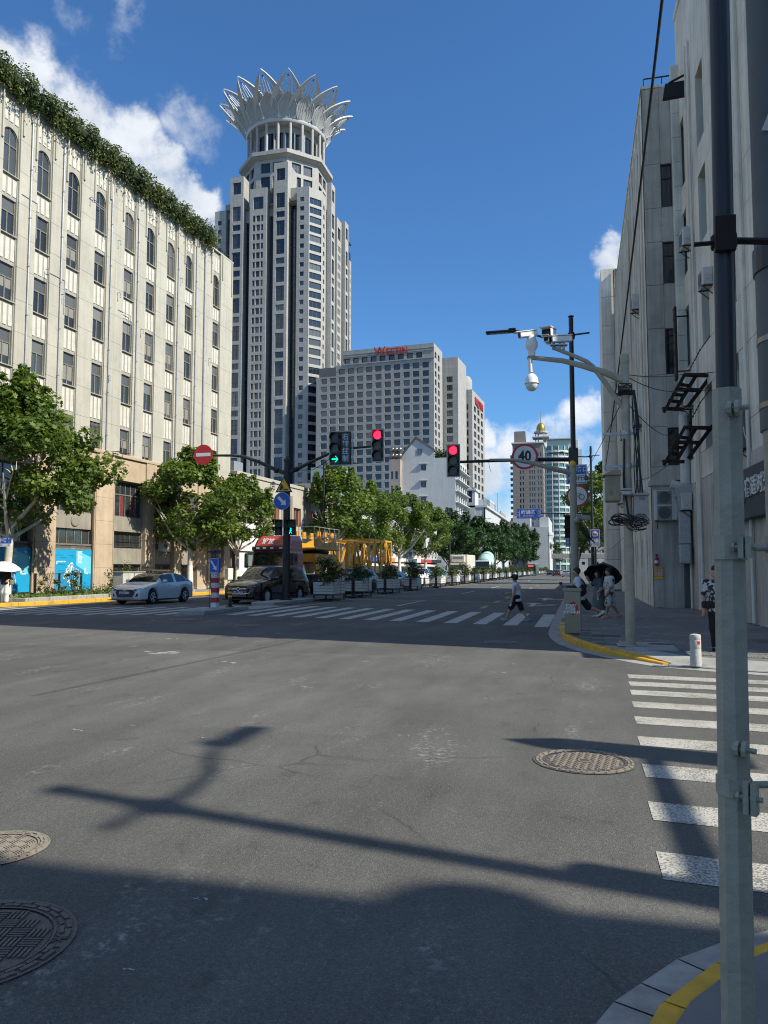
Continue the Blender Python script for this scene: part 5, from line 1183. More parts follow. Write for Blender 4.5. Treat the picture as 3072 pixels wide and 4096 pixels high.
g=MB(); g.T=Matrix.Translation((-.062,-.109,3.35))@Matrix.Rotation(R(-32),4,'Z')@Matrix.Rotation(R(25),4,'Y'); g.box(-.035,.055,-.006,.0,-.03,.03); s=g.build('tag_plate',M_CREAMP,t); g=MB(); g.T=Matrix.Translation((-.062,-.109,3.35))@Matrix.Rotation(R(-32),4,'Z')@Matrix.Rotation(R(25),4,'Y'); g.disc((0,-.008,0),.018,(0,-1,0),16); g.build('red_spot',mat('orange_red_spot',(.35,.07,.03),.6),s)

# ------------------------------------------------------------------ right hand buildings
M_RW=mat('pale_render',(.76,.72,.62),.85,var=.12,vscale=.5,streak=.28,grime=((.55,.52,.44),.6),bump=.1,bscale=25)
M_RG=mat('grey_render',(.50,.47,.41),.88,var=.2,vscale=.5,streak=.38,grime=((.32,.30,.26),.7),bump=.12,bscale=25)
M_RCORE=mat('joint_shadow',(.10,.10,.10),.9)
def small_window(parent,loc,rz,w,h,mul=(1,1),name='window',m=M_FRAME,gm=M_GLASS,bar=.05):
    f=MB(); f.box(0,bar,-.03,.03,0,h); f.box(w-bar,w,-.03,.03,0,h); f.box(bar,w-bar,-.03,.03,0,bar); f.box(bar,w-bar,-.03,.03,h-bar,h)
    for i in range(1,mul[0]): f.box(w*i/mul[0]-bar/2,w*i/mul[0]+bar/2,-.028,.028,bar,h-bar)
    for i in range(1,mul[1]): f.box(bar,w-bar,-.026,.026,h*(1-.32*i)-bar/2,h*(1-.32*i)+bar/2)
    o=f.build(name,m,parent,loc=loc,rz=rz); g=MB(); g.quad((0,.01,0),(w,.01,0),(w,.01,h),(0,.01,h)); g.build('pane',gm,o); return o
# far building: its end wall faces the camera, its long front faces the street
R1=thing('corner_building','grey five storey building with air conditioners beyond the right corner','building',(3.2,35.9,0))
H1=23.9; Y1=27
g=MB(); g.box(.3,16,.35,Y1,0,H1-.3); g.build('wall_core',M_RCORE,R1)
zl=[5.75,6.35,8.15,10.5,12.62,14.62,16.62,18.2,20.28,H1]
for z0,z1 in zip(zl[:-1],zl[1:]):
    g=MB(); g.bbox(0,.735,0,.36,z0+.008,z1-.008,.008); g.build('wall_panel',M_RG,R1)
us=[.74,1.215]; wz=[(6.4,8.1),(10.5,12.6),(14.65,16.6),(18.2,20.25)]
zs=sorted(set([5.75,H1]+[z for p in wz for z in p])); 
g=MB(); F=lambda u,v,z:(u,v,z); rc=grid_wall(g,F,us,zs,lambda i,k:any(abs(zs[k]-a)<1e-6 for a,b in wz),.16); g.build('window_strip',M_RG,R1)
for (a,b,c,d) in rc: small_window(R1,(a,.14,c),0,b-a,d-c,(1,2),m=M_BLACK)
for k in range(17):
    z0=5.3+k*1.135; g=MB(); g.bbox(1.22,1.62,-.42,.0,z0+.006,min(z0+1.13,24.6),.012); g.T=None; g.build('pier_panel',M_RW,R1)
g=MB(); g.box(1.25,1.6,-.39,.3,0,24.5); g.build('pier_core',M_RCORE,R1)
g=MB(); g.bbox(0,.82,-.01,.36,0,5.5,.01); g.box(.82,1.6,-.01,.36,0,5.4); g.build('base_wall',M_RG,R1)
g=MB(); g.bbox(-.12,.95,-.14,.36,5.5,5.74,.02); g.build('string_course',M_RG,R1)
# street front: panels with deep window slots (faces -x)
F=lambda u,v,z:(v,Y1-u,z)                        # u runs towards the camera
us=[0]; n=8; p=Y1/n
for i in range(n): us+=[p*i+.75,p*i+1.35,p*i+1.55,p*i+2.15] 
us+=[Y1]; rows=[(6.4,8.3),(10.3,12.6),(14.4,16.6),(18.3,20.4),(21.6,23.0)]
zs=[0,1.9,3.3,5.75]+[z for r_ in rows for z in r_]+[H1]
op=lambda i,k: (i%4 in (1,3) and k in (4,6,8,10,12)) or (i%4==1 and k==1)
g=MB(); rc=grid_wall(g,F,us,zs,op,.32); o=g.build('street_front',M_RW,R1)
for (a,b,c,d) in rc: small_window(R1,F(a,.3,c),R(-90),b-a,d-c,(1,1),m=M_BLACK)
for k in range(n*2):
    g=MB(); u=p*k/2+.45; g.box(-.10,.0,Y1-u-.05,Y1-u+.05,6.0,23.4); g.build('wall_fin',M_RW,R1)
g=MB(); g.box(-.06,.9,-.05,Y1,H1,H1+.12); g.build('coping',M_RW,R1)
g=MB(); g.bar((.1,.1,H1+.55),(1.4,.1,H1+.55),.05); 
for x in (.1,.5,.9,1.35): g.bar((x,.1,H1+.1),(x,.1,H1+.55),.035)
g.build('roof_railing',M_BLACK,R1)
for u in (1.0,2.2,5.6,9.5): g=MB(); g.cyl((-.09,u,.2),(-.09,u,22),.04,n=8); g.build('rain_pipe',M_RW,R1)
# stair tower at its far end
t=thing('stair_tower','pale panelled stair tower at the far end of the grey right building','building',(2.15,63.2,0)); 
for k in range(11): g=MB(); g.bbox(0,1.05,0,6,.2+k*2.35+.01,.2+(k+1)*2.35-.01,.015); g.build('wall_panel',M_RW,t)
g=MB(); g.box(.04,8,.04,5.9,0,26.0); g.build('wall_core',M_RCORE,t); g=MB(); g.box(.95,1.03,-.25,-.05,6,25.8); g.build('pipe_duct',M_BLACK,t)
t=thing('low_wall_building','low grey wall and shops farther along the right pavement','building',(3.4,69.3,0)); g=MB(); g.box(0,12,0,22,0,5); g.build('wall',M_RW,t)
for k in range(5): g=MB(); g.bbox(-.35,.0,1+k*4.2,3.6+k*4.2,2.9,3.5,.02); g.build('shop_sign',[M_RED,M_BLUE,M_SIGNW,M_YSIGN,M_BLUE][k],t)
# near building
RN=R(-90+2.85); R0=thing('shop_building','tall pale building with grooved panels above the hotel fascia at right','building',(4.72,36.0,0),RN); H0=27.0; L_=19.4
M_RN=mat('pale_cement',(.74,.70,.60),.85,var=.14,vscale=.5,streak=.28,grime=((.52,.49,.41),.6),bump=.1,bscale=25)
cols=[.75,4.65,8.6,12.5,16.4]; ww=1.3
g=MB(); g.box(-.0,L_,.38,14,0,H0-.2); g.build('wall_core',M_RCORE,R0)
rows=[(6.5,8.9),(10.6,13.2),(14.7,17.5),(18.7,21.7)]
zs=[5.45]+[z for r_ in rows for z in r_]+[H0]; us=[0]+[e for c in cols for e in (c-ww/2,c+ww/2)]+[L_]
for i in range(len(us)-1):
    for k in range(len(zs)-1):
        if i%2==1 and k%2==1:
            a,b,c,d=us[i],us[i+1],zs[k],zs[k+1]; q=MB()
            q.quad((a,0,c),(b,0,c),(b,.36,c),(a,.36,c)); q.quad((a,.36,d),(b,.36,d),(b,0,d),(a,0,d)); q.quad((a,0,c),(a,.36,c),(a,.36,d),(a,0,d)); q.quad((b,0,c),(b,0,d),(b,.36,d),(b,.36,c)); q.build('window_reveal',M_RN,R0)
            small_window(R0,(a,.33,c),0,ww,d-c,(2,2),m=M_FRAME,gm=glass('greenish_glass',(.03,.05,.052)))
        else:
            q=MB(); q.bbox(us[i]+.004,us[i+1]-.004,0,.37,zs[k]+.007,zs[k+1]-.007,.008); q.build('wall_panel',M_RN,R0)
q=MB(); q.bbox(-.02,L_,-.06,.4,H0,H0+.3,.02); q.build('coping',M_RN,R0)
q=MB(); q.bbox(0,L_,.0,.37,0,5.44,.01); q.build('base_wall',M_RG,R0)
q=MB(); q.bbox(6.3,L_,-.05,-.002,4.9,5.44,.01); q.build('cream_band',mat('cream_render',(.46,.44,.385),.85,var=.1,vscale=1,streak=.15),R0)
q=MB(); q.bbox(6.3,L_+1.0,-.30,-.003,3.35,4.88,.02); fs=q.build('fascia',mat('dark_blue_grey_fascia',(.035,.046,.055),.6,var=.15,vscale=1.5,streak=.15),R0)
M_LET=mat('fascia_letter',(.62,.62,.58),.5)
for i,ch in enumerate('宿适时光'): text(ch,.60,M_LET,fs,(11.2+i*.66,-.34,4.22),(1,0,0),(0,0,1),.03,bold=.012)
q=MB(); q.cyl((10.45,-.30,4.2),(10.45,-.36,4.2),.36,n=28); lg=q.build('round_logo',mat('dusty_pink',(.42,.30,.36),.5),fs); text('SS',.34,mat('pale_pink',(.7,.6,.66),.5),lg,(10.45,-.365,4.2))
for u in (2.6,3.0,6.9,10.4): q=MB(); q.cyl((u,-.09,.2),(u,-.09,H0-3),.055,n=8); q.build('rain_pipe',M_RW,R0)
def onR0(u,v,z): return Matrix.Translation(R0.location)@Matrix.Rotation(RN,4,'Z')@Vector((u,v,z))
G_AC='air conditioner units on the right buildings'
ac_unit('white air conditioner high on the pale right building beside a rusty bracket',onR0(1.9,0,15.3),RN,.9,.75,.4,1,G_AC)
ac_unit('white air conditioner above the upper rusty sign frame',onR0(1.5,0,8.6),RN,.9,1.35,.45,2,G_AC)
ac_unit('small white air conditioner beside the vent duct near the corner',onR0(.45,-.05,4.35),RN,.72,.72,.42,1,G_AC)
ac_unit('air conditioner half hidden behind the black upper pole',onR0(5.2,0,12.4),RN,.85,.65,.35,1,G_AC)
ac_unit('air conditioner by the window at the right picture edge',onR0(9.4,-.0,5.6),RN,.85,1.3,.35,2,G_AC,mat('dim_metal',(.16,.155,.15),.6))
big=ac_unit('large two fan air conditioner on the grey end wall',(3.27,35.86,3.95),0,1.13,1.32,.42,2,G_AC)
text('GREE',.12,M_SIGNB,big,(.93,-.43,1.17)); q=MB(); q.poly([(.88,-.426,.05),(1.12,-.426,.05),(1.12,-.426,.28)]); q.build('sticker',mat('purple_sticker',(.16,.07,.16),.5),big)
for (y,z,w,h,lab) in ((40.0,14.7,.8,.75,'air conditioner on the street front, highest of the column'),(50,13.2,.8,.8,'air conditioner on the street front beside the camera pole top'),(40.6,9.0,.85,.8,'air conditioner on the street front level with the upper sign frame'),(52,10.2,.8,.75,'air conditioner behind the camera pole shaft'),(58,6.5,.8,.75,'air conditioner low on the street front above the brown cabinet'),(38.6,4.6,.8,.95,'tall case on the street front behind the grey cabinet')):
    ac_unit(lab,(3.18,y,z),R(-90),w,h,.38,1,G_AC)
# vent duct in the corner
t=thing('vent_duct','boxy metal ventilation duct running down the corner of the end wall','duct',(4.05,35.4,0)); 
q=MB(); q.bbox(.05,.75,-.35,.05,4.9,5.5,.02); q.prism([(.1,-.45,4.9),(.75,-.45,4.9),(.6,-.45,4.3),(.18,-.45,4.3)],(0,.4,0)); q.bbox(.15,.62,-.4,.05,2.9,4.3,.02); q.build('duct_body',M_GALV,t); q=MB(); q.bbox(.12,.6,-.55,.0,1.95+.1,2.88,.05); q.build('outlet_hood',M_GALV,t); q=MB(); q.cyl((.5,-.1,5.2),(.5,-.1,8.5),.22,n=12); q.tube([(.5,-.1,5.4),(.2,-.2,5.4),(-.1,-.2,5.5)],.2,10); q.build('flexible_pipe',M_CREAMP,t)
q=MB(); q.bar((-.4,-.05,2.62),(.15,-.05,2.62),.04); q.build('stay',M_GALV,t)
q=MB(); q.cyl((.62,-.12,.15),(.62,-.12,5.0),.05,n=8); q.build('drain_pipe',M_RW,t)
# notice and extinguisher on the end wall
t=thing('notice_board','orange and yellow paper notice low on the grey end wall','notice',(3.22,35.87,1.38)); q=MB(); q.box(0,.37,-.01,.02,.1,.56); s=q.build('sheet',mat('orange_paper',(.55,.23,.05),.6),t); q=MB(); q.box(0,.37,-.012,.02,0,.1); q.build('yellow_strip',M_YSIGN,s)
for i,w_ in enumerate(('消防器材','灭火器箱','严禁挪用')):
    for j,ch in enumerate(w_): text(ch,.10,M_SIGNW,s,(.07+.115*i,-.013,.50-.112*j))
t=thing('fire_extinguisher','small red fire extinguisher hung above the orange notice','fire extinguisher',(3.33,35.82,1.98)); q=MB(); q.lathe([(.075,0),(.085,.03),(.085,.3),(.05,.38),(.03,.4)],n=14); q.build('cylinder',mat('extinguisher_red',(.30,.02,.02),.4),t,smooth=True); q=MB(); q.cyl((0,0,.4),(0,0,.47),.025,n=8); q.bar((-.05,0,.47),(.08,0,.50),.03); q.build('valve',M_BLACK,t); q=MB(); q.lathe([(.087,.1),(.087,.22)],n=14); q.build('label_band',M_SIGNW,t)
# dark panel sign at the roof
t=thing('projecting_panel','dark square panel on a bracket projecting from the building edge','sign',(4.6,33.5,0)); a,b,c,d=[at(x,y,33.5)-Vector((4.6,33.5,0)) for x,y in ((2660,335),(2752,318),(2742,376),(2652,392))]
q=MB(); q.prism([a,b,c,d],(0,.25,0)); q.build('panel',mat('black_panel',(.01,.01,.012),.7),t); q=MB(); q.bar(at(2675,333,33.5)-Vector((4.6,33.5,0)),at(2752,292,33.5)-Vector((4.6,33.5,0)),.07); q.bar(b,at(2752,292,33.5)-Vector((4.6,33.5,0)),.06); q.build('stay',M_RUST,t)
# rusty sign frames
def frame(dy,label):
    Y=31.0; t=thing('sign_frame',label,'iron frame',(4.3,Y,0),0,'rusty sign frames on the right building'); o=Vector((4.3,Y,0)); P=lambda x,y,v=0: at(x,y+dy,Y)-o+Vector((0,v,0))
    q=MB(); q.bar(P(2655,1650),P(2742,1492),.09,.12); q.build('rail',M_RUST,t); q=MB(); q.bar(P(2705,1635,.3),P(2790,1492,.3),.1,.14); q.build('rail',M_RUST,t); q=MB(); q.bar(P(2760,1615,.5),P(2860,1480,.5),.1,.14); q.build('rail',M_RUST,t)
    for (x0,y0,x1,y1,w) in ((2652,1632,2740,1630,.16),(2742,1496,2860,1494,.18),(2705,1555,2800,1553,.2),(2690,1575,2740,1573,.06),(2675,1600,2722,1600,.06),(2722,1535,2765,1535,.06)):
        q=MB(); q.bar(P(x0,y0,.1),P(x1,y1,.35),w,.12); q.build('rung',M_RUST,t)
    q=MB(); pts=[P(2758,1480),P(2800,1400),P(2850,1330)]; q.tube(pts,.018,5)
    for k in range(7): c=pts[0].lerp(pts[1],k/6); q.ball(c,.035,n=6,m=4)
    q.build('chain',M_RUST,t); return t
frame(0,'upper rusty iron sign frame hung by a chain on the right building'); frame(212,'lower rusty iron sign frame hung by a chain on the right building')
# vertical dark sign strip on the near facade
t=thing('strip_sign','narrow dark vertical sign with faded characters on the right building','sign',onR0(1.35,-.02,9.9),RN); q=MB(); q.bbox(-.2,.2,-.6,-.5,0,3.2,.02); s=q.build('board',M_BLACKM,t)
for i,ch in enumerate('快捷酒店住宿'): text(ch,.34,mat('faded_letter',(.16,.15,.14),.7),s,(0,-.605,2.9-.5*i))
q=MB(); q.bar((0,-.5,.4),(0,.0,.4),.05); q.bar((0,-.5,2.8),(0,0,2.8),.05); q.build('bracket',M_RUST,t)
# overhead cables
def cable(label,pts,r=.012,sag=0,n=14):
    A_,B_=Vector(pts[0]),Vector(pts[-1]); q=MB()
    if len(pts)==2: P=[A_.lerp(B_,k/n)-Vector((0,0,sag*4*(k/n)*(1-k/n))) for k in range(n+1)]
    else: P=pts
    c=A_; q.tube([Vector(p)-c for p in P],r,5); o=q.build('overhead_cable',M_CABLE,loc=c); tag(o,label,'cable','overhead cables on the right'); return o
cable('thick black cable dropping from the top of the picture past the grey building',(at(2655,-60,8.0),at(2420,1880,40)),.018,.25)
cable('thin cable from the camera pole top towards the right building',(at(2495,1497,18),at(2750,1492,30)),.012,.1); cable('thin cable sagging under the upper sign frame',(at(2495,1500,18),at(2760,1550,30)),.012,.25); cable('cable looping from the pole to the end wall window',(at(2510,1612,18),at(2690,1740,35)),.012,.25)
cable('cable crossing behind the near pole to the right building edge',(at(2740,1494,30),at(3060,1455,26)),.012,.08); cable('cable running down in front of the hotel fascia',(at(2790,1560,30),at(3060,1500,27)),.011,.2); cable('wire slanting from the fascia to the window sill',(at(2935,1850,27),at(3010,1700,27)),.011,.15)
cable('wire from the lamp post to the low roof',(at(2345,1910,37),at(2480,1925,35)),.012,.05); cable('slanting wire before the grey end wall',(at(2540,1925,30),at(2680,1850,34)),.011,.15); cable('long slanting wire left of the camera pole',(at(2345,1880,40),at(2490,1600,20)),.011,.1); cable('wire slanting down to the pavement wall',(at(2440,2200,50),at(2640,1990,36)),.011,.1)
# building behind the camera on the near corner: shades the foreground
t=thing('corner_building','stepped grey building behind the camera whose shadow covers the foreground','building',(14,0,0)); 
for (z0,z1,yn) in ((0,13.5,1.40),(13.5,16.5,.62)): q=MB(); q.box(0,18,-30,yn,z0,z1); q.build('storey_block',M_RG,t)
q=MB(); q.ball((.3,1.25,13.45),.45,.4,.3); q.build('shadow_ball',M_RG,t)  # unseen ball, added only to bulge the edge of the foreground shadow
# stainless litter bin, granite bollard
t=thing('litter_bin','stainless steel bin with a red sticker on the kerb corner','bin',(-.17,21.05,.15),R(-3)); 
q=MB(); w0,w1=.205,.185; H=1.10
q.add([(-w0,-.17,.02),(w0,-.17,.02),(w0,.17,.02),(-w0,.17,.02),(-w0*1.0,-.17,H),(w0*.97,-.17,H),(w0*.97,.17,H),(-w0,.17,H)],[(0,3,2,1),(4,5,6,7),(0,1,5,4),(1,2,6,5),(2,3,7,6),(3,0,4,7)]); q.build('body',M_STEEL,t)
q=MB(); q.bbox(-.235,.235,-.2,.2,H,H+.085,.012); q.build('lid',M_STEEL,t); q=MB(); q.box(-.212,-.206,-.1,.1,.75,.95); q.build('slot',M_BLACKM,t)
M_STK=mat('red_sticker',(.42,.02,.03),.4)
q=MB(); q.poly([(x*.20+.01,-.174,.66+z*.19) for x,z in ((-.35,.8),(.1,.95),(.3,.85),(.62,.3),(.75,-.35),(.4,-.85),(-.2,-.95),(-.35,-.6),(-.5,.2))]); s=q.build('sticker',M_STK,t)
for i,w_ in enumerate(('讲文明','树新风','垃圾不乱扔')): text(w_,.085,M_SIGNW,s,(-.045+.025*(i==2),-.178,.72-.085*i),bold=.006)
t=thing('bollard','round speckled granite bollard with red reflector at the kerb ramp','bollard',(2.08,15.45,.045)); t.scale=(.80,.80,.76); M_GRAN=mat('speckled_granite',(.42,.415,.40),.7,var=.45,vscale=60,bump=.3,bscale=90)
q=MB(); q.lathe([(.125,0),(.125,.40),(.122,.41),(.122,.42),(.125,.43),(.125,.62),(.121,.63),(.121,.64),(.125,.65),(.125,.73),(.115,.76),(.06,.775)],n=24); q.build('stone',M_GRAN,t,smooth=True); q=MB()
for i in range(4): 
    a0=R(-78+i*9); a1=R(-78+(i+1)*9); q.quad((math.cos(a0)*.127,math.sin(a0)*.127,.53),(math.cos(a1)*.127,math.sin(a1)*.127,.53),(math.cos(a1)*.127,math.sin(a1)*.127,.61),(math.cos(a0)*.127,math.sin(a0)*.127,.61))
q.build('reflector',mat('red_reflector',(.5,.02,.03),.3),t)

# ------------------------------------------------------------------ background buildings
M_STONE=mat('pale_granite_cladding',(.37,.365,.345),.7,var=.08,vscale=.2,streak=.08,joints=(1.8,.92,.045,.62))
M_STONE2=mat('hotel_stone',(.34,.34,.328),.75,var=.06,vscale=.2,streak=.1,joints=(1.61,1.46,.05,.68))
M_MULL=mat('dark_mullion',(.05,.055,.06),.5)
M_SILVER=mat('silver_petal_metal',(.48,.49,.49),.5,.12,var=.1,vscale=.5); M_SILVER2=mat('dull_petal_metal',(.36,.37,.37),.55,.15,var=.1,vscale=.4)
WCACHE={}
def far_window(parent,w,h,loc,rz=0,mul=(1,1),gm=None,bar=.09,name='window',fm=None):
    gm=gm or M_GLASSB; fm=fm or M_MULL; k=(round(w,2),round(h,2),mul,gm.name,fm.name,bar)
    if k not in WCACHE:
        g=MB(); g.m=0; g.quad((0,0,0),(w,0,0),(w,0,h),(0,0,h)); g.m=1
        for i in range(mul[0]+1): x=(w-bar)*i/mul[0]; g.box(x,x+bar,-.06,-.005,0,h)
        for j in range(mul[1]+1): z=(h-bar)*j/mul[1]; g.box(0,w,-.055,-.006,z,z+bar)
        WCACHE[k]=g.mesh('window',[gm,fm])
    return obj(name,WCACHE[k],parent,loc,rz)
def facade(parent,us,zs,op,depth,wallm,F=None,rz=0,mul=(1,1),gm=None,name='wall',fm=None,bar=.09):
    F=F or (lambda u,v,z:(u,v,z)); g=MB(); rc=grid_wall(g,F,us,zs,op,depth); g.build(name,wallm,parent)
    for (a,b,c,d) in rc: far_window(parent,b-a,d-c,F(a,depth-.01,c),rz,mul if not callable(mul) else mul(b-a,d-c),gm,bar,fm=fm)
    return rc
def rows_of(z0,pitch,n,h): 
    r=[]
    for i in range(n): r+=[z0+pitch*i,z0+pitch*i+h]
    return r
# ---- lotus crown tower
YF=262.0; TCX=at(1032,1000,YF).x; TCY=YF+22
TW=thing('skyscraper','pale stone skyscraper crowned with a ring of metal lotus petals','skyscraper',(TCX,TCY,0))
def tx(px): return at(px,1000,YF).x-TCX
def tz(py,px=1080): return at(px,py,YF).z
FL=3.58
def pillar(x0,x1,v0,v1,ztop,kind,face=0):
    """face 0: front (-y), 1: right (+x) side, in tower axes; windows cut in the front of the pillar"""
    w=x1-x0
    if face==0: F=lambda u,v,z:(x0+u,v0+v,z); rz=0
    D=v1-v0
    if face==1:
        F=lambda u,v,z:(-v0-v,x0+u,z); rz=R(90)
    g=MB(); q=lambda u,v,z:F(u,v,z)
    g.quad(q(0,D,0),q(0,0,0),q(0,0,ztop),q(0,D,ztop)); g.quad(q(w,0,0),q(w,D,0),q(w,D,ztop),q(w,0,ztop)); g.quad(q(0,0,ztop),q(w,0,ztop),q(w,D,ztop),q(0,D,ztop)); g.build('pillar_side',M_STONE,TW)
    if kind=='big':
        us=[0,w*.20,w*.80,w]; zs=[0,8]; 
        tops=[]; z=ztop-2.3; tops.append((z-4.6,z)); z=ztop-11.8; k=0
        while z>14:
            if k%3==1: tops.append((z-2.3,z)); z-=FL
            else: tops.append((z-5.75,z)); z-=2*FL
            k+=1
        tops=sorted(tops); zs=[0]+[e for t_ in tops for e in t_]+[ztop]
        facade(TW,us,zs,lambda i,k:i==1 and k%2==1,.35,M_STONE,F,rz,lambda a,b:(3,3 if b>3 else 1),bar=.12,name='pillar_front')
    elif kind=='triple':
        us=[0,w*.19,w*.33,w*.39,w*.61,w*.67,w*.80,w]; n=int((ztop-24)/FL); zs=[0]+rows_of(ztop-13-FL*(n-1)+.0,FL,n,2.35)+[ztop-8.2,ztop-3.4,ztop]
        nz=len(zs); op=lambda i,k:(k%2==1 and k<nz-4 and i in (1,3,5))
        facade(TW,us,zs[:-3]+[zs[-3]],op,.6,M_STONE,F,rz,(1,1),name='pillar_front')
        facade(TW,[0,w*.2,w*.8,w],[zs[-3],zs[-2],ztop],lambda i,k:i==1 and k==0,.4,M_STONE,F,rz,(4,4),bar=.12,name='pillar_top')
    elif kind=='single':
        us=[0,w*.26,w*.60,w]; n=int((ztop-20)/FL); zs=[0]+rows_of(ztop-5.6-FL*(n-1),FL,n,1.7)+[ztop]
        facade(TW,us,zs,lambda i,k:k%2==1 and i==1,.4,M_STONE,F,rz,name='pillar_front')
    elif kind=='plain':
        g=MB(); g.quad(q(0,0,0),q(w,0,0),q(w,0,ztop),q(0,0,ztop)); g.build('pillar_front',M_STONE,TW)
HB=22.0
P1=(tx(918),tx(971)); P2=(tx(998),tx(1066)); P3=(tx(1094),tx(1150)); PL=(tx(853),tx(898)); PR=(tx(1184),tx(1233))
pillar(*P1,-HB,-HB+5,tz(690),'big'); pillar(*P2,-HB-.2,-HB+5,tz(748),'triple'); pillar(*P3,-HB-.4,-HB+9,tz(658),'big')
pillar(*PL,-HB+1,-HB+6,tz(815),'single'); pillar(*PR,-HB+.5,-HB+6,tz(761),'single')
# dark glass strips between, with their caps
gl=MB(); xs=[(PL[1],P1[0],tz(845)),(P1[1],P2[0],tz(868)),(P2[1],P3[0],tz(852)),(P3[1],PR[0],tz(800))]
for a,b,zt in xs:
    g=MB(); g.quad((a,-HB+3.6,0),(b,-HB+3.6,0),(b,-HB+3.6,zt),(a,-HB+3.6,zt)); s=g.build('glass_strip',M_GLASSB,TW)
    g=MB(); g.box(a,b,-HB+2.6,-HB+5,zt,zt+5); g.build('strip_cap',M_STONE,TW)
    g=MB()
    for k in range(int(zt/FL)): g.box(a,b,-HB+3.5,-HB+3.58,zt-FL*(k+1),zt-FL*(k+1)+.14)
    g.box((a+b)/2-.06,(a+b)/2+.06,-HB+3.49,-HB+3.57,0,zt); g.build('mullion_grid',M_MULL,s)
# chamfered corners: right one is lit and banded with wide windows
xr=PR[1]; ch=5.0; ztc=tz(765)
def slant(xa,ya,xb,yb,zt,kind,name='corner_wall'):
    l=math.hypot(xb-xa,yb-ya); an=math.atan2(yb-ya,xb-xa); F=lambda u,v,z:(xa+math.cos(an)*u-math.sin(an)*v,ya+math.sin(an)*u+math.cos(an)*v,z)
    n=int((zt-22)/FL)
    if kind=='wide': us=[0,l*.05,l*.95,l]; zs=[0]+rows_of(zt-6.2-FL*(n-1),FL,n,2.5)+[zt]; op=lambda i,k:k%2==1 and i==1; mul=(3,1)
    else: us=[0,l*.3,l*.62,l]; zs=[0]+rows_of(zt-6.2-FL*(n-1),FL,n,1.8)+[zt]; op=lambda i,k:k%2==1 and i==1; mul=(1,1)
    facade(TW,us,zs,op,.35,M_STONE,F,an,mul,name=name)
yr=-HB+.5
slant(xr,yr,xr+ch*.72,yr+ch*.9,ztc,'wide'); slant(xr+ch*.72,yr+ch*.9,xr+ch*.74,yr+ch*.9+4.5,ztc-.3,'small')
slant(PL[0]-1.2,-HB+5,PL[0],-HB+1,tz(815),'small')
g=MB(); XB=xr+ch*.74; YB=yr+ch*.9+4.5
g.poly([(PL[0],-HB+1,tz(815)),(PR[1],yr,tz(815)),(XB,YB,tz(815)),(XB,HB,tz(815)),(PL[0]-1,HB,tz(815))]); g.build('roof_deck',M_STONE,TW)
# right hand side: body glass then three lit pillars
g=MB(); g.quad((XB-.6,YB-.2,0),(XB-.6,HB,0),(XB-.6,HB,tz(850)),(XB-.6,YB-.2,tz(850))); g.build('glass_strip',M_GLASSB,TW)
pillar(YB+.6,YB+5.2,-XB-1.9,-XB,tz(705),'big',1); pillar(YB+6.2,YB+12.0,-XB-2.4,-XB,tz(820),'triple',1); pillar(YB+13.2,YB+17.6,-XB-3.6,-XB,tz(805),'big',1); pillar(YB+18.2,YB+20.6,-XB-3.9,-XB,tz(950),'single',1)
# upper octagon, cornice, drum
OR=19.2; zc0,zc1=tz(860),at(1125,590,267).z
OY=3.0
def octo(r,z,off=0): return [(math.cos(R(22.5+45*k+off))*r,OY+math.sin(R(22.5+45*k+off))*r,z) for k in range(8)]
OX=at(1135,600,YF+22).x-TCX
for k in range(8):
    a,b=octo(17.0,0)[k-1],octo(17.0,0)[k]; l=math.hypot(b[0]-a[0],b[1]-a[1]); an=math.atan2(b[1]-a[1],b[0]-a[0]); F=lambda u,v,z,a=a,an=an:(OX+a[0]+math.cos(an)*u-math.sin(an)*v,a[1]+math.sin(an)*u+math.cos(an)*v,z)
    facade(TW,[0,l*.16,l*.46,l*.54,l*.84,l],[zc0-8,zc0+2,zc1-8.5,zc1-7,zc1-3,zc1-.5],lambda i,k:i in (1,3) and k in (1,3),.6,M_STONE,F,an,lambda a,b:(3,5 if b>5 else 2),bar=.14,name='octagon_wall')
g=MB(); g.T=Matrix.Translation((OX,0,0))
A_,B_,C_=octo(17.1,zc1-1.6),octo(OR,zc1-.6),octo(OR,zc1+.9)
for P,Q in ((A_,B_),(B_,C_)): g.add(P+Q,[(k,(k+1)%8,8+(k+1)%8,8+k) for k in range(8)])
g.add(C_,[tuple(range(8))]); g.build('cornice',M_STONE,TW)
DR=15.6; zr=at(1135,480,272).z; ZT=at(1135,280,262.5).z; ZI=at(1135,368,268).z
g=MB(); g.lathe([(DR-3,zc1),(DR-3,zr-.5)],(OX,OY,0),48); s=g.build('drum_glass',M_GLASSB,TW)
for zz,h,r in ((zc1+.5,1.2,DR-2.7),(zr-3.4,2.8,DR-2.6),(zc1+3.4,.8,DR-2.6)): g=MB(); g.lathe([(r,zz),(r,zz+h)],(OX,OY,0),48); g.build('drum_band',M_STONE,TW)
for k in range(20):
    a=R(18*k+9); g=MB(); g.cyl((OX+math.cos(a)*DR*.985,OY+math.sin(a)*DR*.985,zc1+.6),(OX+math.cos(a)*DR*.985,OY+math.sin(a)*DR*.985,zr-.4),.62,n=10); g.build('column',M_STONE,TW,smooth=True)
    a=R(18*k); g=MB(); g.cyl((OX+math.cos(a)*(DR-2.6),OY+math.sin(a)*(DR-2.6),zc1+1),(OX+math.cos(a)*(DR-2.6),OY+math.sin(a)*(DR-2.6),zr-2),.45,n=8); g.build('inner_column',M_STONE,TW)
g=MB(); g.lathe([(DR-2.8,zr-.6),(DR+.5,zr-.6),(DR+.9,zr),(DR+.9,zr+.9),(DR-3,zr+1.2)],(OX,OY,0),64); g.build('ring_cornice',M_SILVER,TW,smooth=True)
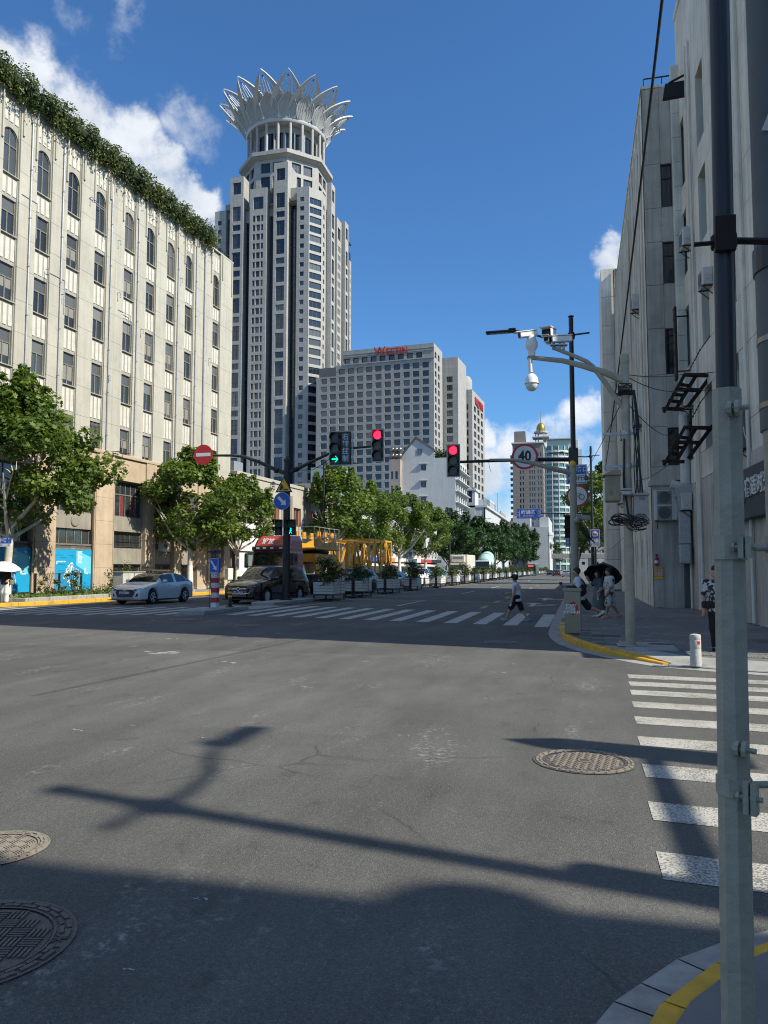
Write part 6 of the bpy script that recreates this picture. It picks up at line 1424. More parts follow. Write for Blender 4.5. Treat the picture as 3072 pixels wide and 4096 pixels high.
# petals
def petal_pt(t,s,r0,r1,z0,z1,W,curl):                  # t along the petal, s across (-1..1), local +x outwards
    w=W*(math.sin(math.pi*(t*.80+.20)**1.0)**.85 if t<1 else 0)*(1 if t<.999 else 0)
    r=r0+(r1-r0)*(t**curl); z=z0+(z1-z0)*t
    return Vector((r-.10*W*(1-abs(s))*math.sin(math.pi*t),s*w,z))
pm=MB(); a=(DR-1.6,27.3,zr+.2,ZT,6.7,1.4)
N_=14
def strip_(f,g,n=14,th=.22):                          # flat band between two edge curves, given some thickness
    A=[f(k/n) for k in range(n+1)]; B=[g(k/n) for k in range(n+1)]
    for k in range(n):
        nrm=(B[k]-A[k]).cross(A[k+1]-A[k]); nrm=nrm.normalized()*th if nrm.length>1e-6 else Vector((0,0,th)); pm.prism([A[k],B[k],B[k+1],A[k+1]],nrm)
for sg in (-1,1): strip_(lambda t,sg=sg:petal_pt(.0+t,sg,*a),lambda t,sg=sg:petal_pt(t*.965,sg*(.80-.25*t),*a),N_,.5)
for k in range(7):
    s=-.66+.22*k; t1=.90-.42*abs(s)**1.3
    strip_(lambda t,s=s,t1=t1:petal_pt(t*t1,(s-.045)*(.4+.75*t),*a),lambda t,s=s,t1=t1:petal_pt(t*t1,(s+.045)*(.4+.75*t),*a),8,.2)
petal=pm.mesh('petal',M_SILVER)
im=MB(); b=(DR+.9,21.2,zr+.6,ZI,3.75,1.1); n=10; m_=6
G_=[[petal_pt(k/n*.995,-1+2*j/m_,*b) for j in range(m_+1)] for k in range(n+1)]
V=[p for row in G_ for p in row]; im.add(V,[(k*(m_+1)+j,(k+1)*(m_+1)+j,(k+1)*(m_+1)+j+1,k*(m_+1)+j+1) for k in range(n) for j in range(m_)])
inner=im.mesh('inner_petal',M_SILVER2,True,60)
rm=MB()
for q in (.25,.5,.75):
    for sg in (-1,1): rm.tube([petal_pt(.03+.8*k/8*(1.05-q*.35),sg*q*(1-.6*k/8*(1-q)*0),*b)+Vector((.1,0,0)) for k in range(9)],.07,4)
for sg in (-1,1): rm.tube([petal_pt(k/n*.995,sg,*b) for k in range(n+1)],.2,5)
ribs=rm.mesh('petal_rib',M_SILVER)
for k in range(16):
    an=R(-90+22.5*k)
    o=obj('petal',petal,TW,(OX,OY,0),an); q=obj('inner_petal',inner,TW,(OX,OY,0),an); obj('petal_rib',ribs,q)
    g=MB(); c=petal_pt(.93,0,*a); g.ball(c-Vector((.5,0,.5)),.38,n=8,m=6); g.build('red_beacon',mat('beacon_red',(.22,.03,.03),.4),o)
g=MB(); g.lathe([(9,zr),(9,zr+4.5),(7,zr+5)],(OX,OY,0),24); g.build('crown_core',M_SILVER2,TW)
for px in (880,): g=MB(); g.box(tx(872),tx(913),-HB+6,-HB+12,tz(815),tz(765)); g.build('roof_box',M_STONE,TW)
# ---- hotel: three stone blocks
HY=255.0; o=at(1735,1360,HY)
HT=thing('hotel_building','wide stone hotel block with square windows and red letters on its roof band','hotel',(o.x,HY,0),R(-4.1))
pz=2.925; top=79.0; z1st=70.6
us=[-43.6]; 
for k in range(12): c=-40.55+3.42*k*1.0; us+=[c-1.15,c+1.15]
us+=[0]
nrow=20; zr_=rows_of(z1st-pz*(nrow-1),pz,nrow,2.0)
# lower left wing has one row fewer
facade(HT,us[:5],[0]+zr_[:-2]+[z1st-.4],lambda i,k:i%2==1 and k%2==1,.45,M_STONE2,name='front_wall',gm=M_GLASSB)
facade(HT,us[4:],[0]+zr_+[74.0],lambda i,k:i%2==1 and k%2==1,.45,M_STONE2,name='front_wall')
ua=[us[4]+2.6]; 
for k in range(9): c=us[4]+4.6+3.32*k-.4; ua+=[c-1.1,c+1.1]
ua+=[0]
facade(HT,ua,[74.0,74.25,76.2,top],lambda i,k:i%2==1 and k==1,.7,M_STONE2,name='roof_arcade')
g=MB(); g.box(ua[0],.3,-.35,-.001,73.75,74.1); g.box(ua[0],.2,-.2,-.001,76.6,76.9); g.box(ua[0],.2,-.2,-.001,77.4,77.6); g.build('roof_band',M_STONE2,HT)
g=MB(); g.quad((us[0],0,z1st-.4),(us[4],0,z1st-.4),(us[4],12,z1st-.4),(us[0],12,z1st-.4)); g.quad((us[4],0,z1st-.4),(us[4],12,z1st-.4),(us[4],12,74),(us[4],0,74)); g.quad((ua[0],0,top),(0,0,top),(0,12,top),(ua[0],12,top)); g.quad((us[4],0,74),(ua[0],0,74),(ua[0],12,74),(us[4],12,74)); g.quad((ua[0],12,74),(ua[0],0,74),(ua[0],0,top),(ua[0],12,top)); g.build('roof_deck',M_STONE2,HT)
F=lambda u,v,z:(-v,u,z); ur=[0,1.3,3.6,5.7,8.0,12]
facade(HT,ur,[0]+zr_+[74.2,76.4,top],lambda i,k:i in (1,3) and k%2==1,.4,M_STONE2,F,R(90),(2,1),name='side_wall')
g=MB(); g.box(us[0]+.5,us[4],1.5,8,z1st-.4,z1st+3.3); s=g.build('roof_glasshouse',M_GLASSB,HT)
WR=mat('hotel_red_letter',(.36,.03,.03),.5)
text('W',4.0,WR,HT,(-19.4,-.5,77.6),depth=.15,bold=.05,name='roof_letter'); text('ESTIN',3.0,WR,HT,(-13.1,-.5,77.2),depth=.15,bold=.05,name='roof_letter',sx=1.05)
o=at(1755,1440,268); H2=thing('hotel_wing','plain stone hotel wing with one column of windows','hotel',(o.x-6,268,0),R(-4.1)); w=at(1833,1440,268).x-o.x+6; zt=at(1800,1432,268).z
n=18; facade(H2,[0,6+2.9,6+5.1,w],[0]+rows_of(zt-9-3.05*(n-1),3.05,n,2.1)+[zt],lambda i,k:i==1 and k%2==1,.4,M_STONE2,name='front_wall')
g=MB(); g.quad((w,0,0),(w,14,0),(w,14,zt),(w,0,zt)); g.quad((0,0,zt),(w,0,zt),(w,14,zt),(0,14,zt)); g.build('side_wall',M_STONE2,H2)
o=at(1830,1560,282); H3=thing('hotel_wing','farther narrow hotel wing with a cylinder on the roof and red letters','hotel',(o.x-1,282,0),R(-4.1)); w=at(1889,1560,282).x-o.x+1; zt=at(1860,1560,282).z
n=17; zz=[0]+rows_of(zt-7.6-3.2*(n-1),3.2,n,2.1)+[zt]
facade(H3,[0,.9,2.3,w*.42,w*.78,w],zz,lambda i,k:i in (1,3) and k%2==1,.4,M_STONE2,name='front_wall')
F=lambda u,v,z:(w-v,u,z); D=24
facade(H3,[0,3.2,7.2,9.8,13.8,16.6,20.6,D],zz,lambda i,k:i%2==1 and k%2==1,.4,M_STONE2,F,R(90),(2,1),name='side_wall')
g=MB(); g.quad((0,0,zt),(w,0,zt),(w,D,zt),(0,D,zt)); g.build('roof_deck',M_STONE2,H3); g=MB(); g.lathe([(3.2,zt),(3.2,zt+5.5),(2.4,zt+7)],(1.5,9,0),18); g.build('roof_cylinder',M_STONE2,H3,smooth=True)
text('WESTIN',4.2,WR,H3,(w+.3,D*.5,zt-3.6),(0,1,0),(0,0,1),depth=.15,bold=.05,name='roof_letter')
# ---- smaller buildings along the left side
M_WHITEW=mat('white_render',(.47,.49,.50),.85,var=.08,vscale=.25,streak=.16,grime=((.40,.42,.42),.55)); M_WHITEW2=mat('offwhite_render',(.45,.455,.44),.85,var=.1,vscale=.3,streak=.12,grime=((.36,.36,.34),.5))
M_ROOFT=mat('old_red_tiles',(.16,.075,.055),.9,var=.3,vscale=2,bump=.3,bscale=6); M_PINK=mat('dirty_pink_render',(.33,.28,.26),.9,var=.2,vscale=.4,streak=.25)
# bank beside the long building
bk=thing('bank_building','low beige bank building with ribbed panels and blue logo','building',(-30.35,64.8,0),R(90-2.98)); W_=22; Hb=at(1000,1895,66).z*.985
M_BEIGE=mat('beige_bank_stone',(.38,.36,.31),.8,var=.1,vscale=.4,streak=.1); M_TAUPE=mat('taupe_ribbed_panel',(.27,.245,.20),.8,var=.1,vscale=.5,streak=.1)
us=[0,2.6,4.2,7.6,9.4,13,15,18,20,W_]; zs=[0,3.4,5.4,6.4,8.4,9.4,Hb]
g=MB(); rc=grid_wall(g,lambda u,v,z:(u,v,z),us,zs,lambda i,k:i%2==1 and k in (3,),.35); g.build('front_wall',M_BEIGE,bk)
for (a,b,c,d) in rc: small_window(bk,(a,.3,c),0,b-a,d-c,(2,1),m=mat('orange_window_frame',(.50,.14,.05),.6),bar=.12)
for i in range(0,len(us)-1,2):
    for q in range(8): 
        a,b=us[i]+.5,us[i+1]-.3; g=MB(); x=a+(b-a)*q/8; g.box(x,x+(b-a)/11,-.08,-.002,6.2,9.6); g.build('rib_panel',M_TAUPE,bk)
g=MB(); g.bbox(0,W_,-.12,10,Hb,Hb+.35,.03); g.build('coping',M_BEIGE,bk); g=MB(); g.box(0,W_,.4,12,0,Hb-.02); g.build('wall_core',M_BEIGE,bk)
g=MB(); g.bbox(-.1,9.6,-.5,-.01,3.45,6.0,.02); s=g.build('white_fascia',mat('white_fascia',(.60,.60,.60),.5,var=.06),bk)
g=MB(); g.box(4.3,5.0,-.56,-.51,4.9,5.6); g.box(3.9,5.0,-.56,-.51,4.2,4.75); g.prism([(4.3,-.56,5.6),(5.0,-.56,5.6),(5.2,-.56,5.8),(4.5,-.56,5.8)],(0,.05,0)); g.build('blue_logo',M_BLUE,s)
for i,ch in enumerate('交通银行'): text(ch,.8,M_BLUE,s,(5.9+i*.95,-.53,4.9),bold=.01)
g=MB(); g.box(.2,W_,-.1,-.01,.15,3.4); g.build('shop_glass',mat('pale_shop_glass',(.12,.17,.16),.15),bk); g=MB(); g.bbox(.2,1.6,-.35,-.11,.15,3.3,.02); g.build('white_post',M_WHITE,bk)
g=MB(); g.bbox(1.5,3.2,1,2.4,Hb+.35,Hb+1.5,.03); g.build('roof_unit',M_GALV,bk); text('店',1.0,M_SIGNB,bk,(7.5,-.2,Hb-.35),bold=.01)
t=thing('glass_annex','flat roofed annex with a glazed corner behind the bank','building',(-30.5,88,0),R(90-2.98)); g=MB(); g.box(0,12,0,10,0,12.2); g.build('wall',M_BEIGE,t); g=MB(); g.box(5,12.2,-.3,3,9.5,14.8); g.build('glazed_corner',mat('pale_glazing',(.25,.36,.38),.12),t)
for k in range(4): small_window(t,(1+k*2.6,-.02,8.2),0,1.3,1.9,(2,1),m=mat('orange_window_frame'))
# row of old white houses with air conditioners behind the plane trees
G_H='old white shop houses behind the plane trees'
for j in range(6):
    y0=101+j*8.4; t=thing('shop_house',['white shop house with blue sign left of the leaning plane trunk','white shop house with orange sign behind the plane trees','white shop house with washing hung out','white shop house right of the slim signal post','white shop house with red tiled roof end','last white shop house before the dark trees'][j],'house',(-29.6+.045*(y0-101),y0,0),R(90-2.6),G_H)
    us=even(0,8.3,3,1.1); zs=[0,3.6,5.0,6.9,8.6,10.2]
    facade(t,us,zs,lambda i,k:i%2==1 and k in (2,),.25,M_WHITEW2,gm=M_GLASS,mul=(2,1),fm=M_FRAME,bar=.08)
    g=MB(); g.box(0,8.3,.4,9,0,10.1); g.build('wall_core',M_WHITEW2,t)
    g=MB(); g.prism([(-.2,-.7,10.2),(-.2,4.7,12.6),(-.2,9.6,10.2)],(8.7,0,0)); g.build('roof',M_ROOFT,t)
    g=MB(); g.box(0,8.3,-.9,-.01,2.9,3.5); g.build('sign_board',[M_BLUE,mat('orange_board',(.6,.22,.04),.6),M_CREAMP,M_SIGNW,M_RED,M_BLACKM][j],t)
    g=MB(); g.prism([(0,-.02,2.8),(0,-1.8,2.3),(0,-1.8,2.2),(0,-.02,2.7)],(8.2,0,0)); g.build('awning',[M_CREAMP,mat('pink_awning',(.5,.3,.28),.7),M_SIGNW,M_TIN,M_CREAMP,M_TIN][j],t)
    g=MB(); g.box(.1,8.2,-.005,.02,.1,2.7); g.build('shop_glass',M_GLASS,t)
    for k in range(3):
        q=us[1+2*k]; g=MB(); g.bbox(q+.2,q+1.0,-.4,-.02,4.1,4.75,.02); a=g.build('air_conditioner_case',M_CREAMP,t); g=MB(); g.disc((q+.5,-.405,4.43),.24,(0,-1,0),12); g.build('fan_opening',M_BLACKM,a)
        if (j+k)%2==0: g=MB(); g.bbox(q-.4,q+.3,-.35,-.02,7.2,7.8,.02); a=g.build('air_conditioner_case',M_CREAMP,t); g=MB(); g.disc((q-.1,-.355,7.5),.22,(0,-1,0),12); g.build('fan_opening',M_BLACKM,a)
    g=MB(); 
    for k in range(5): g.box(1+k*.5,1.35+k*.5,-.62,-.58,5.2,6.1-.1*(k%3))
    g.bar((.6,-.6,6.15),(4,-.6,6.15),.03); g.build('washing',M_BLACKM if j%2 else M_CREAMP,t)
# tall white gable building
GX=at(1600,1900,190).x; GX1=at(1822,1900,190).x; w=GX1-GX; GB=thing('gable_building','tall white gabled building with few windows in its end wall','building',(GX,190,0)); ze=at(1610,1838,190).z; za=at(1668,1755,190).z; zs_=at(1790,1830,190).z
xm=at(1664,1900,190).x-GX; x2=at(1735,1900,190).x-GX
wx=at(1684,1900,190).x-GX; us=[0,wx,wx+1.35,w]; zw=[(at(1700,y1,190).z,at(1700,y0,190).z) for y0,y1 in ((1858,1882),(1925,1950),(1988,2012))]
wl=sorted(zw); zs=[0]+[e for p in wl for e in p]+[zs_]
facade(GB,us,zs,lambda i,k:i==1 and k%2==1,.35,M_WHITEW,gm=M_GLASS,mul=(2,1),fm=M_FRAME,name='end_wall')
g=MB(); g.poly([(0,0,zs_),(x2,0,zs_),(x2,0,at(1735,1800,190).z),(xm,0,za),(0,0,ze+.2)]); g.build('gable',M_WHITEW,GB)
far_window(GB,1.3,1.5,(at(1669,1900,190).x-GX,-.05,at(1680,1818,190).z),0,(2,1),M_GLASS,fm=M_FRAME)
g=MB(); g.prism([(-.4,-.3,ze),(xm,-.3,za+.1),(x2+.3,-.3,at(1735,1805,190).z),(x2+.3,-.3,at(1735,1805,190).z+.5),(xm,-.3,za+.7),(-.4,-.3,ze+.5)],(0,14,0)); g.build('roof',mat('dark_roof_edge',(.10,.10,.10),.9),GB)
for (a,b) in zw: g=MB(); g.bbox(wx-.4,wx+1.8,-.5,-.01,b+.15,b+.3,.02); g.build('window_hood',M_WHITEW,GB)
F=lambda u,v,z:(w-v,u,z); ys=even(0,20,5,2.6); n=9; pz=(zs_-4)/n
facade(GB,ys,[0]+rows_of(4.5,pz,n,pz*.55)[:-1]+[zs_-.8,zs_],lambda i,k:i%2==1 and k%2==1 and k<18,.4,M_WHITEW,F,R(90),(3,2),M_GLASS,fm=M_FRAME,name='street_wall')
for k in range(n): g=MB(); g.bbox(w,w+1.0,0,20,4.2+pz*k-.25,4.2+pz*k,.02); g.build('balcony_slab',M_WHITEW,GB)
for k in range(8): g=MB(); g.bbox(w+.05,w+.6,1+(k%4)*4.6,1.8+(k%4)*4.6,7+pz*(k//4)*2.0,7.7+pz*(k//4)*2.0,.02); g.build('air_conditioner_case',M_CREAMP,GB)
g=MB(); g.quad((x2,0,zs_),(w,0,zs_),(w,18,zs_),(x2,18,zs_)); g.build('roof_deck',M_WHITEW,GB)
rr=np.random.default_rng(31); n=1400; P=np.stack([rr.uniform(x2+.2,w-.5,n),rr.uniform(.2,2.5,n),zs_+.2+np.abs(rr.normal(0,.9,n))],1); t=thing('roof_garden','green plants growing on the roof terrace of the white gabled building','plants',(GX,190,0)); obj('foliage',leaf_mesh('foliage',P,np.tile([0,-.3,1.],(n,1)),.4,LEAFD,None,'leaf',.6,rng=rr),t)
t=thing('narrow_house','narrow grimy pink building squeezed left of the white gabled one','building',(at(1556,1900,187).x,187,0)); w2=at(1599,1900,187).x-at(1556,1900,187).x; zt=at(1575,1838,187).z; n=8
facade(t,[0,.5,1.1,w2-1.2,w2-.5,w2],[0]+rows_of(zt-5-3.6*(n-1),3.6,n,2.0)+[zt],lambda i,k:i in (1,3) and k%2==1,.35,M_PINK,gm=M_GLASS,fm=M_FRAME); g=MB(); g.box(0,w2,.4,8,0,zt); g.build('wall_core',M_PINK,t)
g=MB()
for i in range(3):
    for j in range(2): g.ball((.6+i*.95,1,zt+1.0+j*1.6),.75,n=12,m=8)
g.build('water_tank',M_STEEL,t,smooth=True)
# white ornate building
ox=at(1862,2000,225); t=thing('ornate_building','white two tier building with arched corner window and terrace','building',(ox.x,225,0)); w=at(1900,2000,225).x-ox.x; zt=at(1880,1955,225).z; zw0=at(1880,2010,225).z
us=[0,w*.3,w*.68,w]; g=MB(); rc=grid_wall(g,lambda u,v,z:(u,v,z),us,[0,zw0,zw0+4.4,zt],lambda i,k:i==1 and k==1,.4); g.build('corner_tower',M_WHITEW,t)
for (a,b,c,d) in rc: far_window(t,b-a,d-c,(a,.35,c),0,(2,3),M_GLASS,fm=M_FRAME)
g=MB(); g.quad((w,0,0),(w,8,0),(w,8,zt),(w,0,zt)); g.quad((0,0,zt),(w,0,zt),(w,8,zt),(0,8,zt)); g.build('tower_side',M_WHITEW,t); g=MB(); g.bbox(-.4,w+.4,-.4,8,zt-.6,zt,.05); g.build('cornice',M_WHITEW,t)
zl=at(1940,2040,235).z; F=lambda u,v,z:(w+3-v,u,z); ys=even(0,75,18,2.2)
facade(t,ys,[0,zl*.30,zl*.48,zl*.62,zl*.82,zl],lambda i,k:i%2==1 and k in (1,3),.4,M_WHITEW,F,R(90),(2,1),M_GLASS,fm=M_FRAME,name='street_wall'); g=MB(); g.bbox(-6,w+3.6,0,75,zl,zl+.7,.05); g.build('cornice',M_WHITEW,t); g=MB(); g.box(-6,w+2.6,.2,75,0,zl-.02); g.build('wall_core',M_WHITEW,t)
for k in range(10): g=MB(); g.bbox(w+3.05,w+3.6,6+k*7,7+k*7,zl*.5,zl*.56,.02); g.build('air_conditioner_case',M_CREAMP,t)
g=MB(); g.box(w-3,w+1,30,44,zl+.7,zl+5); g.build('roof_room',M_WHITEW,t); g=MB()
for k in range(12): g.bar((w+2.6,k*3,zl+.7),(w+2.6,k*3,zl+3),.08)
g.bar((w+2.6,0,zl+3),(w+2.6,33,zl+3),.08); g.build('terrace_railing',M_BLACK,t)
# small dome turret
c=at(2003,2100,380); t=thing('dome_turret','old stone turret with a round dome and flagpole in the distance','turret',(c.x,380,0)); zd=at(2003,2085,380).z; g=MB(); g.box(-2.6,2.6,-2.6,2.6,0,zd-1); g.bbox(-3.1,3.1,-3.1,3.1,zd-1,zd,.1); g.build('shaft',M_PINK,t); g=MB(); g.lathe([(2.7,zd),(2.8,zd+1),(2.4,zd+2.6),(1.5,zd+3.8),(.4,zd+4.4),(.2,zd+5)],n=18); g.build('dome',mat('dome_stone',(.22,.20,.17),.9,var=.2,vscale=.5),t,smooth=True); g=MB(); g.cyl((-1.5,0,zd),(-1.5,0,zd+14),.14,.08,6); g.build('flagpole',M_TIN,t); g=MB(); g.disc((0,-2.75,zd-4),1.2,(0,-1,0),16); g.build('round_window',M_GLASS,t)
t=thing('apartment_block','small beige apartment block in the far distance','building',(at(2027,2100,470).x,470,0)); facade(t,even(0,6.5,3,1.2),[0]+rows_of(4,3.2,6,1.7)+[at(2035,2082,470).z],lambda i,k:i%2==1 and k%2==1,.3,M_PINK,gm=M_GLASS,fm=M_FRAME)
# brown tower with gilded dome
BY=430.0; o=at(2050,1800,BY); w=at(2172,1800,BY).x-o.x; zt=at(2110,1775,BY).z; t=thing('apartment_tower','grey brown apartment tower with gilded roof dome','tower',(o.x,BY,0))
M_BR=mat('grey_brown_stone',(.235,.215,.195),.85,var=.08,vscale=.1,streak=.06,joints=(2.4,1.6,.06,.75)); n=19; pz=(zt-10)/n
us=[0]; 
for c in (.22,.31,.53,.61,.68,.80,.89): us+=[w*c,w*c+.95]
us+=[w]; facade(t,us,[0]+rows_of(6,pz,n,2.1)+[zt],lambda i,k:i%2==1 and k%2==1 and i<15,.3,M_BR,gm=M_GLASS,fm=M_CREAMP,bar=.12,name='front_wall')
F=lambda u,v,z:(w-v,u,z); facade(t,even(0,20,5,1.8),[0]+rows_of(6,pz,n,2.0)+[zt],lambda i,k:i%2==1 and k%2==1,.3,M_BR,F,R(90),(1,1),M_GLASS,name='side_wall')
for k in range(n): g=MB(); g.bbox(-1.5,-.01,2,5,6+pz*k,7.4+pz*k,.1); g.build('balcony',M_BR,t)
g=MB(); g.bbox(-.6,w+.6,-.6,20,zt,zt+.9,.1); g.bbox(-.4,w+.4,-.4,20,zt*.86,zt*.86+.6,.1); g.build('cornice',mat('pale_cornice',(.42,.41,.38),.8),t); g=MB(); g.box(.8,7,2,10,zt+.9,zt+7.5); g.build('roof_room',M_BR,t)
dx=at(2163,1780,BY).x-o.x; g=MB()
for a in range(6): g.cyl((dx+math.cos(a*1.047)*2.9,4+math.sin(a*1.047)*2.9,zt+.9),(dx+math.cos(a*1.047)*2.9,4+math.sin(a*1.047)*2.9,zt+6.2),.3,n=6)
g.lathe([(3.9,zt+6.2),(3.9,zt+7)],(dx,4,0),16); g.bbox(dx-4.6,dx+4.6,-.6,8.6,zt+3.2,zt+3.9,.1); g.build('belvedere',mat('pale_cornice'),t); g=MB(); g.lathe([(2.4,zt+7),(2.5,zt+8.4),(2.5,zt+9),(2.1,zt+10.6),(1.2,zt+11.7),(.2,zt+12.2),(.08,zt+19)],(dx,4,0),18); g.build('gilded_dome',mat('gilding',(.42,.27,.06),.35,.7),t,smooth=True)
# teal curved glass tower behind
c=at(2222,1800,475); t=thing('curved_tower','pale curved tower banded with teal glass','tower',(c.x,475,0)); zt=at(2222,1790,475).z; r=8.5; n=20; pz=(zt-8)/n
M_TEAL=glass('teal_glass',(.05,.135,.13),.15,.02,.2); M_PALET=mat('pale_tower_panel',(.52,.55,.54),.7,var=.05)
g=MB(); g.lathe([(r-.4,0),(r-.4,zt)],n=28); g.build('glass_core',M_TEAL,t,smooth=True)
for k in range(n+1): g=MB(); z=4+pz*k; g.lathe([(r,z),(r,z+1.25)],n=28); g.build('floor_band',M_PALET,t,smooth=True)
for k in range(14): a=R(k*25.7); g=MB(); g.cyl((math.cos(a)*(r-.1),math.sin(a)*(r-.1),0),(math.cos(a)*(r-.1),math.sin(a)*(r-.1),zt),.28,n=6); g.build('mullion',M_PALET,t)
g=MB(); g.box(r-2,r+7,-2,12,0,zt-2); g.bbox(-5,r+5,-1,9,zt,zt+4.5,.2); g.bbox(-7,r+3,-3,8,zt+4.6,zt+5.4,.1); g.build('side_slab',M_PALET,t)
for k in range(n): far_window(t,2.4,1.9,(r+1.2,-2.05,5+pz*k),0,(2,1),M_TEAL)
# low white building at the bend
o=at(2110,2150,335); w=at(2196,2150,335).x-o.x; zt=at(2150,2108,335).z; t=thing('low_white_building','low white building with long side of small windows at the street bend','building',(o.x,335,0))
us=[0,w*.43,w*.55,w]; facade(t,us,[0,zt*.45,zt*.56,zt*.70,zt*.82,zt],lambda i,k:i==1 and k in (3,),.3,M_WHITEW,gm=M_GLASS,fm=M_FRAME)
F=lambda u,v,z:(w-v,u,z); facade(t,even(0,68,16,1.5),[0,zt*.2,zt*.36,zt*.5,zt*.66,zt*.76,zt*.9,zt],lambda i,k:i%2==1 and k in (3,5),.3,M_WHITEW,F,R(90),(1,1),M_GLASS,name='side_wall')
g=MB(); g.quad((0,0,zt),(w,0,zt),(w,68,zt),(0,68,zt)); g.box(w*.55,w-.2,4,50,zt,zt+4.5); g.box(w*.3,w*.6,6,20,zt+.1,zt+3); g.build('roof_deck',M_WHITEW,t)
t=thing('low_white_building','small white house left of the brown tower foot','building',(at(2052,2150,370).x,370,0)); zt=at(2070,2065,370).z; facade(t,even(0,8.2,2,1.4),[0]+rows_of(zt-10-4*2,4,3,2)+[zt],lambda i,k:i%2==1 and k%2==1,.3,M_WHITEW,gm=M_GLASS,fm=M_FRAME); g=MB(); g.box(0,8.2,.4,8,0,zt-.02); g.build('wall_core',M_WHITEW,t)
# footbridge and cluttered far end of the street
t=thing('footbridge','concrete footbridge across the far end of the street','footbridge',(-10,300,0)); g=MB(); g.bbox(0,26,0,3,5.6,7.4,.1); g.build('deck',M_CONC,t)
for k in range(14): g=MB(); g.box(k*2,k*2+.12,0,.12,7.4,8.6); g.build('rail_post',M_BLACK,t)
for x in (1,14,24): g=MB(); g.cyl((x,1.5,0),(x,1.5,5.6),.6,n=12); g.build('pier',M_CONC,t)
t=thing('office_block','hazy grey buildings closing the far end of the street','building',(-3,460,0)); facade(t,even(0,34,9,1.8),[0]+rows_of(4,3.4,5,1.8)+[22],lambda i,k:i%2==1 and k%2==1,.3,M_WHITEW2,gm=M_GLASS,fm=M_FRAME)
t=thing('parking_board','tall blue direction board hung over the far right pavement','sign',(at(2262,2140,100).x,100,0)); a=at(2262,2132,100); b=at(2292,2187,100); g=MB(); g.bbox(0,b.x-a.x,-.05,.05,b.z,a.z,.02); s=g.build('board',M_BLUE,t)
g=MB()
for i in range(2):
    for k in range(9): g.box(.1+i*.48,.42+i*.48,-.056,-.051,b.z+.15+k*.17,b.z+.23+k*.17)
g.build('text_lines',M_SIGNW,s); g=MB(); g.cyl((.5,.1,0),(.5,.1,a.z),.06,n=8); g.build('post',M_BLACK,t)

# ------------------------------------------------------------------ planters on the median
M_SLAT=mat('white_planter_slat',(.60,.60,.575),.7,var=.1,vscale=5,grime=((.34,.32,.28),.4))
def make_planter(seed):
    t=thing('planter','planter','planter'); rr=np.random.default_rng(seed)
    g=MB()
    for x in (-.5,.5):
        for y in (-.95,.95): g.box(x-.035,x+.035,y-.035,y+.035,0,.36)
        g.box(x-.03,x+.03,-1,1,.04,.09); g.box(x-.03,x+.03,-1,1,.30,.36)
    for y in (-.95,0,.95): g.box(-.5,.5,y-.03,y+.03,.30,.35); g.box(-.5,.5,y-.03,y+.03,.04,.08)
    g.build('stand',M_BLACK,t)
    for (yc,hx,n) in ((-.68,.52,4),(0,.50,5),(.68,.52,4)):
        for k in range(n):
            z0=.37+k*.152; e=.32; g=MB(); 
            for a in ((-hx,hx,yc-e,yc-e+.03),(-hx,hx,yc+e-.03,yc+e),(-hx,-hx+.03,yc-e+.03,yc+e-.03),(hx-.03,hx,yc-e+.03,yc+e-.03)): g.box(a[0],a[1],a[2],a[3],z0,z0+.135)
            g.build('slat',M_SLAT,t)
        g=MB(); g.box(-hx+.05,hx-.05,yc-.27,yc+.27,.38,.37+n*.152-.05); g.build('liner',M_BLACKM,t)
    P=[];Nn=[]
    for (yc,zt,h,n) in ((-.68,.95,.35,260),(0,1.1,(1.0,.55,.7)[seed-1],(620,380,460)[seed-1]),(.68,.95,.4,220)):
        for i in range(n//20):
            c=np.array([rr.normal(0,.26),yc+rr.normal(0,.2),zt+rr.uniform(0,1)*h]); P.append(c+rr.normal(0,.12,(20,3))); Nn.append(np.tile([0,0,1.],(20,1))+rr.normal(0,.4,(20,3)))
    obj('plant',leaf_mesh('plant',np.concatenate(P),np.concatenate(Nn),.15,LEAFH if seed%2 else LEAFD,None,'leaf',.6,rng=rr),t)
    g=MB()
    for i in range(6): g.tube([(0,.02*i,.9),(rr.normal(0,.1),rr.normal(0,.1),1.4),(rr.normal(0,.2),rr.normal(0,.2),1.9)],.012,5)
    g.build('stem',M_BARKD,t); return t
PT=[make_planter(1),make_planter(2),make_planter(3)]; py=[42.4,48.2,56.0,64.2,75.2,84.2,92.8,101,110,120,130,141,152,163,175,188,201,214,228,243,259,276]
ordn=['first','second','third','fourth','fifth','sixth','seventh','eighth','ninth','tenth','eleventh','twelfth','thirteenth','fourteenth','fifteenth','sixteenth','seventeenth','eighteenth','nineteenth','twentieth','twenty first','last']
for i,y in enumerate(py):
    x=-13.95+.0125*(y-42); lab='white slatted planter on the median, %s from the black signal pole'%ordn[i]; T_=PT[i%3]
    if i<3: T_.location=(x,y,0); T_.scale=(1.12,)*3; T_['label']=lab; T_['group']='white planters along the median'
    else: copy_thing(T_,(x,y,0),R((i*37)%7-3),lab,'white planters along the median',1.12)
def fence_post(label,x,y):
    t=thing('barrier_post',label,'post',(x,y,0),0,'black barrier posts between the planters'); g=MB(); g.bbox(-.09,.09,-.09,.09,0,1.28,.02); g.build('post',M_BLACK,t); g=MB(); g.bbox(-.28,.28,-.22,.22,0,.16,.04); g.build('foot',M_BLACK,t); return t
fp=None
for i,y in enumerate(py[1:16]):
    x=-13.75+.0125*(y-42); lab='black barrier post just before the %s white planter'%ordn[i+1]
    if fp is None: fp=fence_post(lab,x,y-1.9)
    else: copy_thing(fp,(x,y-1.9,0),0,lab)
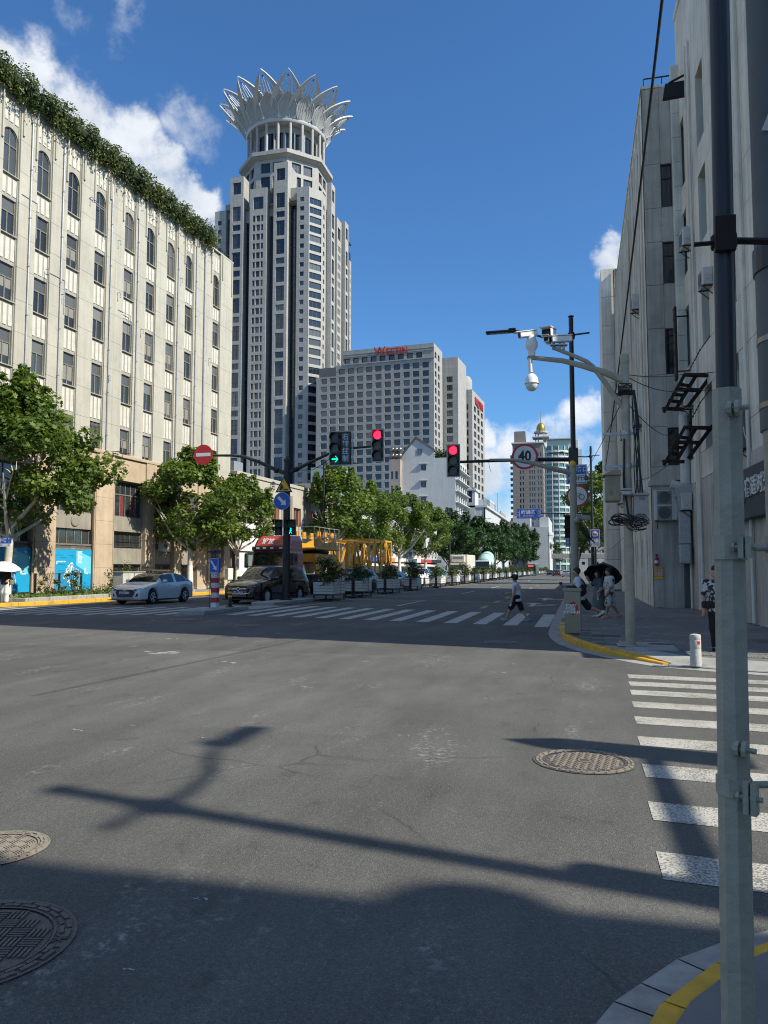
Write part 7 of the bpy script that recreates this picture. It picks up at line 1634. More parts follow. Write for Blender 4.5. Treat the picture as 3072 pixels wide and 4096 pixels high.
for i,(y0,y1) in enumerate(((49.6,54),(57.4,62.2),(65.6,73.2),(76.6,82.2),(85.6,90.8))):
    x=-13.8+.0125*(y0-42); t=thing('barrier_rail',f'pair of black rails after the {ordn[i+1]} white planter','rail',(x,y0,0),0,'black rails between the planters')
    for z in (.35,.95): g=MB(); g.bar((0,0,z),(.05,y1-y0,z),.05); g.build('rail',M_BLACK,t)

# ------------------------------------------------------------------ vehicles
def ip(pts,s): 
    xs=[p[0] for p in pts]; ys=[p[1] for p in pts]; return float(np.interp(s,xs,ys))
def smooth_ip(pts,s):
    for (a,b),(c,d) in zip(pts[:-1],pts[1:]):
        if a<=s<=c: 
            t=(s-a)/(c-a+1e-9); return b+(d-b)*t
    return pts[-1][1] if s>pts[-1][0] else pts[0][1]
M_CGL=mat('car_glass',(.012,.015,.017),.05,spec=.7)
M_CHROME=mat('chrome',(.6,.6,.62),.15,1.0); M_PLATE=mat('blue_number_plate',(.02,.09,.40),.4); M_HEAD=mat('headlight_glass',(.10,.11,.12),.08,.2); M_TAIL=mat('tail_light',(.35,.01,.01),.3); M_TAILON=mat('lit_tail_light',(.4,.01,.01),.3,emit=(1,.05,.08),estr=2.0)
M_GRILLE=mat('grille_black',(.012,.012,.013),.45); M_PLASTIC=mat('black_trim',(.018,.018,.019),.6); M_RIMD=mat('dark_rim',(.05,.05,.052),.35,.7); M_RIMS=mat('silver_rim',(.58,.58,.58),.4,.15)
def wheel(t,x,y,r,w,rimm,spokes=5,side=1):
    g=MB(); g.T=Matrix.Translation((x,y,r))@Matrix.Rotation(math.pi/2,4,'Y'); g.lathe([(r*.62,-w/2),(r*.93,-w/2),(r,-w*.36),(r,w*.36),(r*.93,w/2),(r*.62,w/2)],n=28); wl=g.build('wheel',M_RUBBER,t,smooth=True)
    s=side; z=s*(w*.5+.006)
    g=MB(); g.T=Matrix.Translation((x,y,r))@Matrix.Rotation(math.pi/2,4,'Y')
    n=24; g.add([(math.cos(6.2832*i/n)*q,math.sin(6.2832*i/n)*q,z+dz) for q,dz in ((r*.66,0),(r*.60,s*.01)) for i in range(n)],[(i,(i+1)%n,n+(i+1)%n,n+i) for i in range(n)])
    for k in range(spokes):
        a=2*math.pi*k/spokes+.3
        for da in (-.13,.13): g.bar((math.cos(a)*r*.12,math.sin(a)*r*.12,z),(math.cos(a+da)*r*.62,math.sin(a+da)*r*.62,z),r*.07,.02)
    g.cyl((0,0,z-.01),(0,0,z+s*.012),r*.15,n=12); g.build('rim',rimm,wl)
def car(name,label,loc,rz,paint,L=4.35,Wd=1.82,Hc=1.44,wb=2.63,fo=.86,wr=.325,hood=((0,.66),(.05,.74),(.12,.83),(.24,.93),(.29,.97)),belt=((.29,.97),(.6,.99),(.85,1.02),(1,.97)),cowl=.29,rf=.46,rr_=.80,re=.965,tail=1.0,scale=1.0,group=None,rimm=M_RIMD,details='hatch',plate=None,roofm=None,tumble=.76,lit=False,cat='car',grille=True):
    t=thing(name,label,cat,loc,rz,group); t.scale=(scale,)*3
    ya=[-L/2+fo,-L/2+fo+wb]; S=sorted(set([0,.008,.02,.04,.07,.1,.14,.18,.22,.26,cowl,cowl+.02]+[cowl+(rf-cowl)*k/5 for k in range(6)]+[rf+(rr_-rf)*k/8 for k in range(9)]+[rr_+(re-rr_)*k/5 for k in range(6)]+[re,.985,.995,1]+[(yw+wr*1.22*math.cos(math.pi*k/12)+L/2)/L for yw in ya for k in range(13)]))
    S=[s for s in S if 0<=s<=1]
    def zbelt(s): return smooth_ip(hood,s) if s<cowl else smooth_ip(belt,s)
    def zroof(s):
        zb=zbelt(s)
        if s<=cowl: return zb+.05*min(1,s/.1+.2)
        if s<rf: 
            u=(s-cowl)/(rf-cowl); z0=zbelt(cowl)+.05; return z0+(Hc-.03-z0)*(math.sin(u*math.pi/2)**.93)
        if s<rr_: u=(s-rf)/(rr_-rf); return Hc-.03+.03*math.sin(math.pi*min(1,u*1.1))-.05*max(0,u-.55)/.45
        if s<re: u=(s-rr_)/(re-rr_); z0=Hc-.08; return z0+(zbelt(re)+.04-z0)*(u**1.35)
        return zbelt(s)+.03
    def hw(s): 
        e=.80+.2*min(1,(s/.10))**.5 if s<.10 else 1.0
        if s>.93: e=1-.14*((s-.93)/.07)**2
        return Wd/2*e
    def rw(s):
        w=hw(s)
        if s<cowl: return w*.80
        if s<rf: u=(s-cowl)/(rf-cowl); return w*(.84+(tumble-.84)*u)
        if s<rr_: return w*tumble
        if s<re: u=(s-rr_)/(re-rr_); return w*(tumble+.06*u)
        return w*.84
    def zsill(s):
        y=-L/2+s*L; z=.20+.02*math.cos(s*6) + (.10 if s<.02 else 0)+(.08 if s>.985 else 0)
        for yw in ya:
            d=abs(y-yw); rr2=wr*1.22
            if d<=rr2: z=max(z,wr+math.sqrt(max(0,rr2*rr2-d*d))*1.0)
        return z
    sec=[]
    for s in S:
        y=-L/2+s*L; w=hw(s); r=rw(s); zs,zb,zr=zsill(s),zbelt(s),zroof(s); zm=min(max((zs+zb)/2,.5),zb-.08); zs=min(zs,zb-.16)
        zm=max(zm,zs+.03)
        curve=-.06*(1-min(1,s/.02)) 
        P=[(0,zs+.0),(w*.90,zs),(w*.975,zs+.03),(w,zm),(w*.99,zb-.09),(w*.955,zb)]
        if s<=cowl or s>=re: P+=[(w*.90,zb+(zr-zb)*.3),(r,zb+(zr-zb)*.65),(r*.6,zr-.004),(0,zr)]
        else: P+=[(w*.955+(r-w*.955)*.5,zb+(zr-zb)*.5),(r,zr-.055*min(1,(zr-zb)/.3)),(r*.86,zr-.012),(0,zr)]
        yo=[0]*10
        if s<=.02: yo=[.05,.05,.03,0,.0,.02,.03,.04,.05,.05] if s==0 else yo
        sec.append([(x,y+dy,z) for (x,z),dy in zip(P,yo)])
    n=len(S); body=MB(); ws=MB(); sw={}; roof=MB()
    def kind(i,j):
        a=(S[i]+S[i+1])/2
        if j in (7,8) and cowl+.004<a<rf-.004: return 'ws'
        if j in (7,8) and rr_+.02<a<re-.01: return 'rw'
        if j==8 and rf<a<rr_ and roofm: return 'roof'
        if j in (5,6):
            if cowl+.05<a<re-.05:
                zc=zroof(a)-zbelt(a)
                if zc>.16:
                    for k,(p,q) in enumerate(wins):
                        if p<a<q: return 'sw%d'%k
        return 'b'
    mid=(rf+rr_)/2-.02; wins=[(cowl+.06,mid-.012),(mid+.012,rr_+.02)] if details!='mpv' else [(cowl+.07,.45),(.465,.68),(.695,.90)]
    if details!='mpv': wins.append((rr_+.035,re-.07))
    parts={}
    for i in range(n-1):
        for j in range(9):
            k=kind(i,j); m_=parts.setdefault(k,MB())
            for sg in (1,-1):
                q=[(sg*sec[i][j][0],)+sec[i][j][1:],(sg*sec[i+1][j][0],)+sec[i+1][j][1:],(sg*sec[i+1][j+1][0],)+sec[i+1][j+1][1:],(sg*sec[i][j+1][0],)+sec[i][j+1][1:]]
                if j==0:
                    if sg==1: q=[q[0],q[1],q[2],q[3]]
                f=q if sg==1 else q[::-1]
                kk=k if not k.startswith('sw') else k+('l' if sg==1 else 'r'); parts.setdefault(kk,MB()).add(f,[(0,1,2,3)])
    for e,rev in ((0,False),(n-1,True)):
        ring=[p for p in sec[e]]+[(-p[0],p[1],p[2]) for p in sec[e][::-1][1:-1]]; parts['b'].add(ring,[tuple(range(len(ring)))[::-1] if not rev else tuple(range(len(ring)))])
    def weld(mbx):
        idx={};v=[];f=[]
        for q in mbx.f:
            nf=[]
            for a in q:
                key=tuple(round(c,4) for c in mbx.v[a])
                if key not in idx: idx[key]=len(v); v.append(mbx.v[a])
                if not nf or nf[-1]!=idx[key]: nf.append(idx[key])
            if len(nf)>1 and nf[0]==nf[-1]: nf.pop()
            if len(nf)>2: f.append(tuple(nf))
        o=MB(); o.v=v;o.f=f;o.mi=[0]*len(f); return o
    for k,m_ in parts.items():
        if not m_.f: continue
        m_=weld(m_)
        if k=='b': m_.build('body',paint,t,smooth=True,ang=32)
        elif k=='ws': m_.build('windscreen',M_CGL,t,smooth=True)
        elif k=='rw': m_.build('rear_window',M_CGL,t,smooth=True)
        elif k=='roof': m_.build('roof_panel',roofm,t,smooth=True)
        else: m_.build('side_window',M_CGL,t,smooth=True)
    g=MB(); g.box(-Wd*.40,Wd*.40,-L/2+.25,L/2-.25,.17,.55); g.build('underbody',M_BLACKM,t)
    for yw in ya:
        for sg in (1,-1): wheel(t,sg*(Wd/2-.12),yw,wr,.23,rimm,5 if details!='mpv' else 10,sg)
    w=Wd/2; f=-L/2
    # lamps wrap the corner
    zh=smooth_ip(hood,.05)
    for sg in (1,-1):
        g=MB(); g.add([(sg*w*.50,f-.012,zh-.12),(sg*w*.80,f+.03,zh-.10),(sg*w*.965,f+.30,zh-.02),(sg*w*.955,f+.42,zh+.045),(sg*w*.80,f+.12,zh-.0),(sg*w*.50,f+.012,zh-.045)],[(0,1,4,5),(1,2,3,4)] if sg==1 else [(5,4,1,0),(4,3,2,1)]); g.build('headlight',M_HEAD,t)
        g=MB(); g.bbox(sg*w*.93-.12+sg*.17,sg*w*.93+.12+sg*.17,ip([(0,f),(1,-f)],cowl+.06),ip([(0,f),(1,-f)],cowl+.06)+.14,zbelt(cowl)+.0,zbelt(cowl)+.15,.04); g.build('mirror',paint,t,smooth=True,ang=60)
        g=MB(); b=-f; g.add([(sg*w*.45,b+.01,.80),(sg*w*.86,b-.02,.82),(sg*w*.94,b-.22,.86),(sg*w*.94,b-.22,.98),(sg*w*.86,b-.02,.95),(sg*w*.45,b+.01,.90)],[(5,4,1,0),(4,3,2,1)] if sg==1 else [(0,1,4,5),(1,2,3,4)]); g.build('tail_light',M_TAILON if lit else M_TAIL,t)
        for s in (.47,.70): g=MB(); g.bbox(sg*w*1.0-.03,sg*w*1.0+.03,-L/2+s*L,-L/2+s*L+.2,.845,.875,.01); g.build('door_handle',paint if details!='mpv' else M_CHROME,t)
        g=MB(); y0=-L/2+fo+wr*1.3; g.bbox(sg*w*.95-.03,sg*w*.95+.03,y0,y0+wb-wr*2.6,.17,.25,.01); g.build('sill_trim',M_PLASTIC,t)
    if grille:
        g=MB(); zt=zh-.06; g.poly([(-w*.46,f-.015,zt),(-w*.55,f-.02,zt-.12),(-w*.42,f-.03,.34),(w*.42,f-.03,.34),(w*.55,f-.02,zt-.12),(w*.46,f-.015,zt)]); gr=g.build('grille',M_GRILLE,t)
        g=MB()
        for k in range(6): z=.37+k*(zt-.40)/6; g.box(-w*.46,w*.46,f-.04,f-.031,z,z+.008)
        g.build('grille_bar',M_CHROME if details=='mpv' else M_RIMD,gr)
        g=MB(); g.box(-w*.95,w*.95,f-.02,f+.2,.19,.235); g.build('front_lip',M_PLASTIC,t)
        for sg in (1,-1): g=MB(); g.poly([(sg*w*.60,f-.008,.36),(sg*w*.86,f+.06,.40),(sg*w*.86,f+.06,.56),(sg*w*.66,f-.004,.50)][::sg]); g.build('air_intake',M_GRILLE,t)
    if plate:
        g=MB(); g.box(-.24,.24,f-.055,f-.042,.46,.61); pl=g.build('number_plate',M_PLATE,t); text(plate,.12,M_SIGNW,pl,(0,f-.058,.535),bold=.003)
    return t
P_BLUE=mat('pale_blue_car_paint',(.56,.63,.68),.28,.1,coat=.8); P_BLACK=mat('black_car_paint',(.008,.009,.010),.16,.1,coat=1.); P_SILV=mat('silver_blue_car_paint',(.26,.31,.36),.25,.4,coat=.8); P_DARK=mat('dark_grey_car_paint',(.035,.038,.042),.2,.3,coat=1.); P_WHT=mat('white_car_paint',(.68,.68,.67),.3,coat=.8)
G_CARS='cars in the left carriageway'
ca=car('hatchback','pale blue white hatchback with black roof by the yellow kerb',(-22.35,37.55,0),R(-4),P_BLUE,plate='沪A·X2080',roofm=P_BLACK,group=G_CARS,scale=1.13,rimm=M_RIMS)
g=MB(); f=-4.35/2
for k in range(4): g.disc((-.105+.07*k,f-.034,.655),.042,(0,-1,0),16,.034)
g.build('ring_badge',M_CHROME,ca)
mp=car('minivan','black minivan with chrome trim stopped at the median',(-16.75,40.15,0),R(-9),P_BLACK,L=5.2,Wd=1.88,Hc=1.80,wb=3.09,fo=.98,wr=.34,hood=((0,.72),(.04,.88),(.1,.98),(.2,1.08),(.235,1.11)),belt=((.235,1.11),(.5,1.13),(.9,1.15),(1,1.05)),cowl=.235,rf=.44,rr_=.87,re=.985,details='mpv',plate='沪L·10953',group=G_CARS,scale=1.13,rimm=M_RIMS,tumble=.80)
f=-2.6; g=MB(); g.tube([(-.85,f+.12,.80),(-.4,f-.02,.71),(0,f-.045,.69),(.4,f-.02,.71),(.85,f+.12,.80)],.018,6); g.tube([(-.62,f-.01,.52),(-.3,f-.045,.47),(.3,f-.045,.47),(.62,f-.01,.52)],.016,6); g.build('chrome_strip',M_CHROME,mp); g=MB(); g.cyl((0,f-.03,.70),(0,f-.07,.70),.085,n=20); b_=g.build('round_badge',M_CHROME,mp); g=MB(); g.disc((0,f-.072,.70),.06,(0,-1,0),16); g.build('badge_face',P_DARK,b_)
for sg in (1,-1): g=MB(); g.bar((sg*.935,-1.5,1.13),(sg*.915,2.2,1.16),.03); g.bar((sg*.955,-1.0,.36),(sg*.955,1.2,.36),.02); g.build('side_chrome',M_CHROME,mp)
SUV=dict(L=4.65,Wd=1.88,Hc=1.66,wb=2.75,fo=.92,wr=.36,hood=((0,.76),(.05,.88),(.12,.98),(.24,1.06),(.28,1.09)),belt=((.28,1.09),(.6,1.11),(.9,1.14),(1,1.06)),cowl=.28,rf=.44,rr_=.84,re=.975)
SED=dict(L=4.7,Wd=1.82,Hc=1.46,wb=2.72,fo=.92,wr=.33,cowl=.28,rf=.44,rr_=.70,re=.86,belt=((.28,.97),(.7,1.0),(.9,1.03),(1,.97)))
car('suv','silver blue crossover stopped behind the first two planters',(-16.6,56.3,0),R(-6),P_SILV,group=G_CARS,scale=1.15,**SUV)
car('sedan','dark sedan stopped behind the third planter',(-16.6,68.4,0),R(-5),P_DARK,group=G_CARS,scale=1.13,**SED)
car('suv','white crossover stopped behind the fourth planter',(-16.4,80,0),R(-4),P_WHT,group=G_CARS,scale=1.13,**SUV)
car('sedan','silver sedan stopped behind the fifth planter',(-16.3,91,0),R(-3),P_SILV,group=G_CARS,scale=1.1,**SED)
car('sedan','white sedan in front of the white box truck',(-16.0,101.5,0),R(-2),P_WHT,group=G_CARS,scale=1.1,**SED)
for i,(x,y,p,k,lab) in enumerate([(-2.7,176,P_SILV,SED,'silver sedan with lit tail lights far up the street'),(-5.2,192,P_DARK,SUV,'dark crossover with lit tail lights far up the street'),(-7.6,214,P_DARK,SED,'dark sedan facing the camera far up the street'),(-4.4,226,P_WHT,SED,'white sedan beyond the dark crossover far up the street')]):
    car('distant_car',lab,(x,y,0),R(180) if i!=2 else 0,p,group='distant cars in the right carriageway',lit=i!=2,grille=i==2,**k)
for i,(x,y,p) in enumerate([(-14.6,146,P_WHT),(-14.4,156,P_DARK),(-14.0,168,P_SILV),(-13.6,180,P_DARK)]): car('distant_car','%s car queued behind the mixer truck, %s in line'%(['white','dark','silver','dark grey'][i],['first','second','third','fourth'][i]),(x,y,0),0,p,group='cars queued behind the mixer truck',**SED)
# red tractor unit with crane sections
P_RED=mat('red_truck_paint',(.36,.03,.025),.35,coat=.5,var=.1); M_CRANE=mat('yellow_crane_paint',(.60,.285,.015),.5,var=.15,vscale=2,grime=((.28,.14,.03),.5))
tk=thing('truck','red tractor unit with high roof, facing the camera behind the minivan','truck',(-19.6,47.0,0),R(-4)); tk.scale=(1.08,)*3
def loft(mb,secs,close=True):
    n=len(secs[0]); V=[p for s in secs for p in s]; F=[]
    for k in range(len(secs)-1):
        for i in range(n): F.append((k*n+i,k*n+(i+1)%n,(k+1)*n+(i+1)%n,(k+1)*n+i))
    F+=[tuple(range(n))[::-1],tuple(range((len(secs)-1)*n,len(secs)*n))]; mb.add(V,F)
def rrect(hx,y0,y1,z,ch=.15): return [(-hx+ch,y0,z),(hx-ch,y0,z),(hx,y0+ch,z),(hx,y1,z),(-hx,y1,z),(-hx,y0+ch,z)]
g=MB(); loft(g,[rrect(1.22,0,2.2,.55),rrect(1.25,-.02,2.2,1.2),rrect(1.25,0,2.2,1.85),rrect(1.22,.12,2.2,2.75),rrect(1.20,.22,2.2,2.95),rrect(1.18,.25,2.2,3.1)]); g.build('cab',P_RED,tk)
g=MB(); loft(g,[rrect(1.19,.18,2.2,3.1,.2),rrect(1.15,.38,2.2,3.45,.25),rrect(1.02,.65,2.2,3.72,.3)]); s=g.build('roof_deflector',P_RED,tk); text('解放',.42,M_SIGNW,s,(-.2,.29,3.36),(1,0,0),(0,.45,.9),bold=.006)
g=MB(); g.quad((-1.1,-.012,1.92),(1.1,-.012,1.92),(1.04,.10,2.70),(-1.04,.10,2.70)); g.build('windscreen',M_CGL,tk)
g=MB(); g.bbox(-1.15,1.15,-.06,.2,2.78,3.05,.03); s=g.build('sun_visor',M_PLASTIC,tk); g=MB(); 
for x in (-.75,-.3,.2,.8): g.box(x-.1,x+.1,-.075,-.061,2.9,3.0)
g.build('marker_lamp',M_SIGNW,s)
for sg in (1,-1):
    g=MB(); g.quad(*[(sg*1.262,y,z) for y,z in ((.35,1.95),(1.35,1.95),(1.35,2.65),(.45,2.65))][::sg]); g.build('side_window',M_CGL,tk)
    g=MB(); g.bbox(sg*1.5-.11,sg*1.5+.11,-.18,.0,1.75,2.65,.04); g.bar((sg*1.2,.05,2.6),(sg*1.5,-.05,2.62),.05); g.bar((sg*1.2,.05,1.85),(sg*1.5,-.05,1.85),.05); g.build('mirror',M_PLASTIC,tk)
    g=MB(); g.bbox(sg*.95-.22,sg*.95+.22,-.05,.0,.75,1.05,.02); g.build('headlight',M_HEAD,tk)
g=MB(); g.bbox(-1.0,1.0,-.04,.02,1.15,1.75,.02); g.build('grille',M_GRILLE,tk); g=MB(); g.bbox(-1.24,1.24,-.08,.1,.4,.72,.03); g.build('bumper',P_RED,tk)
for y in (1.2,4.6,5.9):
    for sg in (1,-1): wheel(tk,sg*1.0,y,.5,.3,M_RIMD,8,sg)
g=MB(); g.box(-.4,.4,1,6.4,.6,.95); g.bbox(.5,1.1,2.5,3.8,.45,1.0,.05); g.build('chassis',M_BLACKM,tk)
tl=thing('low_loader','low loader trailer under the yellow crane sections','trailer',(-19.9,52.6,0),R(-1.5)); g=MB(); g.box(-1.3,1.3,0,24,1.1,1.4); g.box(-1.25,1.25,.2,23.8,.95,1.09); g.build('deck',M_RUST,tl)
for y in (16,17.4,18.8,20.2):
    for sg in (1,-1): wheel(tl,sg*1.05,y,.48,.3,M_RIMD,8,sg)
def lattice(label,y0,L,x0,z0,W_,H_,nb,base=(-19.9,52.6)):
    t=thing('crane_section',label,'crane section',(base[0]+x0,base[1]+y0,z0),R(-1.5),'yellow tower crane sections on the trailer'); c=.16
    for sx in (-1,1):
        for sz in (0,1): g=MB(); g.bar((sx*W_/2,0,sz*H_),(sx*W_/2,L,sz*H_),c); g.build('chord',M_CRANE,t)
    for k in range(nb+1):
        y=L*k/nb
        for sx in (-1,1): g=MB(); g.bar((sx*W_/2,y,0),(sx*W_/2,y,H_),.14); g.build('upright',M_CRANE,t)
        for sz in (0,1): g=MB(); g.bar((-W_/2,y,sz*H_),(W_/2,y,sz*H_),.13); g.build('cross_bar',M_CRANE,t)
    for k in range(nb):
        a,b=L*k/nb,L*(k+1)/nb
        if k%2: a,b=b,a
        for sx in (-1,1): g=MB(); g.bar((sx*W_/2,a,0),(sx*W_/2,b,H_),.15); g.build('diagonal',M_CRANE,t)
    return t
lattice('yellow lattice crane section standing at the rear of the trailer',16.2,7.6,0,1.45,2.3,3.1,4); lattice('yellow lattice crane section in the middle of the trailer',9.5,6.2,0,1.45,2.2,2.75,3)
t=thing('crane_slewing_unit','solid yellow crane slewing unit with railings right behind the red cab','crane part',(-19.75,53.5,1.45),R(-1.5)); 
g=MB(); g.prism([(-1.0,0,1.5),(-1.0,5,1.5),(-1.0,5.6,.6),(-1.0,4.6,0),(-1.0,3.4,0),(-1.0,3.0,.7),(-1.0,1.9,.7),(-1.0,1.5,0),(-1.0,.5,0),(-1.0,.2,.8)],(.14,0,0)); g.build('lower_frame',M_CRANE,t); o=obj('lower_frame',t.children[0].data,t,(1.86,0,0)); g=MB(); g.box(-.86,.86,.3,.6,.9,1.5); g.box(-.86,.86,2.2,2.6,.9,1.5); g.box(-.86,.86,4.6,4.9,.9,1.5); g.build('cross_beam',M_CRANE,t); g=MB(); g.lathe([(1.15,1.5),(1.2,1.62),(1.15,1.75)],(0,2.4,0),24); g.build('slew_ring',M_BLACKM,t)
g=MB(); g.bbox(-1.1,1.1,0,5.4,1.8,1.95,.03); g.build('upper_deck',M_CRANE,t)
for x in (-1.0,.85):
    g=MB(); g.prism([(x,.4,1.95),(x,5.0,1.95),(x,4.6,2.7),(x,3.4,2.35),(x,1.6,2.35),(x,.9,2.8),(x,.4,2.6)],(.15,0,0)); g.build('side_plate',M_CRANE,t)
for y in (1.3,2.6,4.2): 
    for x in (-.85,.85): g=MB(); g.prism([(x-.06,y-.35,2.7),(x-.06,y+.35,2.7),(x-.06,y+.25,3.2),(x-.06,y-.25,3.2)],(.12,0,0)); g.build('lug_plate',M_CRANE,t)
g=MB()
for k in range(6): g.bar((1.2,-.6+k*1.1,2.0),(1.2,-.6+k*1.1,3.5),.045); 
for z in (2.75,3.45): g.bar((1.2,-.6,z),(1.2,4.9,z),.04); g.bar((-1.2,-.6,z),(1.2,-.6,z),.04)
for k in range(3): g.bar((-1.2+k*1.2,-.6,2),(-1.2+k*1.2,-.6,3.5),.045)
g.build('railing',M_GALV,t)
# white box truck
def truck_cab(t,paint,hx=1.05,z1=2.3,y0=0,d=1.7):
    g=MB(); loft(g,[rrect(hx,y0,y0+d,.5,.12),rrect(hx,y0-.03,y0+d,1.1,.12),rrect(hx,y0,y0+d,1.45,.14),rrect(hx*.95,y0+.42,y0+d,z1-.06,.2),rrect(hx*.88,y0+.6,y0+d,z1,.2)]); g.build('cab',paint,t)
    k=(z1-.12-1.5)/(z1-.06-1.45); g=MB(); g.quad((-hx*.88,y0-.0,1.5),(hx*.88,y0-.0,1.5),(hx*.82,y0+.40,z1-.12),(-hx*.82,y0+.40,z1-.12)); o=g.build('windscreen',M_CGL,t); o.location=(0,-.03,0)
    for sg in (1,-1):
        g=MB(); g.quad(*[(sg*(hx+.008),y,z) for y,z in ((y0+.35,1.5),(y0+1.3,1.5),(y0+1.3,z1-.2),(y0+.6,z1-.2))][::sg]); g.build('side_window',M_CGL,t)
        g=MB(); g.bbox(sg*(hx+.22)-.09,sg*(hx+.22)+.09,y0-.1,y0,1.35,1.85,.03); g.bar((sg*hx,y0+.1,1.8),(sg*(hx+.22),y0-.05,1.8),.03); g.build('mirror',M_PLASTIC,t)
        g=MB(); g.bbox(sg*hx*.78-.16,sg*hx*.78+.16,y0-.05,y0,.78,1.0,.02); g.build('headlight',M_HEAD,t)
    g=MB(); g.box(-hx*.6,hx*.6,y0-.045,y0-.01,.95,1.2); g.build('grille',M_GRILLE,t); g=MB(); g.bbox(-hx,hx,y0-.09,y0+.05,.42,.7,.03); g.build('bumper',M_WHITE,t)
M_TRK=mat('dusty_white_truck',(.56,.53,.46),.5,var=.12,vscale=1.5,grime=((.38,.33,.25),.5))
t=thing('box_truck','dusty white refrigerated box truck facing the camera','truck',(-17.4,112,0),R(-2)); t.scale=(1.2,)*3; truck_cab(t,M_TRK,1.0,2.15)
g=MB(); g.bbox(-1.1,1.1,1.75,7.6,1.0,3.25,.04); bx_=g.build('cargo_box',M_TRK,t); g=MB(); g.bbox(-.85,.85,1.2,1.74,2.3,3.15,.08); s=g.build('cooler_unit',M_TRK,bx_); g=MB()
for k in range(3): g.box(-.6,.6,1.19,1.199,2.72+k*.11,2.76+k*.11)
g.build('cooler_slot',M_BLACKM,s)
for y in (.9,5.6):
    for sg in (1,-1): wheel(t,sg*.9,y,.4,.25,M_RIMD,6,sg)
g=MB(); g.box(-.9,.9,.6,7.5,.55,.98); g.build('chassis',M_BLACKM,t)
# mixer truck
t=thing('mixer_truck','white concrete mixer truck with pale green drum facing the camera','truck',(-15.4,127,0),R(-1)); t.scale=(1.15,)*3; truck_cab(t,mat('white_truck_paint',(.62,.64,.63),.4,coat=.4),1.2,2.75)
g=MB(); prof=[(.3,0),(.95,.5),(1.18,1.6),(1.2,2.6),(.95,4.0),(.55,5.0),(.5,5.2)]; g.T=Matrix.Translation((0,2.3,2.05))@Matrix.Rotation(R(-72),4,'X'); g.lathe(prof,n=28); g.build('drum',mat('pale_green_drum',(.34,.53,.47),.5,var=.1,vscale=1,grime=((.4,.45,.4),.4)),t,smooth=True)
g=MB(); g.T=Matrix.Translation((0,2.3,2.05))@Matrix.Rotation(R(-72),4,'X'); g.lathe([(1.19,2.0),(1.225,2.05),(1.225,2.2),(1.19,2.25)],n=28); g.build('drum_ring',M_TIN,t)
g=MB(); g.prism([(-.7,7.2,3.5),(.7,7.2,3.5),(.4,7.2,2.9),(-.4,7.2,2.9)],(0,.8,0)); g.build('hopper',M_TIN,t); g=MB(); g.box(-1,1,1,8,.7,1.1); g.build('chassis',M_BLACKM,t)
g=MB()
for x in (1.15,1.45): g.bar((x,6.6,1.0),(x,6.6,4.1),.05)
for k in range(8): g.bar((1.15,6.6,1.1+k*.38),(1.45,6.6,1.1+k*.38),.04)
g.build('ladder',mat('ladder_cream',(.5,.45,.3),.6),t)
for y in (1.0,2.6,5.8,7.1):
    for sg in (1,-1): wheel(t,sg*1.0,y,.5,.3,M_RIMD,6,sg)
# bus
t=thing('bus','dark green bus with lit rear sign far along the left carriageway','bus',(-11.9,203,0),R(-1)); g=MB(); loft(g,[rrect(1.25,0,10,.4),rrect(1.27,-.03,10,1.2),rrect(1.25,0,10,2.7),rrect(1.15,.15,9.9,3.0)]); g.build('body',mat('bus_green',(.03,.07,.05),.4,coat=.4),t); g=MB(); g.quad((-1.1,-.05,1.2),(1.1,-.05,1.2),(1.1,-.02,2.6),(-1.1,-.02,2.6)); g.build('windscreen',M_CGL,t); g=MB(); g.box(-.8,.5,-.07,-.055,2.35,2.62); g.build('destination_sign',M_TAILON,t); g=MB(); g.box(1.256,1.27,.5,9.5,1.4,2.6); g.build('side_window',M_CGL,t); g=MB(); g.bbox(-1.1,1.1,.2,9.8,3.0,3.12,.05); g.build('roof',mat('pale_green_roof',(.35,.48,.40),.5),t)
# motor scooter parked beyond the bin
t=thing('scooter','dark motor scooter parked by the right kerb','scooter',(-.32,31.5,0),R(8))
for y in (-.62,.62): g=MB(); g.T=Matrix.Translation((0,y,.27))@Matrix.Rotation(math.pi/2,4,'Y'); g.lathe([(.15,-.05),(.26,-.05),(.27,0),(.26,.05),(.15,.05)],n=18); g.build('wheel',M_RUBBER,t)
g=MB(); g.bbox(-.17,.17,-.05,.7,.4,.72,.06); g.bbox(-.14,.14,-.35,.0,.22,.32,.03); g.bbox(-.16,.16,-.62,-.45,.3,.95,.05); g.build('body',P_DARK,t); g=MB(); g.bbox(-.15,.15,-.05,.65,.72,.82,.04); g.build('seat',M_BLACKM,t); g=MB(); g.bar((-.33,-.48,1.05),(.33,-.48,1.05),.035); g.cyl((0,-.55,.5),(0,-.45,1.05),.03,n=8); g.build('handlebar',M_BLACK,t); g=MB(); g.disc((0,-.63,.8),.09,(0,-1,0),16); g.build('headlight',M_HEAD,t); g=MB(); g.bar((-.33,-.48,1.05),(-.42,-.42,1.25),.015); g.bar((.33,-.48,1.05),(.42,-.42,1.25),.015); g.bbox(-.5,-.38,-.43,-.41,1.22,1.32,.01); g.bbox(.38,.5,-.43,-.41,1.22,1.32,.01); g.build('mirror',M_BLACK,t)

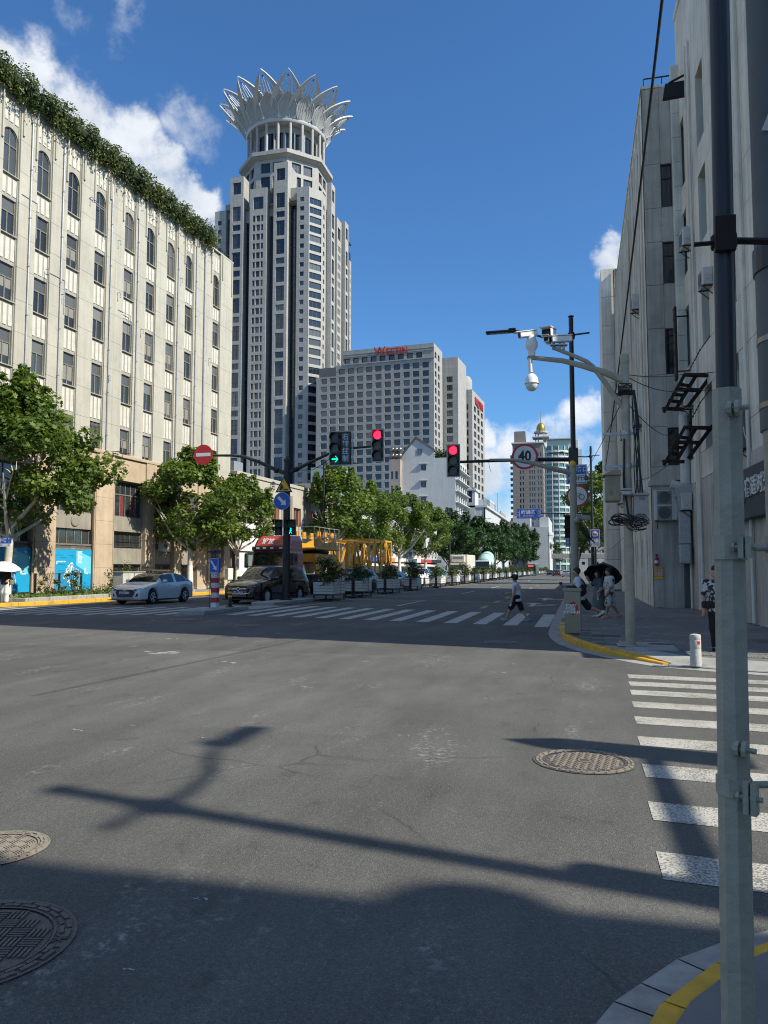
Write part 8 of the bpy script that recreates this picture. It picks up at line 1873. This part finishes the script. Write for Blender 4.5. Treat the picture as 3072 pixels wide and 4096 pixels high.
# ------------------------------------------------------------------ people
def sdf_mesh(name, caps, m, vox=.011, k=.014, clip=None):
    """one continuous surface round a set of tapered capsules (p,q,r0,r1), by surface nets"""
    A=np.array([list(c[0])+list(c[1]) for c in caps],float); r=np.array([[c[2],c[3]] for c in caps],float); pad=r.max()+5*vox
    lo=np.minimum(A[:,:3],A[:,3:]).min(0)-pad; hi=np.maximum(A[:,:3],A[:,3:]).max(0)+pad; n=np.ceil((hi-lo)/vox).astype(int)+1
    S=np.zeros(n); ax=[lo[i]+vox*np.arange(n[i]) for i in range(3)]
    for (a,rr) in zip(A,r):
        p,q=a[:3],a[3:]; e=rr.max()+7*k
        l=np.maximum(((np.minimum(p,q)-e-lo)/vox).astype(int),0); h=np.minimum(((np.maximum(p,q)+e-lo)/vox).astype(int)+2,n)
        X,Y,Z=np.meshgrid(ax[0][l[0]:h[0]],ax[1][l[1]:h[1]],ax[2][l[2]:h[2]],indexing='ij'); d=q-p; L2=max(d@d,1e-9)
        t=np.clip(((X-p[0])*d[0]+(Y-p[1])*d[1]+(Z-p[2])*d[2])/L2,0,1)
        D=np.sqrt((X-p[0]-t*d[0])**2+(Y-p[1]-t*d[1])**2+(Z-p[2]-t*d[2])**2)-(rr[0]+(rr[1]-rr[0])*t)
        S[l[0]:h[0],l[1]:h[1],l[2]:h[2]]+=np.exp(np.clip(-D/k,-40,40))
    f=-k*np.log(S+1e-18)
    if clip is not None:
        X,Y,Z=np.meshgrid(*ax,indexing='ij')
        for (pt,nn) in clip: f=np.maximum(f,(X-pt[0])*nn[0]+(Y-pt[1])*nn[1]+(Z-pt[2])*nn[2])
    s=f<0; c8=[s[i:n[0]-1+i,j:n[1]-1+j,q:n[2]-1+q] for i in (0,1) for j in (0,1) for q in (0,1)]; cnt=sum(x.astype(int) for x in c8); mixed=(cnt>0)&(cnt<8); I=np.argwhere(mixed); idx=-np.ones(mixed.shape,int); idx[tuple(I.T)]=np.arange(len(I))
    P=np.zeros((len(I),3)); C=np.zeros(len(I))
    for axis in range(3):
        o=[x for x in range(3) if x!=axis]
        for u in (0,1):
            for v in (0,1):
                a=I.copy(); a[:,o[0]]+=u; a[:,o[1]]+=v; b=a.copy(); b[:,axis]+=1; fa=f[tuple(a.T)]; fb=f[tuple(b.T)]; cr=(fa<0)!=(fb<0); t=np.where(cr,fa/(fa-fb+1e-12),0); pt=a.astype(float); pt[:,axis]+=t; P+=pt*cr[:,None]; C+=cr
    P=P/C[:,None]*vox+lo; F=[]
    for axis in range(3):
        o=[x for x in range(3) if x!=axis]; sa=s.take(range(0,n[axis]-1),axis); sb=s.take(range(1,n[axis]),axis); E=np.argwhere(sa!=sb); E=E[(E[:,o[0]]>0)&(E[:,o[1]]>0)]
        def g(du,dv): q=E.copy(); q[:,o[0]]-=du; q[:,o[1]]-=dv; return idx[tuple(q.T)]
        Q=np.stack([g(1,1),g(0,1),g(0,0),g(1,0)],1); flip=sa[tuple(E.T)]; 
        if axis==1: flip=~flip
        Q[~flip]=Q[~flip][:,::-1]; F.append(Q[(Q>=0).all(1)])
    me=bpy.data.meshes.new(name); me.from_pydata(P.tolist(),[],np.concatenate(F).tolist()); me.materials.append(m); me.polygons.foreach_set('use_smooth',[True]*len(me.polygons)); me.update(); return me
def skin(n,c): return mat(n,c,.55,var=.06,vscale=12)
M_HAIR=mat('black_hair',(.010,.009,.008),.6); M_EYE=mat('eye_dark',(.02,.015,.012),.3); M_LIP=mat('lip',(.25,.09,.075),.6)
V3=lambda *a: np.array(a,float)
def person(label,loc,rz,H=1.72,legs=((20,10),(-22,25)),arms=((-15,15,8),(15,15,8)),turn=0,skinc=(.36,.22,.15),hair='short',lean=4,toe=(0,0),scale=1,female=False):
    """legs: (hip forward deg, knee bend deg) left,right; arms: (shoulder forward, elbow bend, out). Forward is -y, left side is +x"""
    t=thing('person',label,'person',loc,rz); t.scale=(scale,)*3; h=H/1.75; sk=skin('skin_%.2f'%skinc[0],skinc); J={}
    sl=math.sin(R(lean)); J['pel']=V3(0,0,.94*h); J['wai']=V3(0,-sl*.15,1.08*h); J['che']=V3(0,-sl*.35,1.29*h); J['nek']=V3(0,-sl*.5-.005,1.475*h); J['hed']=V3(0,-sl*.55-.02,1.63*h)
    caps=[]; C=lambda p,q,a,b: caps.append((p,q,a*h,b*h)); sw=.165*h if female else .19*h
    low=9
    for s,k in ((1,0),(-1,1)):
        a,b=R(legs[k][0]),R(legs[k][1]); hip=J['pel']+V3(s*.088*h,0,-.03); kn=hip+V3(0,-math.sin(a),-math.cos(a))*.43*h; an=kn+V3(0,-math.sin(a-b),-math.cos(a-b))*.41*h; J['hip',s],J['kne',s],J['ank',s]=hip,kn,an; low=min(low,an[2]-.075*h)
    for j in J: J[j]=J[j]-V3(0,0,low)
    for s,k in ((1,0),(-1,1)):
        hip,kn,an=J['hip',s],J['kne',s],J['ank',s]; C(hip,kn,.080,.056); C(kn,an,.056,.036); C(kn+(an-kn)*.15+V3(0,.018,0),kn+(an-kn)*.45+V3(0,.015,0),.04,.038)
        tt=R(toe[k]); fd=V3(0,-math.cos(tt),math.sin(tt)); dn=V3(0,-math.sin(tt),-math.cos(tt)); J['toe',s]=an+dn*.045*h+fd*.15*h; J['hee',s]=an+dn*.04*h-fd*.05*h; C(J['hee',s],J['toe',s],.036,.026)
        a,b,o=R(arms[k][0]),R(arms[k][1]),R(arms[k][2]); sh=J['nek']+V3(s*sw,.012,-.075*h); d=V3(s*math.sin(o),-math.sin(a)*math.cos(o),-math.cos(a)*math.cos(o)); el=sh+d*.285*h; d2=V3(s*math.sin(o)*.3-s*.05,-math.sin(a+b),-math.cos(a+b)); d2/=np.linalg.norm(d2); wr=el+d2*.245*h; J['sho',s],J['elb',s],J['wri',s],J['ad',s]=sh,el,wr,d2
        C(sh,el,.046,.037); C(el,wr,.038,.026); C(J['che']+V3(s*.08*h,0,.09*h),sh,.06,.05)
        side=np.cross(d2,V3(0,0,1)); side/=np.linalg.norm(side)+1e-9; nn=np.cross(side,d2); pal=wr+d2*.05*h
        if abs(d2[2])>.8: side=V3(0,-1,0)-d2*(-d2[1]); side/=np.linalg.norm(side); nn=np.cross(side,d2)
        for i,(w_,l_) in enumerate(((-.03,.062),(-.011,.076),(.009,.072),(.027,.056))):
            b0=pal+side*w_*h+d2*.035*h; b1=b0+d2*l_*.5*h+nn*.006*s; b2=b1+(d2*.75+nn*.6*s)*l_*.5*h; C(wr,b0,.022,.013); C(b0,b1,.0095,.0085); C(b1,b2,.0085,.007)
        th=wr+d2*.025*h-side*.03*h; C(th,th+(d2*.7-side*.5)*.055*h,.012,.009); J['han',s]=pal+d2*.06*h
    C(J['pel'],J['wai'],.115,.105); C(J['pel']+V3(.06*h,0,-.02),J['pel']+V3(-.06*h,0,-.02),.10,.10); C(J['wai'],J['che'],.105,.118); C(J['che']+V3(.07*h,0,.02),J['che']+V3(-.07*h,0,.02),.098,.098); C(J['che'],J['nek'],.10,.055); C(J['nek'],J['hed']-V3(0,0,.05*h),.050,.045)
    Rt=np.array([[math.cos(R(turn)),-math.sin(R(turn)),0],[math.sin(R(turn)),math.cos(R(turn)),0],[0,0,1]]); hp=lambda x,y,z: J['hed']+Rt@(V3(x,y,z)*h)
    C(hp(0,.012,.03),hp(0,-.01,.02),.088,.082); C(hp(0,-.035,-.03),hp(0,-.045,-.075),.062,.042); C(hp(.03,-.03,-.05),hp(-.03,-.03,-.05),.045,.045); C(hp(0,-.092,.0),hp(0,-.108,-.03),.009,.014)
    for s in (1,-1): C(hp(s*.083,.01,.0),hp(s*.086,.012,-.035),.014,.010)
    obj('body',sdf_mesh('body',caps,sk),t)
    g=MB()
    for s in (1,-1): g.ball(hp(s*.033,-.083,.008),.012*h,.008*h,.007*h,8,6)
    g.build('eyes',M_EYE,t); g=MB(); g.ball(hp(0,-.094,-.058),.024*h,.008,.007,8,6); g.build('mouth',M_LIP,t)
    hc=[(hp(0,.022,.045),hp(0,-.0,.052),.094*h,.088*h),(hp(.04,.03,.0),hp(-.04,.03,.0),.06*h,.06*h),(hp(0,-.055,.085),hp(0,-.02,.09),.045*h,.06*h),(hp(.06,.0,.03),hp(.07,.01,-.02),.03*h,.02*h),(hp(-.06,.0,.03),hp(-.07,.01,-.02),.03*h,.02*h)]
    if hair=='long': hc+=[(hp(s*.06,.03,.03),hp(s*.075,.0,-.30),.05*h,.045*h) for s in (1,-1)]+[(hp(0,.06,0),hp(0,.07,-.28),.07*h,.06*h)]
    obj('hair',sdf_mesh('hair',hc,M_HAIR,.012,.012),t); return t,J,h
def wear(t,name,caps,m,k=.02,vox=.013,clip=None): return obj(name,sdf_mesh(name,caps,m,vox,k,clip),t)
def lerp(a,b,u): return a+(b-a)*u
def shirt(t,J,h,m,sleeve=.55,hem=-.02,loose=.022,name='shirt',collar=None):
    c=[(J['pel']+V3(0,0,hem),J['wai'],.125*h+loose,.112*h+loose),(J['pel']+V3(.065*h,0,hem),J['pel']+V3(-.065*h,0,hem),.105*h+loose,.105*h+loose),(J['wai'],J['che'],.112*h+loose,.12*h+loose),(J['che']+V3(.08*h,0,.02),J['che']+V3(-.08*h,0,.02),.10*h+loose,.10*h+loose),(J['che'],J['nek']-V3(0,0,.05*h),.10*h+loose,.06*h+loose*.6)]
    for s in (1,-1):
        c.append((J['che']+V3(s*.08*h,0,.08*h),J['sho',s],.06*h+loose,.055*h+loose*.8))
        if sleeve>0: c.append((J['sho',s],lerp(J['sho',s],J['elb',s],sleeve),.056*h+loose*.7,.054*h+loose))
    return wear(t,name,c,m,clip=[(J['pel']+V3(0,0,hem-.06),(0,0,-1)),(J['nek']+V3(0,0,.015),(0,-.25,1))])
def shorts(t,J,h,m,ln=.8,loose=.03,name='shorts'):
    c=[(J['pel']+V3(.06*h,0,.02),J['pel']+V3(-.06*h,0,.02),.115*h+.01,.115*h+.01)]
    for s in (1,-1): c.append((J['hip',s],lerp(J['hip',s],J['kne',s],ln),.092*h+loose*.5,.066*h+loose))
    if ln>=1:
        for s in (1,-1): c.append((J['kne',s],lerp(J['kne',s],J['ank',s],.93),.068*h+loose*.6,.05*h+loose))
    return wear(t,name,c,m)
def shoes(t,J,h,m,sole=None):
    for s in (1,-1):
        a,b=J['hee',s],J['toe',s]; wear(t,'shoe',[(a,b,.048*h,.038*h),(lerp(a,b,.2),J['ank',s],.045*h,.04*h)],m,.015,.011)
        if sole: d=V3(0,0,-.03*h); wear(t,'shoe_sole',[(a+d,b+d,.036*h,.03*h)],sole,.01,.011)
def held(t,name,p,build,m):
    g=MB(); build(g,Vector(p)); return g.build(name,m,t)
M_TEE=mat('white_tshirt',(.60,.63,.70),.85,var=.05,vscale=8,bump=.3,bscale=9); M_BLK=mat('black_cloth',(.010,.010,.011),.9); M_DENIM=mat('blue_denim',(.055,.085,.11),.9,var=.2,vscale=5,bump=.3,bscale=30); M_DENIML=mat('faded_denim',(.10,.13,.13),.9,var=.25,vscale=4); M_TEALS=mat('teal_shoe',(.10,.30,.29),.7,var=.2,vscale=20); M_SOLE=mat('white_sole',(.62,.62,.58),.7); M_PINKS=mat('pink_shoe',(.55,.25,.23),.7); M_WSHOE=mat('white_shoe',(.6,.6,.6),.7)
def printed(name,a,b,sc=7,thr=.53):
    m=mat(name,a,.85); N=m.node_tree.nodes; L=m.node_tree.links; n=N.new('ShaderNodeTexNoise'); n.inputs['Scale'].default_value=sc; n.inputs['Detail'].default_value=3; tc=N.new('ShaderNodeTexCoord'); L.new(tc.outputs['Object'],n.inputs[0]); r=N.new('ShaderNodeMapRange'); r.inputs[1].default_value=thr; r.inputs[2].default_value=thr+.03; L.new(n.outputs[0],r.inputs[0]); mx=N.new('ShaderNodeMix'); mx.data_type='RGBA'; L.new(r.outputs[0],mx.inputs[0]); mx.inputs[6].default_value=(*a,1); mx.inputs[7].default_value=(*b,1); L.new(mx.outputs[2],N['Principled BSDF'].inputs['Base Color']); return m
# man crossing the street to the left
t,J,h=person('man in white sleeveless shirt and black cap striding over the crosswalk',(-2.12,27.55,.0),R(-92),1.70,((34,10),(-20,12)),((8,12,6),(10,70,4)),-38,lean=5,toe=(22,-4))
shirt(t,J,h,M_TEE,0,-.08,.03,'sleeveless_shirt'); shorts(t,J,h,M_BLK,.92,.035); shoes(t,J,h,M_TEALS,M_SOLE)
wear(t,'cap',[(J['hed']+V3(0,.015,.06)*h,J['hed']+V3(0,-.01,.065)*h,.098*h,.09*h),(J['hed']+V3(.03,-.09,.055)*h,J['hed']+V3(.07,-.13,.045)*h,.035*h,.012*h),(J['hed']+V3(0,-.09,.06)*h,J['hed']+V3(.05,-.11,.05)*h,.05*h,.02*h)],M_BLK,.02)
o=held(t,'drink_bottle',J['han',1]-V3(0,0,.03),lambda g,p:g.cyl(p+Vector((0,-.03,-.12)),p+Vector((0,.02,.06)),.03,n=12),M_WSHOE); held(t,'phone',J['han',-1],lambda g,p:g.box(p.x-.03,p.x+.04,p.y-.15,p.y+.0,p.z-.005,p.z+.008),M_BLACKM)
# man with the black bag, half behind the bin
t,J,h=person('man in white shirt carrying a large black shoulder bag behind the steel bin',(.02,24.3,.15),R(-95),1.74,((20,8),(-34,38)),((-8,30,10),(14,20,6)),0,(.40,.22,.14),lean=6,toe=(0,-35))
shirt(t,J,h,M_TEE,.72,-.10,.035); shorts(t,J,h,M_BLK,.95,.045); shoes(t,J,h,M_WSHOE,M_BLK)
g=MB(); g.T=Matrix.Rotation(R(6),4,'X'); z=J['wai'][2]; g.bbox(.10,.30,-.30,.32,z-.16,z+.16,.06); bg=g.build('shoulder_bag',M_BLK,t,smooth=True,ang=50); g=MB(); g.tube([(.2,-.2,z+.1),(.16,-.12,z+.3),(.10,-.02,J['sho',1][2]+.075),(.16,.1,z+.3),(.2,.22,z+.1)],.022,6); g.build('strap',M_BLK,bg)
# woman with umbrella
t,J,h=person('woman in denim top and long denim skirt walking under the black umbrella',(.68,28.3,.15),R(-62),1.64,((14,8),(-10,14)),((8,10,8),(38,112,16)),-20,(.46,.29,.22),'long',2,female=True)
shirt(t,J,h,M_DENIM,.8,.10,.02,'denim_top'); 
g=MB(); pz=J['pel'][2]; prof=[(.155,pz+.12),(.19,pz),(.235,pz-.25),(.27,pz-.5),(.275,pz-.62)]; g.lathe([(r_*1.0,z) for r_,z in prof[::-1]],n=24); g.build('denim_skirt',M_DENIML,t,smooth=True); shoes(t,J,h,M_WSHOE,M_SOLE); held(t,'water_bottle',J['han',1]-V3(0,0,.02),lambda g,p:g.cyl(p+Vector((0,0,-.1)),p+Vector((0,0,.06)),.03,n=10),M_WSHOE)
u=thing('umbrella','wide black umbrella held over the couple','umbrella',(.88,28.55,.15)); 
def canopy(parent,m,cz,R_,dz,n=8,tilt=(0,0),c=(0,0)):
    g=MB(); g.T=Matrix.Translation((c[0],c[1],cz))@Matrix.Rotation(tilt[0],4,'X')@Matrix.Rotation(tilt[1],4,'Y'); rings=[]
    for q in (1,.85,.62,.35,.1): 
        for i in range(n*4): 
            a=2*math.pi*i/(n*4); sc=q*(1-.06*(1-abs(math.cos(a*n/2)))*q); rings.append((math.cos(a)*R_*sc,math.sin(a)*R_*sc,-dz*q*q-.03*(1-abs(math.cos(a*n/2)))*q))
    N_=n*4; g.add(rings+[(0,0,0)],[(k*N_+i,k*N_+(i+1)%N_,(k+1)*N_+(i+1)%N_,(k+1)*N_+i) for k in range(4) for i in range(N_)]+[(4*N_+i,4*N_+(i+1)%N_,5*N_) for i in range(N_)]); o=g.build('canopy',m,parent,smooth=True,ang=60)
    g=MB(); g.T=Matrix.Translation((c[0],c[1],cz))@Matrix.Rotation(tilt[0],4,'X')@Matrix.Rotation(tilt[1],4,'Y'); g.cyl((0,0,-.95),(0,0,.06),.009,n=8); g.build('shaft',M_GALV,parent)
    for i in range(n): g=MB(); g.T=Matrix.Translation((c[0],c[1],cz))@Matrix.Rotation(tilt[0],4,'X')@Matrix.Rotation(tilt[1],4,'Y'); a=2*math.pi*i/n; g.tube([(math.cos(a)*R_*q,math.sin(a)*R_*q,-dz*q*q-.012) for q in (0.05,.35,.7,.97)],.004,4); g.build('rib',M_BLACK,parent)
canopy(u,mat('umbrella_black',(.008,.008,.009),.8),1.80,.66,.40,tilt=(R(-34),R(8)))
# man in printed shirt
M_PRN=printed('ink_print_cloth',(.52,.50,.47),(.05,.05,.06),6.5,.54)
t,J,h=person('man in pale ink printed shirt and shorts beside the woman in denim',(1.02,27.65,.15),R(-70),1.72,((16,6),(-16,16)),((6,24,8),(10,45,6)),-5,(.33,.20,.14),lean=2,toe=(0,-10))
shirt(t,J,h,M_PRN,.8,-.10,.04,'printed_shirt'); shorts(t,J,h,M_PRN,.95,.05,'printed_shorts'); shoes(t,J,h,M_PINKS,M_SOLE); g=MB(); p=Vector(J['wri',1]); g.cyl(p+Vector((0,0,-.015)),p+Vector((0,0,.015)),.034,n=12); g.build('wrist_watch',M_BLACKM,t)
# man half hidden by the near pole
t,J,h=person('man in black and white leaf print shirt half hidden by the near pole',(2.74,17.1,.15),R(-20),1.74,((6,4),(-8,6)),((-4,10,10),(2,10,10)),-28,(.40,.24,.17),lean=1)
shirt(t,J,h,printed('leaf_print_cloth',(.42,.43,.45),(.02,.02,.025),16,.47),.72,-.06,.03,'leaf_print_shirt'); shorts(t,J,h,M_BLK,1.0,.02,'trousers'); shoes(t,J,h,M_BLK); g=MB(); z=J['pel'][2]; g.bbox(-.26,-.02,-.22,-.13,z-.05,z+.1,.03); g.build('waist_bag',M_BLK,t)
# woman with pale umbrella at the left edge
pl=atg(18,2412,.13); t,J,h=person('woman in wide white trousers and dark top at the left picture edge',(pl.x,pl.y,.13),R(20),1.66,((4,3),(-4,4)),((10,60,8),(30,105,12)),0,(.42,.27,.2),'long',1,female=True)
t.scale=(1.12,)*3; shirt(t,J,h,M_BLK,1.0,-.02,.03,'dark_top'); shorts(t,J,h,mat('white_trousers_cloth',(.62,.61,.58),.85,var=.05),1.0,.05,'white_trousers'); shoes(t,J,h,mat('brown_sandal',(.2,.1,.05),.7)); g=MB(); z=J['pel'][2]; g.bbox(.2,.34,-.1,.12,z-.1,z+.12,.03); g.build('tan_bag',mat('tan_leather',(.30,.17,.08),.6),t)
u=thing('umbrella','pale pinkish white umbrella at the left picture edge','umbrella',(pl.x+.1,pl.y-.1,.13)); canopy(u,mat('umbrella_pale',(.62,.58,.58),.7,var=.06),2.05,.72,.30,tilt=(R(8),R(14)))
